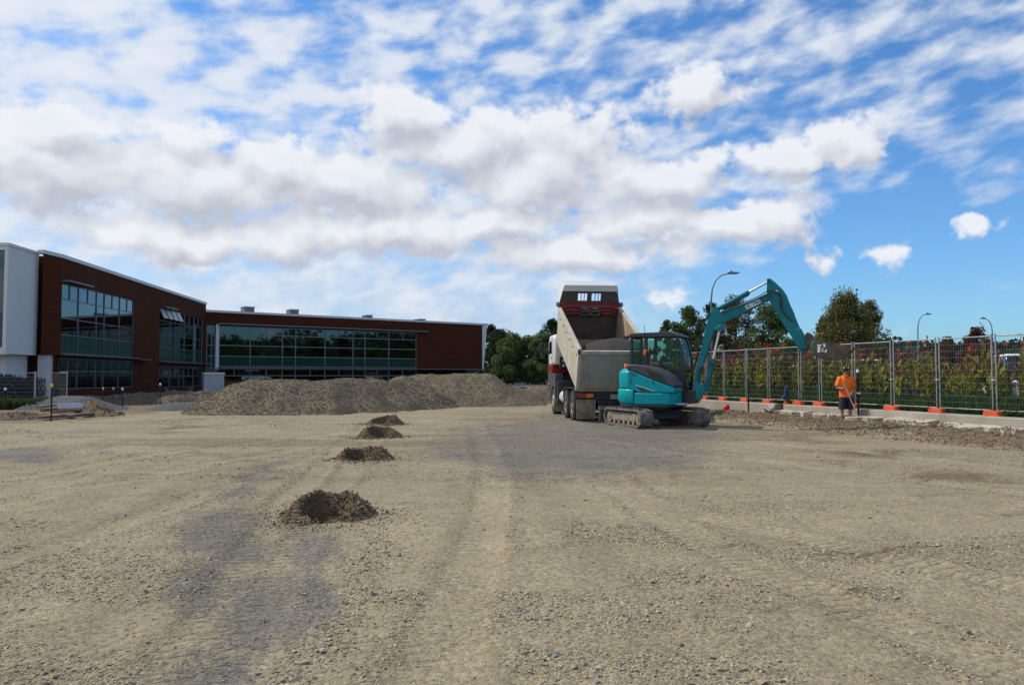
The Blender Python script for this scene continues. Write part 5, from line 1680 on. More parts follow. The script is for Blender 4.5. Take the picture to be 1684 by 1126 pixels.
# ------------------------------------------------------------------ cars beyond
def car(loc, rz, paint, label, L=4.4, van=False):
    r_ = empty('parked_car', loc, rz, label, 'car')
    b = MB()
    low = [(-L / 2, .32), (-L / 2, .78), (-L / 2 + .12, .92), (L / 2 - 1.05, .92), (L / 2 - .25, .80), (L / 2, .62), (L / 2, .32)]
    b.prism(low, -.86, .86, 'y')
    b.build('body', M[paint], r_, bevel=.07, seg=3)
    rf = 1.46 if not van else 1.85
    x0, x1 = -L / 2 + .1, L / 2 - 1.15
    c = MB()
    c.hexa([(x0, -.82, .90), (x1, -.82, .90), (x1, .82, .90), (x0, .82, .90), (x0 + .42, -.64, rf), (x1 - .75, -.64, rf), (x1 - .75, .64, rf), (x0 + .42, .64, rf)])
    c.build('cabin', M['truck_glass'], r_, bevel=.05)
    MB().hexa([(x0 + .40, -.655, rf - .03), (x1 - .72, -.655, rf - .03), (x1 - .72, .655, rf - .03), (x0 + .40, .655, rf - .03), (x0 + .46, -.60, rf + .05), (x1 - .80, -.60, rf + .05), (x1 - .80, .60, rf + .05), (x0 + .46, .60, rf + .05)]).build('roof', M[paint], r_, bevel=.03)
    for sx in (-L / 2 + .8, L / 2 - .85):
        for sy in (-.80, .80):
            w_ = MB().lathe([(.2, -.1), (.30, -.105), (.325, -.07), (.325, .07), (.30, .105), (.2, .1)], (sx, sy, .325), 'y', 20).build('wheel', M['rubber'], r_)
            MB().lathe([(.03, -.112), (.2, -.108), (.2, .108), (.03, .112)], (sx, sy, .325), 'y', 16).build('rim', M['wheel_rim'], w_)
    for sy in (-.62, .62):
        MB().box((L / 2 - .03, sy, .70), (.10, .34, .13)).build('headlight', M['white_board'], r_, bevel=.02)
        MB().box((-L / 2 + .02, sy, .74), (.08, .3, .16)).build('tail_light', M['red_lens'], r_, bevel=.02)
c_ = at(1425, 617, 40); car((c_.x, c_.y, .41), R(62), 'car_white', 'white car parked beyond the fence, right of the worker', van=True)
c_ = at(1668, 617, 30); car((c_.x, c_.y, .41), R(70), 'car_white', 'white car parked beyond the fence at the right picture edge', van=True)
c_ = at(1500, 617, 55); car((c_.x, c_.y, .41), R(60), 'car_silver', 'silver car far beyond the right fence panels')
c_ = at(872, 617, 112); car((c_.x, c_.y, .0), R(5), 'car_dark', 'dark car below the trees left of the truck')
c_ = at(842, 617, 110); car((c_.x, c_.y, .0), R(8), 'car_dark', 'dark car below the trees just right of the gravel stockpile')

# ------------------------------------------------------------------ tip truck
def text_mesh(txt, size, depth=0.004, bold=0.0):
    cu = bpy.data.curves.new('lettering', 'FONT')
    cu.body = txt
    cu.size = size
    cu.extrude = depth
    cu.offset = bold
    cu.align_x = 'CENTER'
    cu.align_y = 'CENTER'
    tmp = bpy.data.objects.new('lettering', cu)
    COL.objects.link(tmp)
    dg = bpy.context.evaluated_depsgraph_get()
    me = bpy.data.meshes.new_from_object(tmp.evaluated_get(dg))
    bpy.data.objects.remove(tmp)
    bpy.data.curves.remove(cu)
    return me
def wheel(parent, x, y, r, w, side, rim='wheel_rim', dish=0.06):
    """tyre with shoulders and tread blocks; rim is its sub-part"""
    h = w / 2
    t_ = MB()
    t_.lathe([(r * .56, -h * .8), (r * .62, -h), (r * .90, -h), (r * .985, -h * .72), (r, -h * .45), (r, h * .45), (r * .985, h * .72), (r * .90, h), (r * .62, h), (r * .56, h * .8)], (x, y, r), 'y', 32)
    for i in range(32):
        a = 2 * math.pi * (i + .5) / 32
        for s in (-1, 1):
            m_ = Matrix.Translation((x, y, r)) @ Matrix.Rotation(a, 4, 'Y')
            q = MB(m_)
            q.box((r + .004, s * h * .55, 0), (.022, h * .62, r * .11))
            t_.v += [tuple(v) for v in q.v]
            b0 = len(t_.v) - len(q.v)
            t_.f += [[b0 + k_ for k_ in f] for f in q.f]
            t_.mi += q.mi
    ty = t_.build('tyre', M['rubber'], parent, smooth=40)
    MB().lathe([(r * .58, -side * h * .2), (r * .57, side * h * .86), (r * .50, side * h * .9), (r * .44, side * (h * .9 - dish)), (r * .2, side * (h * .9 - dish)), (r * .17, side * h * .95), (r * .02, side * h * 1.0)], (x, y, r), 'y', 28).build('rim', M[rim], ty)
    return ty

TRK = Vector((3.27, 24.8, 0.0))
TH_T = R(95.4)
truck = empty('tip_truck', TRK, TH_T, 'white tip truck with its cream tray tilted up and loaded with dark gravel', 'truck')
# chassis
c = MB()
for s in (-1, 1):
    c.span((.25, s * .36, .72), (6.1, s * .46, .98))
for x in (.3, 1.4, 2.7, 4.0, 5.6):
    c.span((x, -.355, .76), (x + .1, .355, .94))
c.build('chassis', M['truck_black'], truck, bevel=.01)
c = MB()
for x in (.78, 2.08): c.cyl((x, -.95, .5), (x, .95, .5), .10, 12).box((x, 0, .5), (.42, .42, .42))
c.cyl((5.0, -.9, .48), (5.0, .9, .48), .07, 12)
c.build('axle', M['truck_black'], truck)
for x in (.78, 2.08):
    for s in (-1, 1):
        wheel(truck, x, s * 1.07, .50, .27, s)
        wheel(truck, x, s * .75, .50, .27, s)
for s in (-1, 1):
    wheel(truck, 5.0, s * 1.05, .50, .30, s, dish=-.03)
    # rear guard over both axles, flap, lights
    g_ = MB()
    pth = [(-.02 + .18, .72), (.28, .98), (.55, 1.06), (2.3, 1.06), (2.58, .95), (2.68, .72)]
    for (a, b) in zip(pth[:-1], pth[1:]):
        g_.hexa([(a[0], s * .60, a[1]), (b[0], s * .60, b[1]), (b[0], s * 1.20, b[1]), (a[0], s * 1.20, a[1]), (a[0], s * .60, a[1] + .02), (b[0], s * .60, b[1] + .02), (b[0], s * 1.20, b[1] + .02), (a[0], s * 1.20, a[1] + .02)])
    g_.build('mudguard', M['truck_black'], truck)
    MB().span((.06, s * .54, .08), (.085, s * 1.18, .72)).build('mud_flap', M['mud_flap'], truck, bevel=.008)
    MB().span((4.36, s * .86, .12), (4.38, s * 1.2, .62)).build('mud_flap', M['mud_flap'], truck, bevel=.008)
    lb = MB().span((.04, s * .56, .75), (.12, s * 1.20, .93)).build('light_bar', M['truck_black'], truck, bevel=.01)
    MB().span((.015, s * .86, .775), (.042, s * 1.13, .905)).build('tail_light', M['red_lens'], lb, bevel=.008)
    MB().span((.015, s * .62, .775), (.042, s * .855, .905)).build('indicator', M['orange_lens'], lb, bevel=.008, label='amber indicator lamp')
c = MB()
c.span((.10, -.55, .70), (.24, .55, .98))
c.hexa([(.12, -.36, .30), (.2, -.36, .30), (.2, .36, .30), (.12, .36, .30), (.12, -.5, .70), (.2, -.5, .70), (.2, .5, .70), (.12, .5, .70)])
c.box((.08, 0, .52), (.18, .3, .22))
c.build('rear_cross_beam', M['truck_black'], truck, bevel=.012)
MB().span((.09, -.28, .72), (.1, .05, .88)).build('number_plate', M['tailgate'], truck)
MB().span((.16, -.75, .34), (.22, .5, .40)).build('underrun_bar', M['mud_flap'], truck, bevel=.01)
# tanks and boxes between the axles
MB().tube([(3.05, .88, .70), (3.10, .88, .70), (3.95, .88, .70), (4.0, .88, .70)], [.20, .25, .25, .20], 18).build('air_tank', M['truck_white'], truck)
MB().tube([(2.95, -.85, .72), (4.1, -.85, .72)], .30, 18).build('fuel_tank', M['truck_black'], truck)
MB().span((4.08, .62, .48), (4.32, 1.16, 1.3)).build('battery_box', M['truck_black'], truck, bevel=.02)
MB().tube([(4.55, -.95, .9), (4.55, -.95, 2.9)], .08, 12).build('exhaust', M['truck_black'], truck)
# cab
cab = MB()
cab.prism([(4.72, 1.92), (4.72, 2.85), (4.82, 3.04), (5.1, 3.10), (6.05, 3.08), (6.25, 2.94), (6.42, 2.30), (6.45, 1.92)], -1.19, 1.19, 'y')
cb_ = cab.build('cab', M['truck_white'], truck, bevel=.09, seg=3)
MB().prism([(5.30, 1.60), (5.30, 1.918), (6.46, 1.918), (6.46, 1.60)], -1.2, 1.2, 'y').build('lower_cab', M['truck_red'], truck, bevel=.03)
MB().prism([(5.62, .55), (5.62, 1.597), (6.47, 1.597), (6.47, .50)], -1.19, 1.19, 'y').build('bumper', M['machine_grey'], truck, bevel=.03)
for s in (-1, 1):
    MB().prism([(4.40, 1.05), (4.46, 1.58), (5.6, 1.58), (5.6, .75), (5.56, .75), (5.42, .98), (5.0, 1.10), (4.62, .98), (4.5, .85)], s * .9, s * 1.2, 'y').build('wheel_arch', M['machine_grey'], truck, bevel=.015)
    d_ = MB().prism([(5.22, 1.95), (5.22, 2.92), (6.0, 2.92), (6.22, 2.4), (6.25, 1.95)], s * 1.191, s * 1.203, 'y').build('door', M['truck_white'], truck, bevel=.006)
    MB().prism([(5.30, 2.36), (5.30, 2.84), (5.94, 2.84), (6.12, 2.36)], s * 1.2, s * 1.208, 'y').build('side_window', M['truck_glass'], d_)
    MB().box((5.32, s * 1.215, 2.18), (.16, .03, .04)).build('handle', M['truck_black'], d_, bevel=.006)
    for z in (.75, 1.15): MB().box((6.0, s * 1.2, z), (.42, .06, .04)).build('step', M['galvanised'], truck)
    ar = MB().tube([(6.2, s * 1.19, 2.8), (6.3, s * 1.42, 2.85), (6.3, s * 1.46, 2.2), (6.2, s * 1.2, 2.1)], .016, 6).build('mirror_arm', M['truck_black'], truck)
    MB().box((6.28, s * 1.45, 2.62), (.10, .2, .40)).build('mirror', M['truck_black'], ar, bevel=.03)
    MB().box((6.28, s * 1.45, 2.26), (.10, .18, .20)).build('mirror', M['truck_black'], ar, bevel=.03)
MB().span((4.70, -.55, 2.42), (4.718, .55, 2.82)).build('rear_window', M['truck_glass'], truck, bevel=.01)
MB().hexa([(6.452, -1.0, 2.32), (6.30, -1.0, 2.88), (6.30, 1.0, 2.88), (6.452, 1.0, 2.32), (6.46, -1.0, 2.32), (6.308, -1.0, 2.88), (6.308, 1.0, 2.88), (6.46, 1.0, 2.32)]).build('windscreen', M['truck_glass'], truck)
MB().span((4.60, .70, 1.75), (4.71, 1.0, 2.22)).build('intake', M['truck_black'], truck, bevel=.02)
for z in (1.88, 2.06): MB().lathe([(.055, 0), (.055, -.02), (.02, -.03)], (4.60, .85, z), 'x', 14).build('work_light', M['white_board'], truck)
# tray: one tilted frame carries all its pieces
TILT = R(22.5)
tm = Matrix.Translation((.12, 0, 1.10)) @ Matrix.Rotation(-TILT, 4, 'Y')
tray = MB(tm)
L, W, HT = 4.55, 1.16, 1.30
tray.span((0, -W + .05, 0), (L, W - .05, .05))
for x in (.3, 1.3, 2.3, 3.3, 4.2): tray.span((x, -.9, -.12), (x + .1, .9, -.002))
for s in (-1, 1): tray.span((.1, s * .36, -.26), (L - .1, s * .44, -.125))
tf = tray.build('tray_floor', M['tray_inside'], truck)
for s in (-1, 1):
    sp_ = MB(tm)
    sp_.hexa([(-.04, s * (W - .045), -.10), (L, s * (W - .045), -.05), (L, s * W, -.05), (-.04, s * W, -.10), (-.04, s * (W - .045), HT - .02), (L, s * (W - .045), HT), (L, s * W, HT), (-.04, s * W, HT - .02)])
    side = sp_.build('tray_side', M['tray_cream'], truck)
    r_ = MB(tm)
    r_.span((-.06, s * (W - .075), HT - .018), (L + .02, s * (W + .045), HT + .075))
    r_.build('top_rail', M['tray_cream'], side, bevel=.015)
    r_ = MB(tm)
    r_.span((-.05, s * (W - .06), -.10), (.05, s * (W + .03), HT - .02))
    r_.build('corner_post', M['tray_cream'], side, bevel=.01)
    li = MB(tm)
    li.span((.06, s * (W - .058), .052), (L - .06, s * (W - .0455), HT - .03))
    li.build('liner', M['tray_inside'], side)
    for i in range(6):
        lg = MB(tm)
        lg.cyl((.35 + .72 * i, s * W, HT - .28), (.35 + .72 * i, s * (W + .035), HT - .28), .025, 8)
        lg.build('tarp_hook', M['truck_black'], side)
f_ = MB(tm)
f_.span((L, -W, -.05), (L + .05, W, HT))
f_.build('tray_front', M['tray_wall_dark'], truck)
# headboard with its window slot and pale canopy lip
hb2 = MB(tm)
x0, x1 = L + .002, L + .045
zb, zm0, zm1, zt = HT + .002, HT + .27, HT + .56, HT + .65
def wid(z): return W + .02 - (z - HT) * .21
def hb_piece(y0a, y1a, za, y0b, y1b, zb_):
    hb2.hexa([(x0, y0a, za), (x1, y0a, za), (x1, y1a, za), (x0, y1a, za), (x0, y0b, zb_), (x1, y0b, zb_), (x1, y1b, zb_), (x0, y1b, zb_)])
hb_piece(-wid(zb), wid(zb), zb, -wid(zm0), wid(zm0), zm0)
hb_piece(-wid(zm0), -.30 - .12, zm0, -wid(zm1), -.30 - .12, zm1)
hb_piece(.45, wid(zm0), zm0, .45, wid(zm1), zm1)
hb_piece(-.07, .10, zm0, -.07, .10, zm1)
hb_piece(-wid(zm1), wid(zm1), zm1, -wid(zt), wid(zt), zt)
hb_o = hb2.build('headboard', M['headboard'], truck, smooth=0)
for y in (-.32, -.20, .21, .33):
    b_ = MB(tm)
    b_.span((L + .015, y - .012, zm0), (L + .035, y + .012, zm1))
    b_.build('window_bar', M['headboard'], hb_o)
cp = MB(tm)
cp.hexa([(L - .05, -wid(zt) - .02, zt + .002), (L + .9, -wid(zt), zt + .10), (L + .9, wid(zt), zt + .10), (L - .05, wid(zt) + .02, zt + .002), (L - .02, -wid(zt) + .04, zt + .24), (L + .9, -wid(zt), zt + .16), (L + .9, wid(zt), zt + .16), (L - .02, wid(zt) - .04, zt + .24)])
cp.build('canopy', M['truck_white'], truck, bevel=.015)
for s in (-1, 1):
    w_ = MB(tm)
    w_.hexa([(L + .05, s * (wid(zb) - .03), HT + .0), (L + .1, s * (wid(zb) - .03), HT), (L + .1, s * wid(zb), HT), (L + .05, s * wid(zb), HT), (L + .05, s * (wid(zt) - .03), zt), (L + .88, s * (wid(zt) - .03), zt + .08), (L + .88, s * wid(zt), zt + .08), (L + .05, s * wid(zt), zt)])
    w_.build('canopy_cheek', M['truck_white'], truck)
    e_ = MB(tm)
    e_.tube([(L - .06, s * (W - .02), HT + .15), (L - .06, s * (W + .10), HT + .15)], .085, 14)
    e_.build('tarp_roller_end', M['lamp_metal'], truck)
# tarp bundled along the front
tp = MB()
n = 26
vs, fs = [], []
rr = random.Random(4)
prof = [(-.04, .02), (-.14, -.04), (-.10, -.10), (-.17, -.16), (-.12, -.22), (-.18, -.28), (-.08, -.33), (-.01, -.32)]
prof = [(-.02, .16), (-.10, .15), (-.09, .05)] + [(p[0], p[1]) for p in prof[1:]]
for i in range(n + 1):
    y = -W + .06 + (2 * W - .12) * i / n
    dr = .10 * min(1, abs(y) / W * 3.2 - 2.1) if abs(y) / W > .66 else 0
    for (a, b) in prof:
        vs.append(tm @ Vector((L + a + rr.uniform(-.012, .012), y, HT + .10 + b - dr + rr.uniform(-.012, .012))))
k_ = len(prof)
for i in range(n):
    for j in range(k_ - 1):
        fs.append((i * k_ + j, (i + 1) * k_ + j, (i + 1) * k_ + j + 1, i * k_ + j + 1))
tp.add(vs, fs)
tarp = tp.build('tarp', M['tarp_red'], truck, smooth=50)
for s in (-1, 1):
    pl_ = MB(tm)
    pl_.span((L - .235, s * .19 - .16, HT - .20), (L - .215, s * .19 + .16, HT + .12))
    pn = pl_.build('sign_plate', M['black_print'], truck, label='small black plate with pale marks')
    q = MB(tm)
    for (a, b, c_, d) in ((-.17, .17, -.21, -.195), (-.17, .17, .115, .13), (-.17, -.155, -.195, .115), (.155, .17, -.195, .115)):
        q.span((L - .24, s * .19 + a, HT + c_), (L - .2345, s * .19 + b, HT + d))
    for (a, b, c_, d) in ((-.10, .11, .03, .08), (-.12, -.02, -.07, -.02), (.02, .10, -.08, -.04)):
        q.span((L - .2405, s * .19 + a, HT + c_), (L - .2352, s * .19 + b, HT + d))
    q.build('sign_print', M['tailgate'], pn, smooth=0)
# tailgate
tg = MB(tm)
tg.span((-.09, -W + .05, -.02), (-.045, W - .05, HT - .03))
tgo = tg.build('tailgate', M['tailgate'], truck, bevel=.01)
t2 = MB(tm)
t2.span((-.115, -W + .04, HT - .10), (-.02, W - .04, HT + .01))
t2.build('top_bar', M['tray_cream'], tgo, bevel=.012)
t2 = MB(tm)
t2.span((-.11, -W + .05, -.10), (-.03, W - .05, .08))
t2.build('bottom_bar', M['tray_inside'], tgo, bevel=.012)
for s in (-1, 1):
    t2 = MB(tm)
    t2.span((-.108, s * (W - .10) - .03, .08), (-.091, s * (W - .10) + .03, HT - .10))
    t2.build('stiffener', M['tailgate'], tgo, bevel=.005)
    t2 = MB(tm)
    t2.box((-.06, s * (W + .02), HT - .03), (.16, .05, .14))
    t2.build('hinge', M['truck_black'], tgo, bevel=.01)
t2 = MB(tm)
t2.box((-.125, -.25, .10), (.03, .16, .07)).cyl((-.13, -.25, .04), (-.13, -.25, .26), .018, 8)
t2.build('latch', M['tray_inside'], tgo)
ram = MB()
a_, b_ = Vector((3.9, 0, .95)), tm @ Vector((L - .1, 0, -.1))
ram.tube([a_, a_.lerp(b_, .4)], .10, 14).tube([a_.lerp(b_, .4), a_.lerp(b_, .75)], .075, 14).tube([a_.lerp(b_, .75), b_], .055, 14)
ram.build('hoist_ram', M['chrome'], truck)
# the load
nx_, ny_ = 50, 44
gx, gy = np.meshgrid(np.linspace(-.03, 3.2, nx_), np.linspace(-W + .06, W - .06, ny_))
gz = .80 + .52 * (1 - np.clip(np.abs(gy + .40) / 1.5, 0, 1) ** 2.0) - .26 * (gx - .75) ** 2 + .10 * (fbm(gx * 2.5, gy * 2.5, 4, 81) - .5) - .35 * sstep(.25, -.03, gx)
gz = np.maximum(gz, .06)
pts = np.array([tuple(tm @ Vector((a, b, c_))) for a, b, c_ in zip(gx.ravel(), gy.ravel(), gz.ravel())])
ld = np_mesh('gravel_load', pts, grid_faces(nx_, ny_), M['load_gravel'])
ld.location, ld.rotation_euler = TRK, (0, 0, TH_T)
tag(ld, 'heap of dark gravel lying in the raised truck tray', 'gravel load')

# ------------------------------------------------------------------ excavator
SL = Vector((4.27, 22.7, 0.0))
EA = R(-28.0)
EH, EL_ = Vector((math.cos(EA), math.sin(EA), 0)), Vector((-math.sin(EA), math.cos(EA), 0))
exc = empty('excavator', SL, EA, 'turquoise compact excavator on dusty rubber tracks with a raised boom', 'excavator')
def bp(u, v, yo=0.0):                   # (u, v) to the boom plane: reach and height
    d = ray(u, v)
    t = (SL + EL_ * yo - CAM).dot(EL_) / d.dot(EL_)
    p = CAM + d * t
    return ((p - SL).dot(EH), p.z)
UM = Matrix.Rotation(R(108.6) - EA, 4, 'Z')
# tracks
def stadium(L, h, n=14):
    r = h / 2
    c = L / 2 - r
    pts = []
    for i in range(n + 1):
        a = -math.pi / 2 + math.pi * i / n
        pts.append((c + r * math.cos(a), r + r * math.sin(a)))
    for i in range(n + 1):
        a = math.pi / 2 + math.pi * i / n
        pts.append((-c + r * math.cos(a), r + r * math.sin(a)))
    return pts
TL, THh, TW = 2.40, .56, .42
for s in (-1, 1):
    yc = s * .92
    outer = stadium(TL - .05, THh - .05)
    inner = stadium(TL - .17, THh - .17)
    n = len(outer)
    mb = MB(UM)
    vs = []
    for y in (yc - TW / 2, yc + TW / 2):
        vs += [(p[0], y, p[1] + .025) for p in outer] + [(p[0], y, p[1] + .085) for p in inner]
    fs = []
    for i in range(n):
        j = (i + 1) % n
        o2, i2 = 2 * n, 3 * n
        fs += [(i, j, o2 + j, o2 + i), (n + i, i2 + i, i2 + j, n + j), (i, n + i, n + j, j), (o2 + i, o2 + j, i2 + j, i2 + i)]
    mb.add(vs, fs)
    # lugs round the belt
    per = []
    for i in range(n):
        a, b = Vector(outer[i]), Vector(outer[(i + 1) % n])
        per.append((a, b, (b - a).length))
    tot = sum(p[2] for p in per)
    N_ = 46
    for k_ in range(N_):
        dist = tot * k_ / N_
        for a, b, l in per:
            if dist <= l: break
            dist -= l
        p = a.lerp(b, dist / l)
        tg_ = (b - a).normalized()
        nrm = Vector((tg_.y, -tg_.x))
        sgn = 1 if k_ % 2 else -1
        for half in (0, 1):
            y0 = yc + sgn * (TW * (.02 if half == 0 else .25))
            y1 = yc + sgn * (TW * (.25 if half == 0 else .49))
            sh = .03 * (half) * 1.0
            P2 = []
            for (yy, sx) in ((y0, sh), (y1, sh + .03)):
                for e in (-.028, .028):
                    for hh in (-.004, .026):
                        q = p + tg_ * (e + sx) + nrm * hh
                        P2.append((q.x, yy, q.y + .025))
            mb.hexa([P2[0], P2[4], P2[6], P2[2], P2[1], P2[5], P2[7], P2[3]])
    mb.build('track', M['track_rubber'], exc, smooth=40)
    fb_ = MB(UM)
    fb_.prism([(-.78, .17), (.78, .17), (.84, .26), (.78, .42), (-.78, .42), (-.84, .26)], yc - .13, yc + .13, 'y')
    fb_.prism([(-.80, .18), (-.62, .18), (-.62, .41), (-.80, .41)], yc + s * .131, yc + s * .17, 'y')
    tfo = fb_.build('track_frame', M['track_frame'], exc, bevel=.02)
    for x in (-TL / 2 + THh / 2, TL / 2 - THh / 2):
        w_ = MB(UM)
        w_.lathe([(.05, -.15), (.17, -.15), (.195, -.10), (.195, .10), (.17, .15), (.05, .15)], (x, yc, THh / 2), 'y', 22)
        w_.lathe([(.03, -.17), (.08, -.168), (.08, .168), (.03, .17)], (x, yc, THh / 2), 'y', 14)
        w_.build('track_wheel', M['track_frame'], exc)
    for x in (-.6, -.3, 0, .3, .6):
        w_ = MB(UM)
        w_.lathe([(.03, -.14), (.07, -.14), (.07, .14), (.03, .14)], (x, yc, .145), 'y', 14)
        w_.build('roller', M['track_frame'], exc)
cf = MB(UM)
cf.hexa([(-.55, -.80, .24), (.55, -.80, .24), (.55, .80, .24), (-.55, .80, .24), (-.42, -.62, .50), (.42, -.62, .50), (.42, .62, .50), (-.42, .62, .50)])
cf.lathe([(.50, .48), (.50, .585), (.46, .62)], (0, 0, 0), 'z', 28)
cf.build('undercarriage', M['machine_dark'], exc, bevel=.02)
bl = MB(UM)
pr_ = [(1.50, .10), (1.58, .08), (1.62, .12), (1.57, .26), (1.60, .42), (1.68, .52), (1.63, .54), (1.52, .44), (1.49, .26)]
bl.prism(pr_, -1.10, 1.10, 'y')
blade = bl.build('dozer_blade', M['machine_grey'], exc, bevel=.01)
ba = MB(UM)
for s in (-1, 1): ba.hexa([(.4, s * .42, .26), (1.5, s * .48, .16), (1.5, s * .58, .16), (.4, s * .52, .26), (.4, s * .42, .40), (1.5, s * .48, .34), (1.5, s * .58, .34), (.4, s * .52, .40)])
ba.build('blade_arm', M['machine_dark'], exc)
# upper structure
MB().prism([(.80, -.55), (.60, -.93), (-.5, -.93), (-.9, -.6), (-1.0, 0), (-.9, .6), (-.5, .93), (.6, .93), (.80, .55)], .60, .655, 'z').build('deck', M['machine_dark'], exc)
MB().prism([(.84, -.30), (.80, -.72), (.68, -.92), (.45, -.955), (-.345, -.955), (-.345, .955), (.55, .955), (.84, .5)], .66, 1.00, 'z').build('lower_panel', M['teal'], exc, bevel=.035, seg=3)
cwp = [(-.360, -.965), (-.62, -.90), (-.86, -.70), (-1.03, -.38), (-1.08, 0), (-1.03, .38), (-.86, .70), (-.62, .90), (-.36, .965)]
def shrink(p, f): return [(a * f if a < -.37 else a, b * f) for a, b in p]
cw = MB()
n = len(cwp)
lv = [(.66, .93), (.76, 1.0), (1.06, 1.0), (1.12, .95)]
vs = []
for (z, f) in lv: vs += [(a, b, z) for a, b in shrink(cwp, f)]
fs = [tuple(range(n - 1, -1, -1)), tuple((len(lv) - 1) * n + i for i in range(n))]
for l in range(len(lv) - 1):
    for i in range(n):
        j = (i + 1) % n
        fs.append((l * n + i, l * n + j, (l + 1) * n + j, (l + 1) * n + i))
cw.add(vs, fs).build('counterweight', M['teal'], exc, bevel=.012, smooth=50)
cwu = [(-.50, -.93), (-.70, -.84), (-.90, -.62), (-1.02, -.3), (-1.04, 0), (-1.02, .3), (-.90, .62), (-.70, .84), (-.50, .93)]
cw = MB()
lv = [(1.125, .985), (1.16, 1.0), (1.58, 1.0), (1.69, .90)]
vs = []
for (z, f) in lv: vs += [((a * f if a < -.51 else a), b * f, z) for a, b in cwu]
fs = [tuple(range(n - 1, -1, -1)), tuple((len(lv) - 1) * n + i for i in range(n))]
for l in range(len(lv) - 1):
    for i in range(n):
        j = (i + 1) % n
        fs.append((l * n + i, l * n + j, (l + 1) * n + j, (l + 1) * n + i))
cw.add(vs, fs).build('rear_cover', M['teal'], exc, bevel=.012, smooth=50)
sp_ = MB().prism([(-.485, 1.13), (-.30, 1.05), (-.22, 1.012), (.84, 1.012), (.85, 1.14), (.48, 1.27), (-.485, 1.645)], -.945, -.04, 'y').build('engine_cover', M['teal'], exc, bevel=.022, seg=3)
hood = MB().prism([(-.62, 1.705), (-.485, 1.66), (.48, 1.283), (.86, 1.15), (.87, 1.24), (.80, 1.36), (.64, 1.51), (.42, 1.64), (.10, 1.75), (-.25, 1.81), (-.5, 1.82), (-.60, 1.77)], -.935, -.03, 'y').build('hood', M['machine_grey'], exc, bevel=.05, seg=3)
for r_i in range(3):
    for c_i in range(3):
        x = .10 + c_i * .155 + r_i * .055
        z = 1.615 - c_i * .058 - r_i * .072
        MB(Matrix.Translation((x, -.937, z)) @ Matrix.Rotation(R(21), 4, 'Y')).box((0, 0, 0), (.13, .014, .038)).build('vent_slot', M['black_print'], hood)
for i in range(2):
    MB(Matrix.Translation((-.36, -.947, 1.565 - i * .052)) @ Matrix.Rotation(R(18), 4, 'Y')).box((0, 0, 0), (.20, .006, .022)).build('model_stripe', M['black_print'], sp_)
MB().prism([(-.27, 1.20), (-.14, 1.045), (.24, 1.045)], -.952, -.944, 'y').build('side_vent', M['machine_dark'], sp_)
MB().prism([(-.29, 1.225), (-.27, 1.205), (.24, 1.05), (.27, 1.05)], -.953, -.9445, 'y').build('trim_line', M['white_print'], sp_)
MB().box((-.43, -.947, 1.33), (.025, .008, .19)).build('latch', M['black_print'], sp_)
MB().box((.24, -.947, 1.30), (.025, .008, .12)).build('latch', M['black_print'], sp_)
for r_i in range(2): MB().box((-1.045, -.05, 1.30 + .14 * r_i), (.012, .3, .045)).build('rear_marking', M['white_print'], exc)
MB().lathe([(.062, 1.69), (.066, 1.72), (.060, 1.82), (.045, 1.84), (.001, 1.845)], (-.72, -.50, 0), 'z', 16).build('beacon', M['orange_lens'], exc)
# cab: frame, roof, glass
y0, y1 = -.005, 1.0
post = MB()
def fp(z):
    return np.interp(z, [.85, 1.2, 1.6, 2.0, 2.35, 2.62, 2.70], [.80, .845, .86, .84, .78, .68, .62])
zs_ = [.85, 1.1, 1.4, 1.7, 2.0, 2.25, 2.45, 2.62, 2.70]
for y in (y0 + .035, y1 - .035):
    post.tube([(fp(z), y, z) for z in zs_], .055, 4)
    post.tube([(-.74, y, 1.0), (-.75, y, 1.8), (-.73, y, 2.68)], .055, 4)
    post.tube([(-.27, y, 1.0), (-.28, y, 1.8), (-.27, y, 2.68)], .060, 4)
    post.tube([(-.75, y, 1.80), (.86, y, 1.62)], .045, 4)
for (x, z) in ((-.74, 1.72), (-.73, 2.64), (.66, 2.64)):
    post.tube([(x, y0 + .03, z), (x, y1 - .03, z)], .05, 4)
post.build('cab_frame', M['cab_black'], exc, bevel=.012)
roof = MB()
roof.prism([(-.82, 2.655), (-.80, 2.74), (-.72, 2.775), (.40, 2.79), (.58, 2.76), (.78, 2.66), (.76, 2.63)], y0 - .035, y1 + .035, 'y')
ro = roof.build('cab_roof', M['machine_dark'], exc, bevel=.03, seg=3)
MB().hexa([(.42, .18, 2.792), (.72, .18, 2.70), (.72, .82, 2.70), (.42, .82, 2.792), (.42, .18, 2.80), (.72, .18, 2.71), (.72, .82, 2.71), (.42, .82, 2.80)]).build('roof_hatch', M['truck_glass'], ro)
MB().prism([(-.78, .86), (-.78, 1.78), (.30, 1.66), (.84, 1.60), (.845, .98), (.78, .86)], y0 + .012, y0 + .05, 'y').build('cab_side', M['cab_black'], exc, bevel=.01)
MB().prism([(-.78, .86), (-.78, 1.40), (.84, 1.30), (.80, .86)], y1 - .05, y1 - .012, 'y').build('cab_side', M['cab_black'], exc, bevel=.01)
MB().span((-.79, y0, .86), (-.74, y1, 1.70)).build('cab_back', M['cab_black'], exc, bevel=.01)
MB().span((-.76, y0 + .06, .82), (.80, y1 - .06, .90)).build('cab_floor', M['machine_dark'], exc)
MB().prism([(-.70, 1.80), (-.70, 2.60), (-.33, 2.60), (-.33, 1.78)], y0 + .03, y0 + .037, 'y').build('side_glass', M['cab_glass'], exc, smooth=0)
MB().prism([(-.21, 1.77), (-.21, 2.60), (.62, 2.60), (.72, 2.35), (.78, 2.0), (.80, 1.67)], y0 + .03, y0 + .037, 'y').build('side_glass', M['cab_glass'], exc, smooth=0)
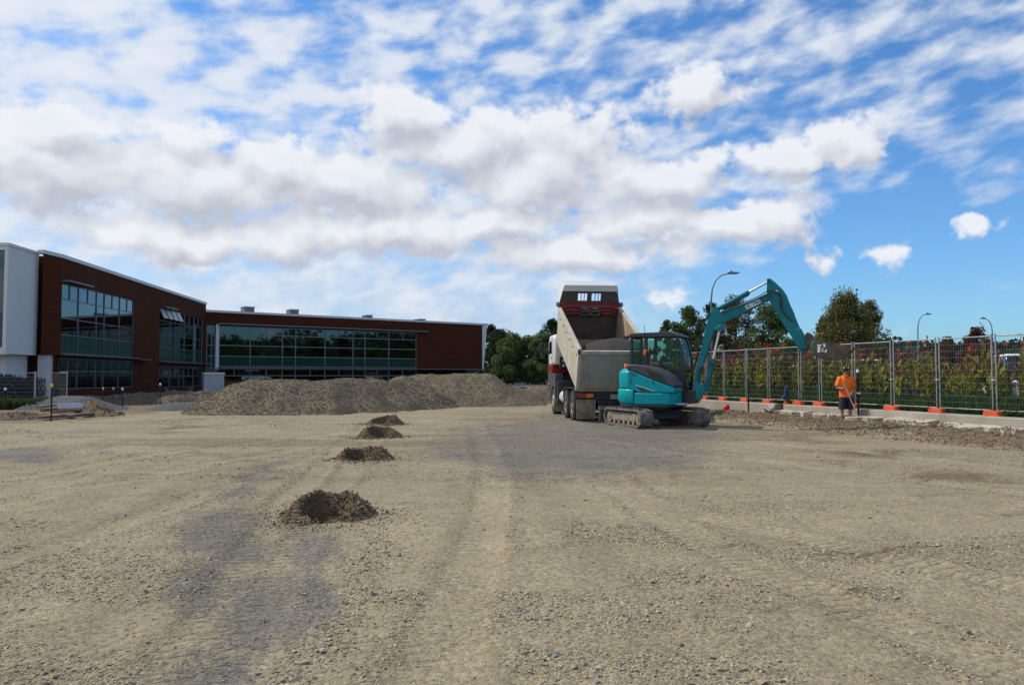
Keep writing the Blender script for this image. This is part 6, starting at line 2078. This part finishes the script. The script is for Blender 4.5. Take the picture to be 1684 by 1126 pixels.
MB().prism([(-.70, 1.42), (-.70, 2.60), (.62, 2.60), (.72, 2.35), (.78, 2.0), (.80, 1.34)], y1 - .037, y1 - .03, 'y').build('door_glass', M['cab_glass'], exc, smooth=0)
MB().span((-.745, y0 + .1, 1.78), (-.738, y1 - .1, 2.58)).build('rear_glass', M['cab_glass'], exc, smooth=0)
fg = MB()
zz = [.95, 1.3, 1.65, 2.0, 2.3, 2.58]
vs = [(fp(z) + .01, y, z) for z in zz for y in (y0 + .09, y1 - .09)]
fg.add(vs, [(2 * i, 2 * i + 1, 2 * i + 3, 2 * i + 2) for i in range(len(zz) - 1)])
fg.build('windscreen', M['cab_glass'], exc, smooth=60)
st = MB()
st.box((-.12, .5, 1.28), (.52, .50, .14)).box((-.40, .5, 1.62), (.13, .50, .62), (0, R(-8), 0)).box((-.43, .5, 1.98), (.1, .3, .16), (0, R(-8), 0)).box((-.15, .5, 1.06), (.4, .4, .32))
st.build('seat', M['cab_black'], exc, bevel=.04)
for y in (.16, .84):
    MB().box((.02, y, 1.46), (.46, .12, .12)).tube([(.16, y, 1.50), (.20, y, 1.74)], .018, 8).build('console', M['cab_black'], exc, bevel=.01)
MB().box((.36, .13, 1.86), (.30, .02, .05)).build('work_sheet', M['blind'], exc)
MB().box((-.02, .06, 1.86), (.22, .02, .08)).build('work_sheet', M['blind'], exc)
MB().tube([(-.30, -.06, 2.40), (-.30, -.06, 3.02)], .007, 5).build('antenna', M['hose'], exc)
MB().box((-.28, -.07, 2.18), (.09, .07, .17), (0, .3, 0)).build('marker_lamp', M['orange_lens'], exc, bevel=.02)
MB().tube([(-.78, .3, 2.70), (-.96, .3, 2.66)], .022, 6).box((-1.0, .3, 2.66), (.12, .16, .10)).build('work_light', M['cab_black'], exc)
MB().span((.78, -.62, .66), (1.02, .05, .70)).build('step_plate', M['white_board'], exc, bevel=.006)
# swing bracket, boom, arm, bucket: outlines in the boom plane, each with its own thickness
def plate(name, px, y0, y1, mat, parent=exc, bevel=.012, yo=None):
    yo = (y0 + y1) / 2 if yo is None else yo
    poly = [bp(u, v, yo) for u, v in px]
    return MB().prism(poly, y0, y1, 'y').build(name, M[mat], parent, bevel=bevel)
def bpt(u, v, y): 
    a, b = bp(u, v, y)
    return Vector((a, y, b))
plate('swing_post', [(1111, 648), (1128, 645), (1143, 640), (1153, 642), (1154, 654), (1147, 663), (1111, 664)], -.16, .14, 'cab_black')
plate('swing_bracket', [(1145, 641), (1150, 632), (1156, 629), (1161, 637), (1156, 650), (1150, 659), (1145, 655)], -.19, -.115, 'boom_teal')
plate('swing_bracket', [(1145, 641), (1150, 632), (1156, 629), (1161, 637), (1156, 650), (1150, 659), (1145, 655)], .095, .17, 'boom_teal')
BOOM = [(1142, 638), (1144, 614), (1153, 579), (1161.5, 540), (1167, 519), (1172, 510), (1181, 510.5), (1186, 513.5), (1220, 501), (1245, 491), (1258, 484.5), (1268, 482), (1271, 487), (1268, 492), (1245, 504), (1220, 517), (1199, 527), (1187, 533), (1179, 539.5), (1174, 548), (1169, 562), (1162, 585), (1155, 606), (1150, 630), (1152, 648), (1147, 654), (1142, 652)]
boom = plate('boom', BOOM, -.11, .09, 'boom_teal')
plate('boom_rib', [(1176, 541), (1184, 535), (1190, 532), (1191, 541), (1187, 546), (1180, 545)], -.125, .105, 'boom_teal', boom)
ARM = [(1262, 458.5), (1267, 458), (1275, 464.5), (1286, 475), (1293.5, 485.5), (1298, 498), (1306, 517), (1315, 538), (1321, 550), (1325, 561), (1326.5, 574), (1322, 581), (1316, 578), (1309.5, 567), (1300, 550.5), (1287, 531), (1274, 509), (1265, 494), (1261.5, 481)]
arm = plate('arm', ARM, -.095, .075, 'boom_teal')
for (u, v, r_) in ((1265.5, 487, .05), (1264.5, 463, .035), (1321, 574, .045)):
    a = bpt(u, v, -.01)
    MB().cyl((a.x, -.135, a.z), (a.x, .115, a.z), r_, 16).build('pin', M['machine_dark'], arm)
def cylinder(name, a, b, f, r0, r1, y, parent=exc):
    p, q = bpt(*a, y), bpt(*b, y)
    m_ = p.lerp(q, f)
    c_ = MB().tube([p, p.lerp(m_, .97), m_], [r0, r0, r0 * .85], 16).build(name, M['boom_teal'], parent)
    MB().tube([m_, q], r1, 14).build('rod', M['chrome'], c_)
    return c_
cylinder('arm_cylinder', (1177, 510), (1264.5, 462.5), .64, .066, .036, -.01)
cylinder('boom_cylinder', (1161, 643), (1184, 540), .52, .075, .04, -.01)
cylinder('bucket_cylinder', (1293, 494), (1316.5, 545), .50, .050, .03, -.01)
plate('cylinder_bracket', [(1171, 512), (1174, 505), (1181, 505), (1184, 512), (1180, 516)], -.10, .08, 'boom_teal', boom)
plate('link', [(1308, 541), (1314, 538), (1318, 541), (1326, 556), (1324, 562), (1319, 560)], -.125, -.098, 'boom_teal')
plate('link', [(1308, 541), (1314, 538), (1318, 541), (1326, 556), (1324, 562), (1319, 560)], .078, .105, 'boom_teal')
plate('link', [(1314, 541), (1318, 540), (1322, 560), (1327, 572), (1323, 575), (1317, 560)], -.15, -.126, 'boom_teal')
plate('hitch', [(1322, 566), (1325, 549), (1329, 546), (1336, 550), (1337, 558), (1331, 572), (1327, 577), (1322, 575)], -.10, .08, 'bucket_steel')
plate('bucket_ear', [(1331, 573), (1336, 559), (1343, 560), (1341.5, 572), (1340, 582), (1337, 580)], -.16, -.125, 'hitch_green')
plate('bucket_ear', [(1331, 573), (1336, 559), (1343, 560), (1341.5, 572), (1340, 582), (1337, 580)], .105, .14, 'hitch_green')
# bucket: side plates and a curved shell, open on top
side_px = [(1342, 560.5), (1362, 563), (1376, 563.5), (1390, 569), (1401, 576.5), (1393, 584), (1386.5, 589), (1378, 592), (1356, 592), (1347, 588.5), (1341, 582)]
bk_y = .34
for s in (-1, 1):
    bside = plate('bucket_side', side_px, s * bk_y - .012, s * bk_y + .012, 'bucket_steel', exc, .006, yo=0)
    if s < 0: near_side = bside
shell_px = [(1401, 576.5), (1393, 584), (1386.5, 589), (1378, 592), (1356, 592), (1347, 588.5), (1341, 582), (1341.5, 570), (1342, 560.5)]
sh = MB()
vs, fs = [], []
pc = [Vector(bp(u, v)) for u, v in shell_px]
cen = sum(pc, Vector((0, 0))) / len(pc)
for q in pc:
    d_ = (cen - q).normalized() * .022
    for y in (-bk_y + .013, bk_y - .013):
        vs += [(q.x, y, q.y), (q.x + d_.x, y, q.y + d_.y)]
for i in range(len(pc) - 1):
    a = 4 * i
    fs += [(a, a + 4, a + 6, a + 2), (a + 1, a + 3, a + 7, a + 5), (a, a + 1, a + 5, a + 4), (a + 2, a + 6, a + 7, a + 3)]
fs += [(0, 2, 3, 1), (4 * len(pc) - 4, 4 * len(pc) - 3, 4 * len(pc) - 1, 4 * len(pc) - 2)]
shell = sh.add(vs, fs).build('bucket_shell', M['bucket_steel'], exc, smooth=50)
tip, tdir = pc[0], (pc[0] - pc[1]).normalized()
for y in (-.28, -.1, .1, .28):
    t_ = MB()
    nrm = Vector((-tdir.y, tdir.x))
    a, b = tip - tdir * .06, tip + tdir * .11
    t_.hexa([(a.x - nrm.x * .03, y - .035, a.y - nrm.y * .03), (b.x - nrm.x * .006, y - .02, b.y - nrm.y * .006), (b.x - nrm.x * .006, y + .02, b.y - nrm.y * .006), (a.x - nrm.x * .03, y + .035, a.y - nrm.y * .03),
             (a.x + nrm.x * .03, y - .035, a.y + nrm.y * .03), (b.x + nrm.x * .006, y - .02, b.y + nrm.y * .006), (b.x + nrm.x * .006, y + .02, b.y + nrm.y * .006), (a.x + nrm.x * .03, y + .035, a.y + nrm.y * .03)])
    t_.build('tooth', M['bucket_steel'], shell)
for px in ([(1347, 569.5), (1351.8, 569), (1351, 580), (1346.5, 580)], [(1346, 567), (1354, 567.5), (1354, 569), (1346, 568.6)], [(1355, 566), (1360, 566.3), (1359.5, 571.5), (1355.5, 571), (1357, 569)], [(1353.5, 573), (1356, 573), (1356.5, 575.5), (1353.8, 575.8)], [(1353, 577.2), (1360, 577), (1360.5, 574), (1362.3, 574.5), (1361.5, 580.8), (1359.8, 580.5), (1359.5, 578.6), (1353, 578.8)]):
    plate('bucket_marking', px, -bk_y - .016, -bk_y - .0125, 'white_print', near_side, 0, yo=0)
# lettering on the boom
tmx = text_mesh('KOBELCO', .25, .003, .006)
tmx.materials.append(M['white_print'])
p, q = bpt(1226.5, 506.3, -.114), bpt(1250, 495.2, -.114)
ln = (q - p).length
xs_ = [v.co.x for v in tmx.vertices]
ys_ = [v.co.y for v in tmx.vertices]
kx = ln / (max(xs_) - min(xs_))
ky = .135 / (max(ys_) - min(ys_))
for v in tmx.vertices: v.co = Vector((v.co.x * kx, v.co.y * ky, v.co.z))
lo_ = bpy.data.objects.new('brand_lettering', tmx)
COL.objects.link(lo_)
lo_.parent = boom
mid_ = (p + q) / 2
xd = (q - p).normalized()
zd = Vector((0, -1, 0))
yd = zd.cross(xd)
lo_.matrix_local = Matrix(((xd.x, yd.x, zd.x, mid_.x), (xd.y, yd.y, zd.y, mid_.y), (xd.z, yd.z, zd.z, mid_.z), (0, 0, 0, 1)))
# hoses
def hose(px, y, r=.014, parent=boom):
    pts = [bpt(u, v, y) for u, v in px]
    fine = []
    for i in range(len(pts) - 1):
        p0, p1, p2, p3 = pts[max(i - 1, 0)], pts[i], pts[i + 1], pts[min(i + 2, len(pts) - 1)]
        for k_ in range(5):
            t = k_ / 5
            fine.append(.5 * ((2 * p1) + (p2 - p0) * t + (2 * p0 - 5 * p1 + 4 * p2 - p3) * t * t + (3 * p1 - p0 - 3 * p2 + p3) * t ** 3))
    fine.append(pts[-1])
    MB().tube(fine, r, 6).build('hose', M['hose'], parent)
for i, y in enumerate((-.10, -.06, -.02, .03)):
    hose([(1131 + i, 638), (1129 + i, 630 - i), (1136 + i, 618 - 2 * i), (1141 + i * .5, 604), (1147.5 + i * .4, 578), (1154 + i * .3, 548), (1160 + i * .3, 526), (1168, 513)], y, .016)
hose([(1150, 622), (1153, 604), (1163, 595), (1171, 598), (1173, 608), (1168, 622), (1163, 630)], -.14, .014)
hose([(1146, 626), (1150, 607), (1160, 597), (1169, 596), (1174, 606), (1171, 618)], -.17, .014)
hose([(1165, 596), (1170, 575), (1175, 556), (1180, 545)], -.13, .012)
hose([(1186, 513), (1200, 506), (1222, 498), (1246, 488), (1258, 481), (1268, 478), (1279, 481), (1284, 490), (1283, 502), (1288, 514), (1294, 520), (1302, 528)], -.125, .013)
hose([(1186, 515), (1202, 508), (1224, 500), (1248, 490), (1260, 484), (1270, 481), (1280, 485), (1285, 494), (1285, 505), (1290, 517)], -.14, .011)
hose([(1188, 509), (1205, 500), (1222, 491), (1232, 485)], .06, .012)
for px_ in ([(1276, 476), (1280, 479), (1279, 481), (1275, 478)],):
    plate('arm_marking', px_, -.099, -.0955, 'white_print', arm, 0, yo=-.097)

# ------------------------------------------------------------------ people
def skin_body(name, verts, edges, mat, parent):
    """verts: name -> (x, y, z, rx, ry); one continuous surface"""
    names = list(verts)
    idx = {k_: i for i, k_ in enumerate(names)}
    me = bpy.data.meshes.new(name)
    me.from_pydata([verts[k_][:3] for k_ in names], [(idx[a], idx[b]) for a, b in edges], [])
    o = bpy.data.objects.new(name, me)
    COL.objects.link(o)
    o.parent = parent
    md = o.modifiers.new('skin', 'SKIN')
    md.use_smooth_shade = True
    md.branch_smoothing = 0.3
    if not me.skin_vertices:
        me.skin_vertices.new()
    lay = me.skin_vertices[0].data
    for k_ in names:
        lay[idx[k_]].radius = (verts[k_][3], verts[k_][4])
        lay[idx[k_]].use_root = (k_ == 'pelvis')
    sb = o.modifiers.new('sub', 'SUBSURF')
    sb.levels = 2
    sb.render_levels = 2
    me.materials.append(mat)
    return o
def loft(name, rings, mat, parent, n=20, cap=(False, False), smooth=70):
    """rings: (centre, half width, half depth, tilt axis up)"""
    mb = MB()
    vs, fs = [], []
    for (c, rx, ry, ax) in rings:
        ax = Vector(ax).normalized()
        a = Vector((1, 0, 0)) if abs(ax.x) < .8 else Vector((0, 0, -1))
        a = (a - ax * a.dot(ax)).normalized()
        b = ax.cross(a)
        for k_ in range(n):
            w = 2 * math.pi * k_ / n
            vs.append(Vector(c) + a * (rx * math.cos(w)) + b * (ry * math.sin(w)))
    for i in range(len(rings) - 1):
        for k_ in range(n):
            k2 = (k_ + 1) % n
            fs.append((i * n + k_, i * n + k2, (i + 1) * n + k2, (i + 1) * n + k_))
    if cap[0]: fs.append(tuple(range(n - 1, -1, -1)))
    if cap[1]: fs.append(tuple((len(rings) - 1) * n + k_ for k_ in range(n)))
    o = mb.add(vs, fs).build(name, mat, parent, smooth=smooth)
    return o
def finger_chain(V, E, tag_, palm, base, dirs, lens, r=.0085):
    prev = palm
    p = Vector(base)
    V[tag_ + '0'] = (*p, r, r)
    E.append((prev, tag_ + '0'))
    for i, (d, l) in enumerate(zip(dirs, lens)):
        p = p + Vector(d).normalized() * l
        V[f'{tag_}{i + 1}'] = (*p, r * (.95 - .08 * i), r * (.95 - .08 * i))
        E.append((f'{tag_}{i}', f'{tag_}{i + 1}'))
def head_parts(parent, c, cap=True, face=(0, -1, 0)):
    """face details and cap round a head centred at c, looking along face"""
    f = Vector(face).normalized()
    s = Vector((0, 0, 1)).cross(f).normalized()
    c = Vector(c)
    for k_ in (-1, 1):
        e = c + f * .086 + s * (.032 * k_) + Vector((0, 0, .012))
        MB().lathe([(.001, -.011), (.008, -.008), (.011, 0), (.008, .008), (.001, .011)], e, 'z', 10).build('eye', M['cap_black'], parent)
        q = c + s * (.079 * k_) - f * .005
        MB().tube([q + Vector((0, 0, .03)), q + s * (.014 * k_), q - Vector((0, 0, .03))], [.008, .014, .008], 8).build('ear', M['skin'], parent)
    MB().tube([c + f * .088 + Vector((0, 0, .012)), c + f * .112 + Vector((0, 0, -.022)), c + f * .092 + Vector((0, 0, -.03))], [.008, .014, .010], 8).build('nose', M['skin'], parent)
    MB().tube([c + f * .088 + s * .024 + Vector((0, 0, -.058)), c + f * .096 + Vector((0, 0, -.06)), c + f * .088 - s * .024 + Vector((0, 0, -.058))], [.004, .006, .004], 6).build('mouth', M['fuel_red'], parent)
    MB().lathe([(.086, -.02), (.092, .02), (.090, .06), (.074, .09), (.04, .115), (.001, .122)], c - f * .012 + Vector((0, 0, .0)), 'z', 20).build('hair', M['hair'], parent)
    if cap:
        cp_ = MB().lathe([(.098, .030), (.102, .05), (.097, .085), (.078, .118), (.042, .136), (.001, .141)], c - f * .004, 'z', 24).build('cap', M['cap_black'], parent)
        br = MB()
        pts = []
        for i in range(9):
            a = math.pi * i / 8
            pts.append(c + f * (.075 + .085 * math.sin(a)) + s * (.085 * math.cos(a)) + Vector((0, 0, .038 - .012 * math.sin(a))))
        k0 = [q + Vector((0, 0, .008)) for q in pts]
        n = len(pts)
        br.add(pts + k0, [tuple(range(n)), tuple(range(2 * n - 1, n - 1, -1))] + [(i, i + 1, i + 1 + n, i + n) for i in range(n - 1)] + [(n - 1, 0, n, 2 * n - 1)])
        br.build('cap_brim', M['cap_black'], cp_)
        for k_ in (-1, 1):
            q = c + s * (.062 * k_) + f * .066 + Vector((0, 0, .085))
            MB().box(q, (.035, .03, .05), (0, 0, 0)).build('cap_patch', M['hivis_yellow'], cp_, bevel=.008, label='bright yellow patch on the cap')

# worker with the rake
WY = 23.7
wp = at(1392, 692, WY)
worker = empty('person', (wp.x, wp.y, 0.02), R(-8), 'person in an orange work shirt and navy shorts leaning on a long-handled tool', 'person')
V, E = {}, []
def add(k_, x, y, z, rx, ry=None): V[k_] = (x, y, z, rx, ry if ry else rx)
add('pelvis', 0, 0, .90, .135, .10); add('waist', 0, 0, 1.06, .13, .095); add('chest', 0, 0, 1.26, .155, .105); add('neckb', 0, .005, 1.43, .065, .06)
add('neck', 0, -.005, 1.50, .052, .052); add('jaw', 0, -.02, 1.555, .062, .07); add('head', 0, -.012, 1.635, .078, .092); add('crown', 0, -.005, 1.715, .055, .065)
E += [('pelvis', 'waist'), ('waist', 'chest'), ('chest', 'neckb'), ('neckb', 'neck'), ('neck', 'jaw'), ('jaw', 'head'), ('head', 'crown')]
for s, nm in ((-1, 'r'), (1, 'l')):
    add(nm + 'hip', s * .09, 0, .84, .088); add(nm + 'knee', s * .115, -.02, .48, .058); add(nm + 'calf', s * .12, .015, .34, .056); add(nm + 'ank', s * .125, .01, .09, .036)
    add(nm + 'heel', s * .125, .03, .035, .034); add(nm + 'toe', s * .14, -.14, .03, .030)
    E += [('pelvis', nm + 'hip'), (nm + 'hip', nm + 'knee'), (nm + 'knee', nm + 'calf'), (nm + 'calf', nm + 'ank'), (nm + 'ank', nm + 'heel'), (nm + 'heel', nm + 'toe')]
    add(nm + 'sho', s * .18, 0, 1.395, .058)
    E.append(('neckb', nm + 'sho'))
# image-left arm bent up to the chest, image-right arm reaching down across the belly
add('relb', -.27, -.02, 1.10, .042); add('rwri', -.155, -.20, 1.075, .027); add('rpalm', -.115, -.245, 1.09, .030, .020)
add('lelb', .265, -.03, 1.09, .042); add('lwri', .085, -.215, .90, .027); add('lpalm', .045, -.245, .855, .030, .020)
E += [('rsho', 'relb'), ('relb', 'rwri'), ('rwri', 'rpalm'), ('lsho', 'lelb'), ('lelb', 'lwri'), ('lwri', 'lpalm')]
T0, T1 = Vector((-.125, -.275, 1.22)), Vector((.30, -.40, .03))
hd = (T1 - T0).normalized()
for nm, pl_, sgn in (('r', 'rpalm', 1), ('l', 'lpalm', -1)):
    pv = Vector(V[pl_][:3])
    for i in range(4):
        off = hd * ((i - 1.5) * .020)
        b = pv + off + Vector((.018 * sgn, -.02, 0))
        ln = (.034, .040, .037, .029)[i]
        finger_chain(V, E, f'{nm}f{i}', pl_, b, [(.4 * sgn, -.9, -.1), (.9 * sgn, -.2, -.1), (.5 * sgn, .9, 0)], (ln, ln * .75, ln * .6))
    finger_chain(V, E, nm + 't', pl_, pv - hd * .03 + Vector((0, -.012, .005)), [(.3 * sgn, -.8, .3), (.8 * sgn, -.4, 0)], (.034, .026), .010)
skin_body('body', V, E, M['skin'], worker)
head_parts(worker, (0, -.016, 1.625))
UP = (0, 0, 1)
loft('shirt', [((0, 0, .80), .205, .145, UP), ((0, 0, .88), .200, .142, UP), ((0, 0, 1.02), .192, .135, UP), ((0, 0, 1.18), .200, .138, UP), ((0, 0, 1.30), .215, .138, UP), ((0, 0, 1.40), .205, .115, UP), ((0, 0, 1.455), .115, .085, UP), ((0, -.005, 1.485), .072, .070, UP)], M['hivis'], worker)
for s in (-1, 1):
    e = Vector(V[('r' if s < 0 else 'l') + 'elb'][:3])
    a = Vector((s * .165, 0, 1.405))
    d = (e - a)
    loft('sleeve', [(a + d * f, r_, r_, d) for f, r_ in ((-.08, .060), (.05, .082), (.35, .084), (.7, .080), (.86, .082))], M['hivis'], worker, 16)
MB().tube([(-.07, -.062, 1.472), (-.035, -.105, 1.44), (0, -.125, 1.40), (.035, -.105, 1.44), (.07, -.062, 1.472)], .013, 6).build('collar', M['navy'], worker)
MB().box((.10, -.143, 1.27), (.09, .012, .10)).build('shirt_pocket', M['hivis'], worker, bevel=.006)
loft('shorts', [((0, 0, .70), .190, .132, UP), ((0, 0, .80), .192, .134, UP), ((0, 0, .92), .175, .125, UP)], M['navy'], worker, 20)
for s in (-1, 1):
    loft('short_leg', [((s * .095, 0, .82), .100, .122, UP), ((s * .105, -.005, .66), .108, .122, UP), ((s * .115, -.01, .50), .112, .120, UP), ((s * .118, -.01, .43), .114, .120, UP)], M['navy'], worker, 16)
    loft('boot', [((s * .125, .02, .02), .05, .10, UP), ((s * .13, -.03, .03), .055, .13, UP), ((s * .13, -.03, .07), .05, .125, UP), ((s * .126, .01, .12), .052, .07, UP), ((s * .125, .01, .20), .052, .056, UP)], M['boot'], worker, 16, (True, False))
tool = empty('rake', worker.location, R(-8), 'long pale-handled rake held by the worker', 'rake')
MB().tube([T0, T0.lerp(T1, .5), T1], .017, 10).build('handle', M['handle_wood'], tool)
hd_ = MB().box((T1.x, T1.y, T1.z + .03), (.42, .03, .035), (0, 0, .25)).build('rake_head', M['stake_black'], tool, bevel=.005)
for i in range(10):
    x = -.19 + .042 * i
    MB().tube([(T1.x + x * math.cos(.25), T1.y + x * math.sin(.25), T1.z + .02), (T1.x + x * math.cos(.25) + .005, T1.y + x * math.sin(.25) - .01, T1.z - .06)], .005, 5).build('tine', M['stake_black'], hd_)

# operator in the cab, facing along the machine
opw = SL + EL_ * .5 + EH * (-.10)
oper = empty('person', (opw.x, opw.y, 0.0), EA + math.pi / 2, 'person in an orange shirt and dark cap seated in the excavator cab', 'person')
V, E = {}, []
add('pelvis', 0, .08, 1.46, .13, .11); add('waist', 0, .09, 1.60, .125, .10); add('chest', 0, .09, 1.80, .15, .105); add('neckb', 0, .08, 1.97, .062, .06)
add('neck', 0, .06, 2.04, .05, .05); add('jaw', 0, .04, 2.095, .06, .068); add('head', 0, .045, 2.17, .076, .09); add('crown', 0, .05, 2.25, .055, .065)
E += [('pelvis', 'waist'), ('waist', 'chest'), ('chest', 'neckb'), ('neckb', 'neck'), ('neck', 'jaw'), ('jaw', 'head'), ('head', 'crown')]
for s, nm in ((-1, 'r'), (1, 'l')):
    add(nm + 'hip', s * .09, .04, 1.44, .088); add(nm + 'knee', s * .14, -.36, 1.44, .060); add(nm + 'ank', s * .14, -.42, 1.00, .038); add(nm + 'toe', s * .15, -.58, .95, .032)
    E += [('pelvis', nm + 'hip'), (nm + 'hip', nm + 'knee'), (nm + 'knee', nm + 'ank'), (nm + 'ank', nm + 'toe')]
    add(nm + 'sho', s * .175, .08, 1.93, .055); add(nm + 'elb', s * .27, .04, 1.66, .040); add(nm + 'wri', s * .31, -.20, 1.66, .027); add(nm + 'palm', s * .325, -.265, 1.68, .028, .02)
    E += [('neckb', nm + 'sho'), (nm + 'sho', nm + 'elb'), (nm + 'elb', nm + 'wri'), (nm + 'wri', nm + 'palm')]
    pv = Vector(V[nm + 'palm'][:3])
    for i in range(4):
        finger_chain(V, E, f'{nm}f{i}', nm + 'palm', pv + Vector((0, -.025, (i - 1.5) * .019)), [(-s * .3, -.9, 0), (-s * .9, 0, 0), (-s * .4, .9, 0)], (.032, .026, .02))
    finger_chain(V, E, nm + 't', nm + 'palm', pv + Vector((-s * .01, -.01, .03)), [(-s * .5, -.6, .3), (-s * .8, -.4, 0)], (.03, .024), .010)
skin_body('body', V, E, M['skin'], oper)
head_parts(oper, (0, .04, 2.155))
loft('shirt', [((0, .085, 1.44), .185, .145, UP), ((0, .09, 1.56), .185, .14, UP), ((0, .09, 1.74), .195, .138, UP), ((0, .09, 1.86), .21, .135, UP), ((0, .085, 1.94), .20, .11, UP), ((0, .08, 1.995), .11, .085, UP), ((0, .07, 2.025), .07, .068, UP)], M['hivis'], oper)
for s in (-1, 1):
    e = Vector(V[('r' if s < 0 else 'l') + 'elb'][:3])
    a = Vector((s * .165, .08, 1.94))
    d = e - a
    loft('sleeve', [(a + d * f, r_, r_, d) for f, r_ in ((-.08, .058), (.05, .078), (.4, .078), (.9, .074))], M['hivis'], oper, 16)
    h, k1 = Vector(V[('r' if s < 0 else 'l') + 'hip'][:3]), Vector(V[('r' if s < 0 else 'l') + 'knee'][:3])
    loft('trouser_leg', [(h.lerp(k1, f), r_, r_, k1 - h) for f, r_ in ((-.15, .105), (.3, .10), (.8, .085), (1.05, .075))], M['navy'], oper, 16)

# ------------------------------------------------------------------ small things by the kerb
rc = on_ground(1195, 683)
can = empty('fuel_can', (rc.x, rc.y, float(H(rc.x, rc.y)) - .01), .5, 'small red fuel can on the ground right of the excavator', 'fuel can')
MB().prism([(-.10, 0), (.10, 0), (.105, .16), (.085, .20), (.02, .205), (-.06, .205), (-.105, .17)], -.075, .075, 'y').build('tank', M['fuel_red'], can, bevel=.025, seg=3)
MB().tube([(-.06, 0, .20), (-.05, 0, .245), (.03, 0, .25), (.06, 0, .20)], .014, 8).build('handle', M['fuel_red'], can)
MB().cyl((.075, 0, .19), (.10, 0, .235), .022, 12).build('filler_cap', M['black_print'], can)
bpq = fence_pt(t_of_u(1294), .06, .462)
bun = empty('traffic_cone', bpq, .3, 'small orange cone with a blue bag slung over it by the fence foot', 'cone')
MB().lathe([(.12, 0), (.12, .03), (.075, .035), (.045, .22), (.025, .34), (.001, .345)], (0, 0, 0), 'z', 18).build('cone', M['fence_orange'], bun)
MB().lathe([(.06, .17), (.11, .16), (.09, .25), (.06, .36), (.07, .46), (.05, .60), (.015, .68), (.001, .69)], (0, .005, 0), 'z', 9).build('bag', M['bag_blue'], bun, smooth=25)
MB().prism([(-.05, .2), (-.2, .17), (-.12, .3), (-.03, .36)], -.03, .04, 'y').build('bag_flap', M['bag_blue'], bun, bevel=.01)
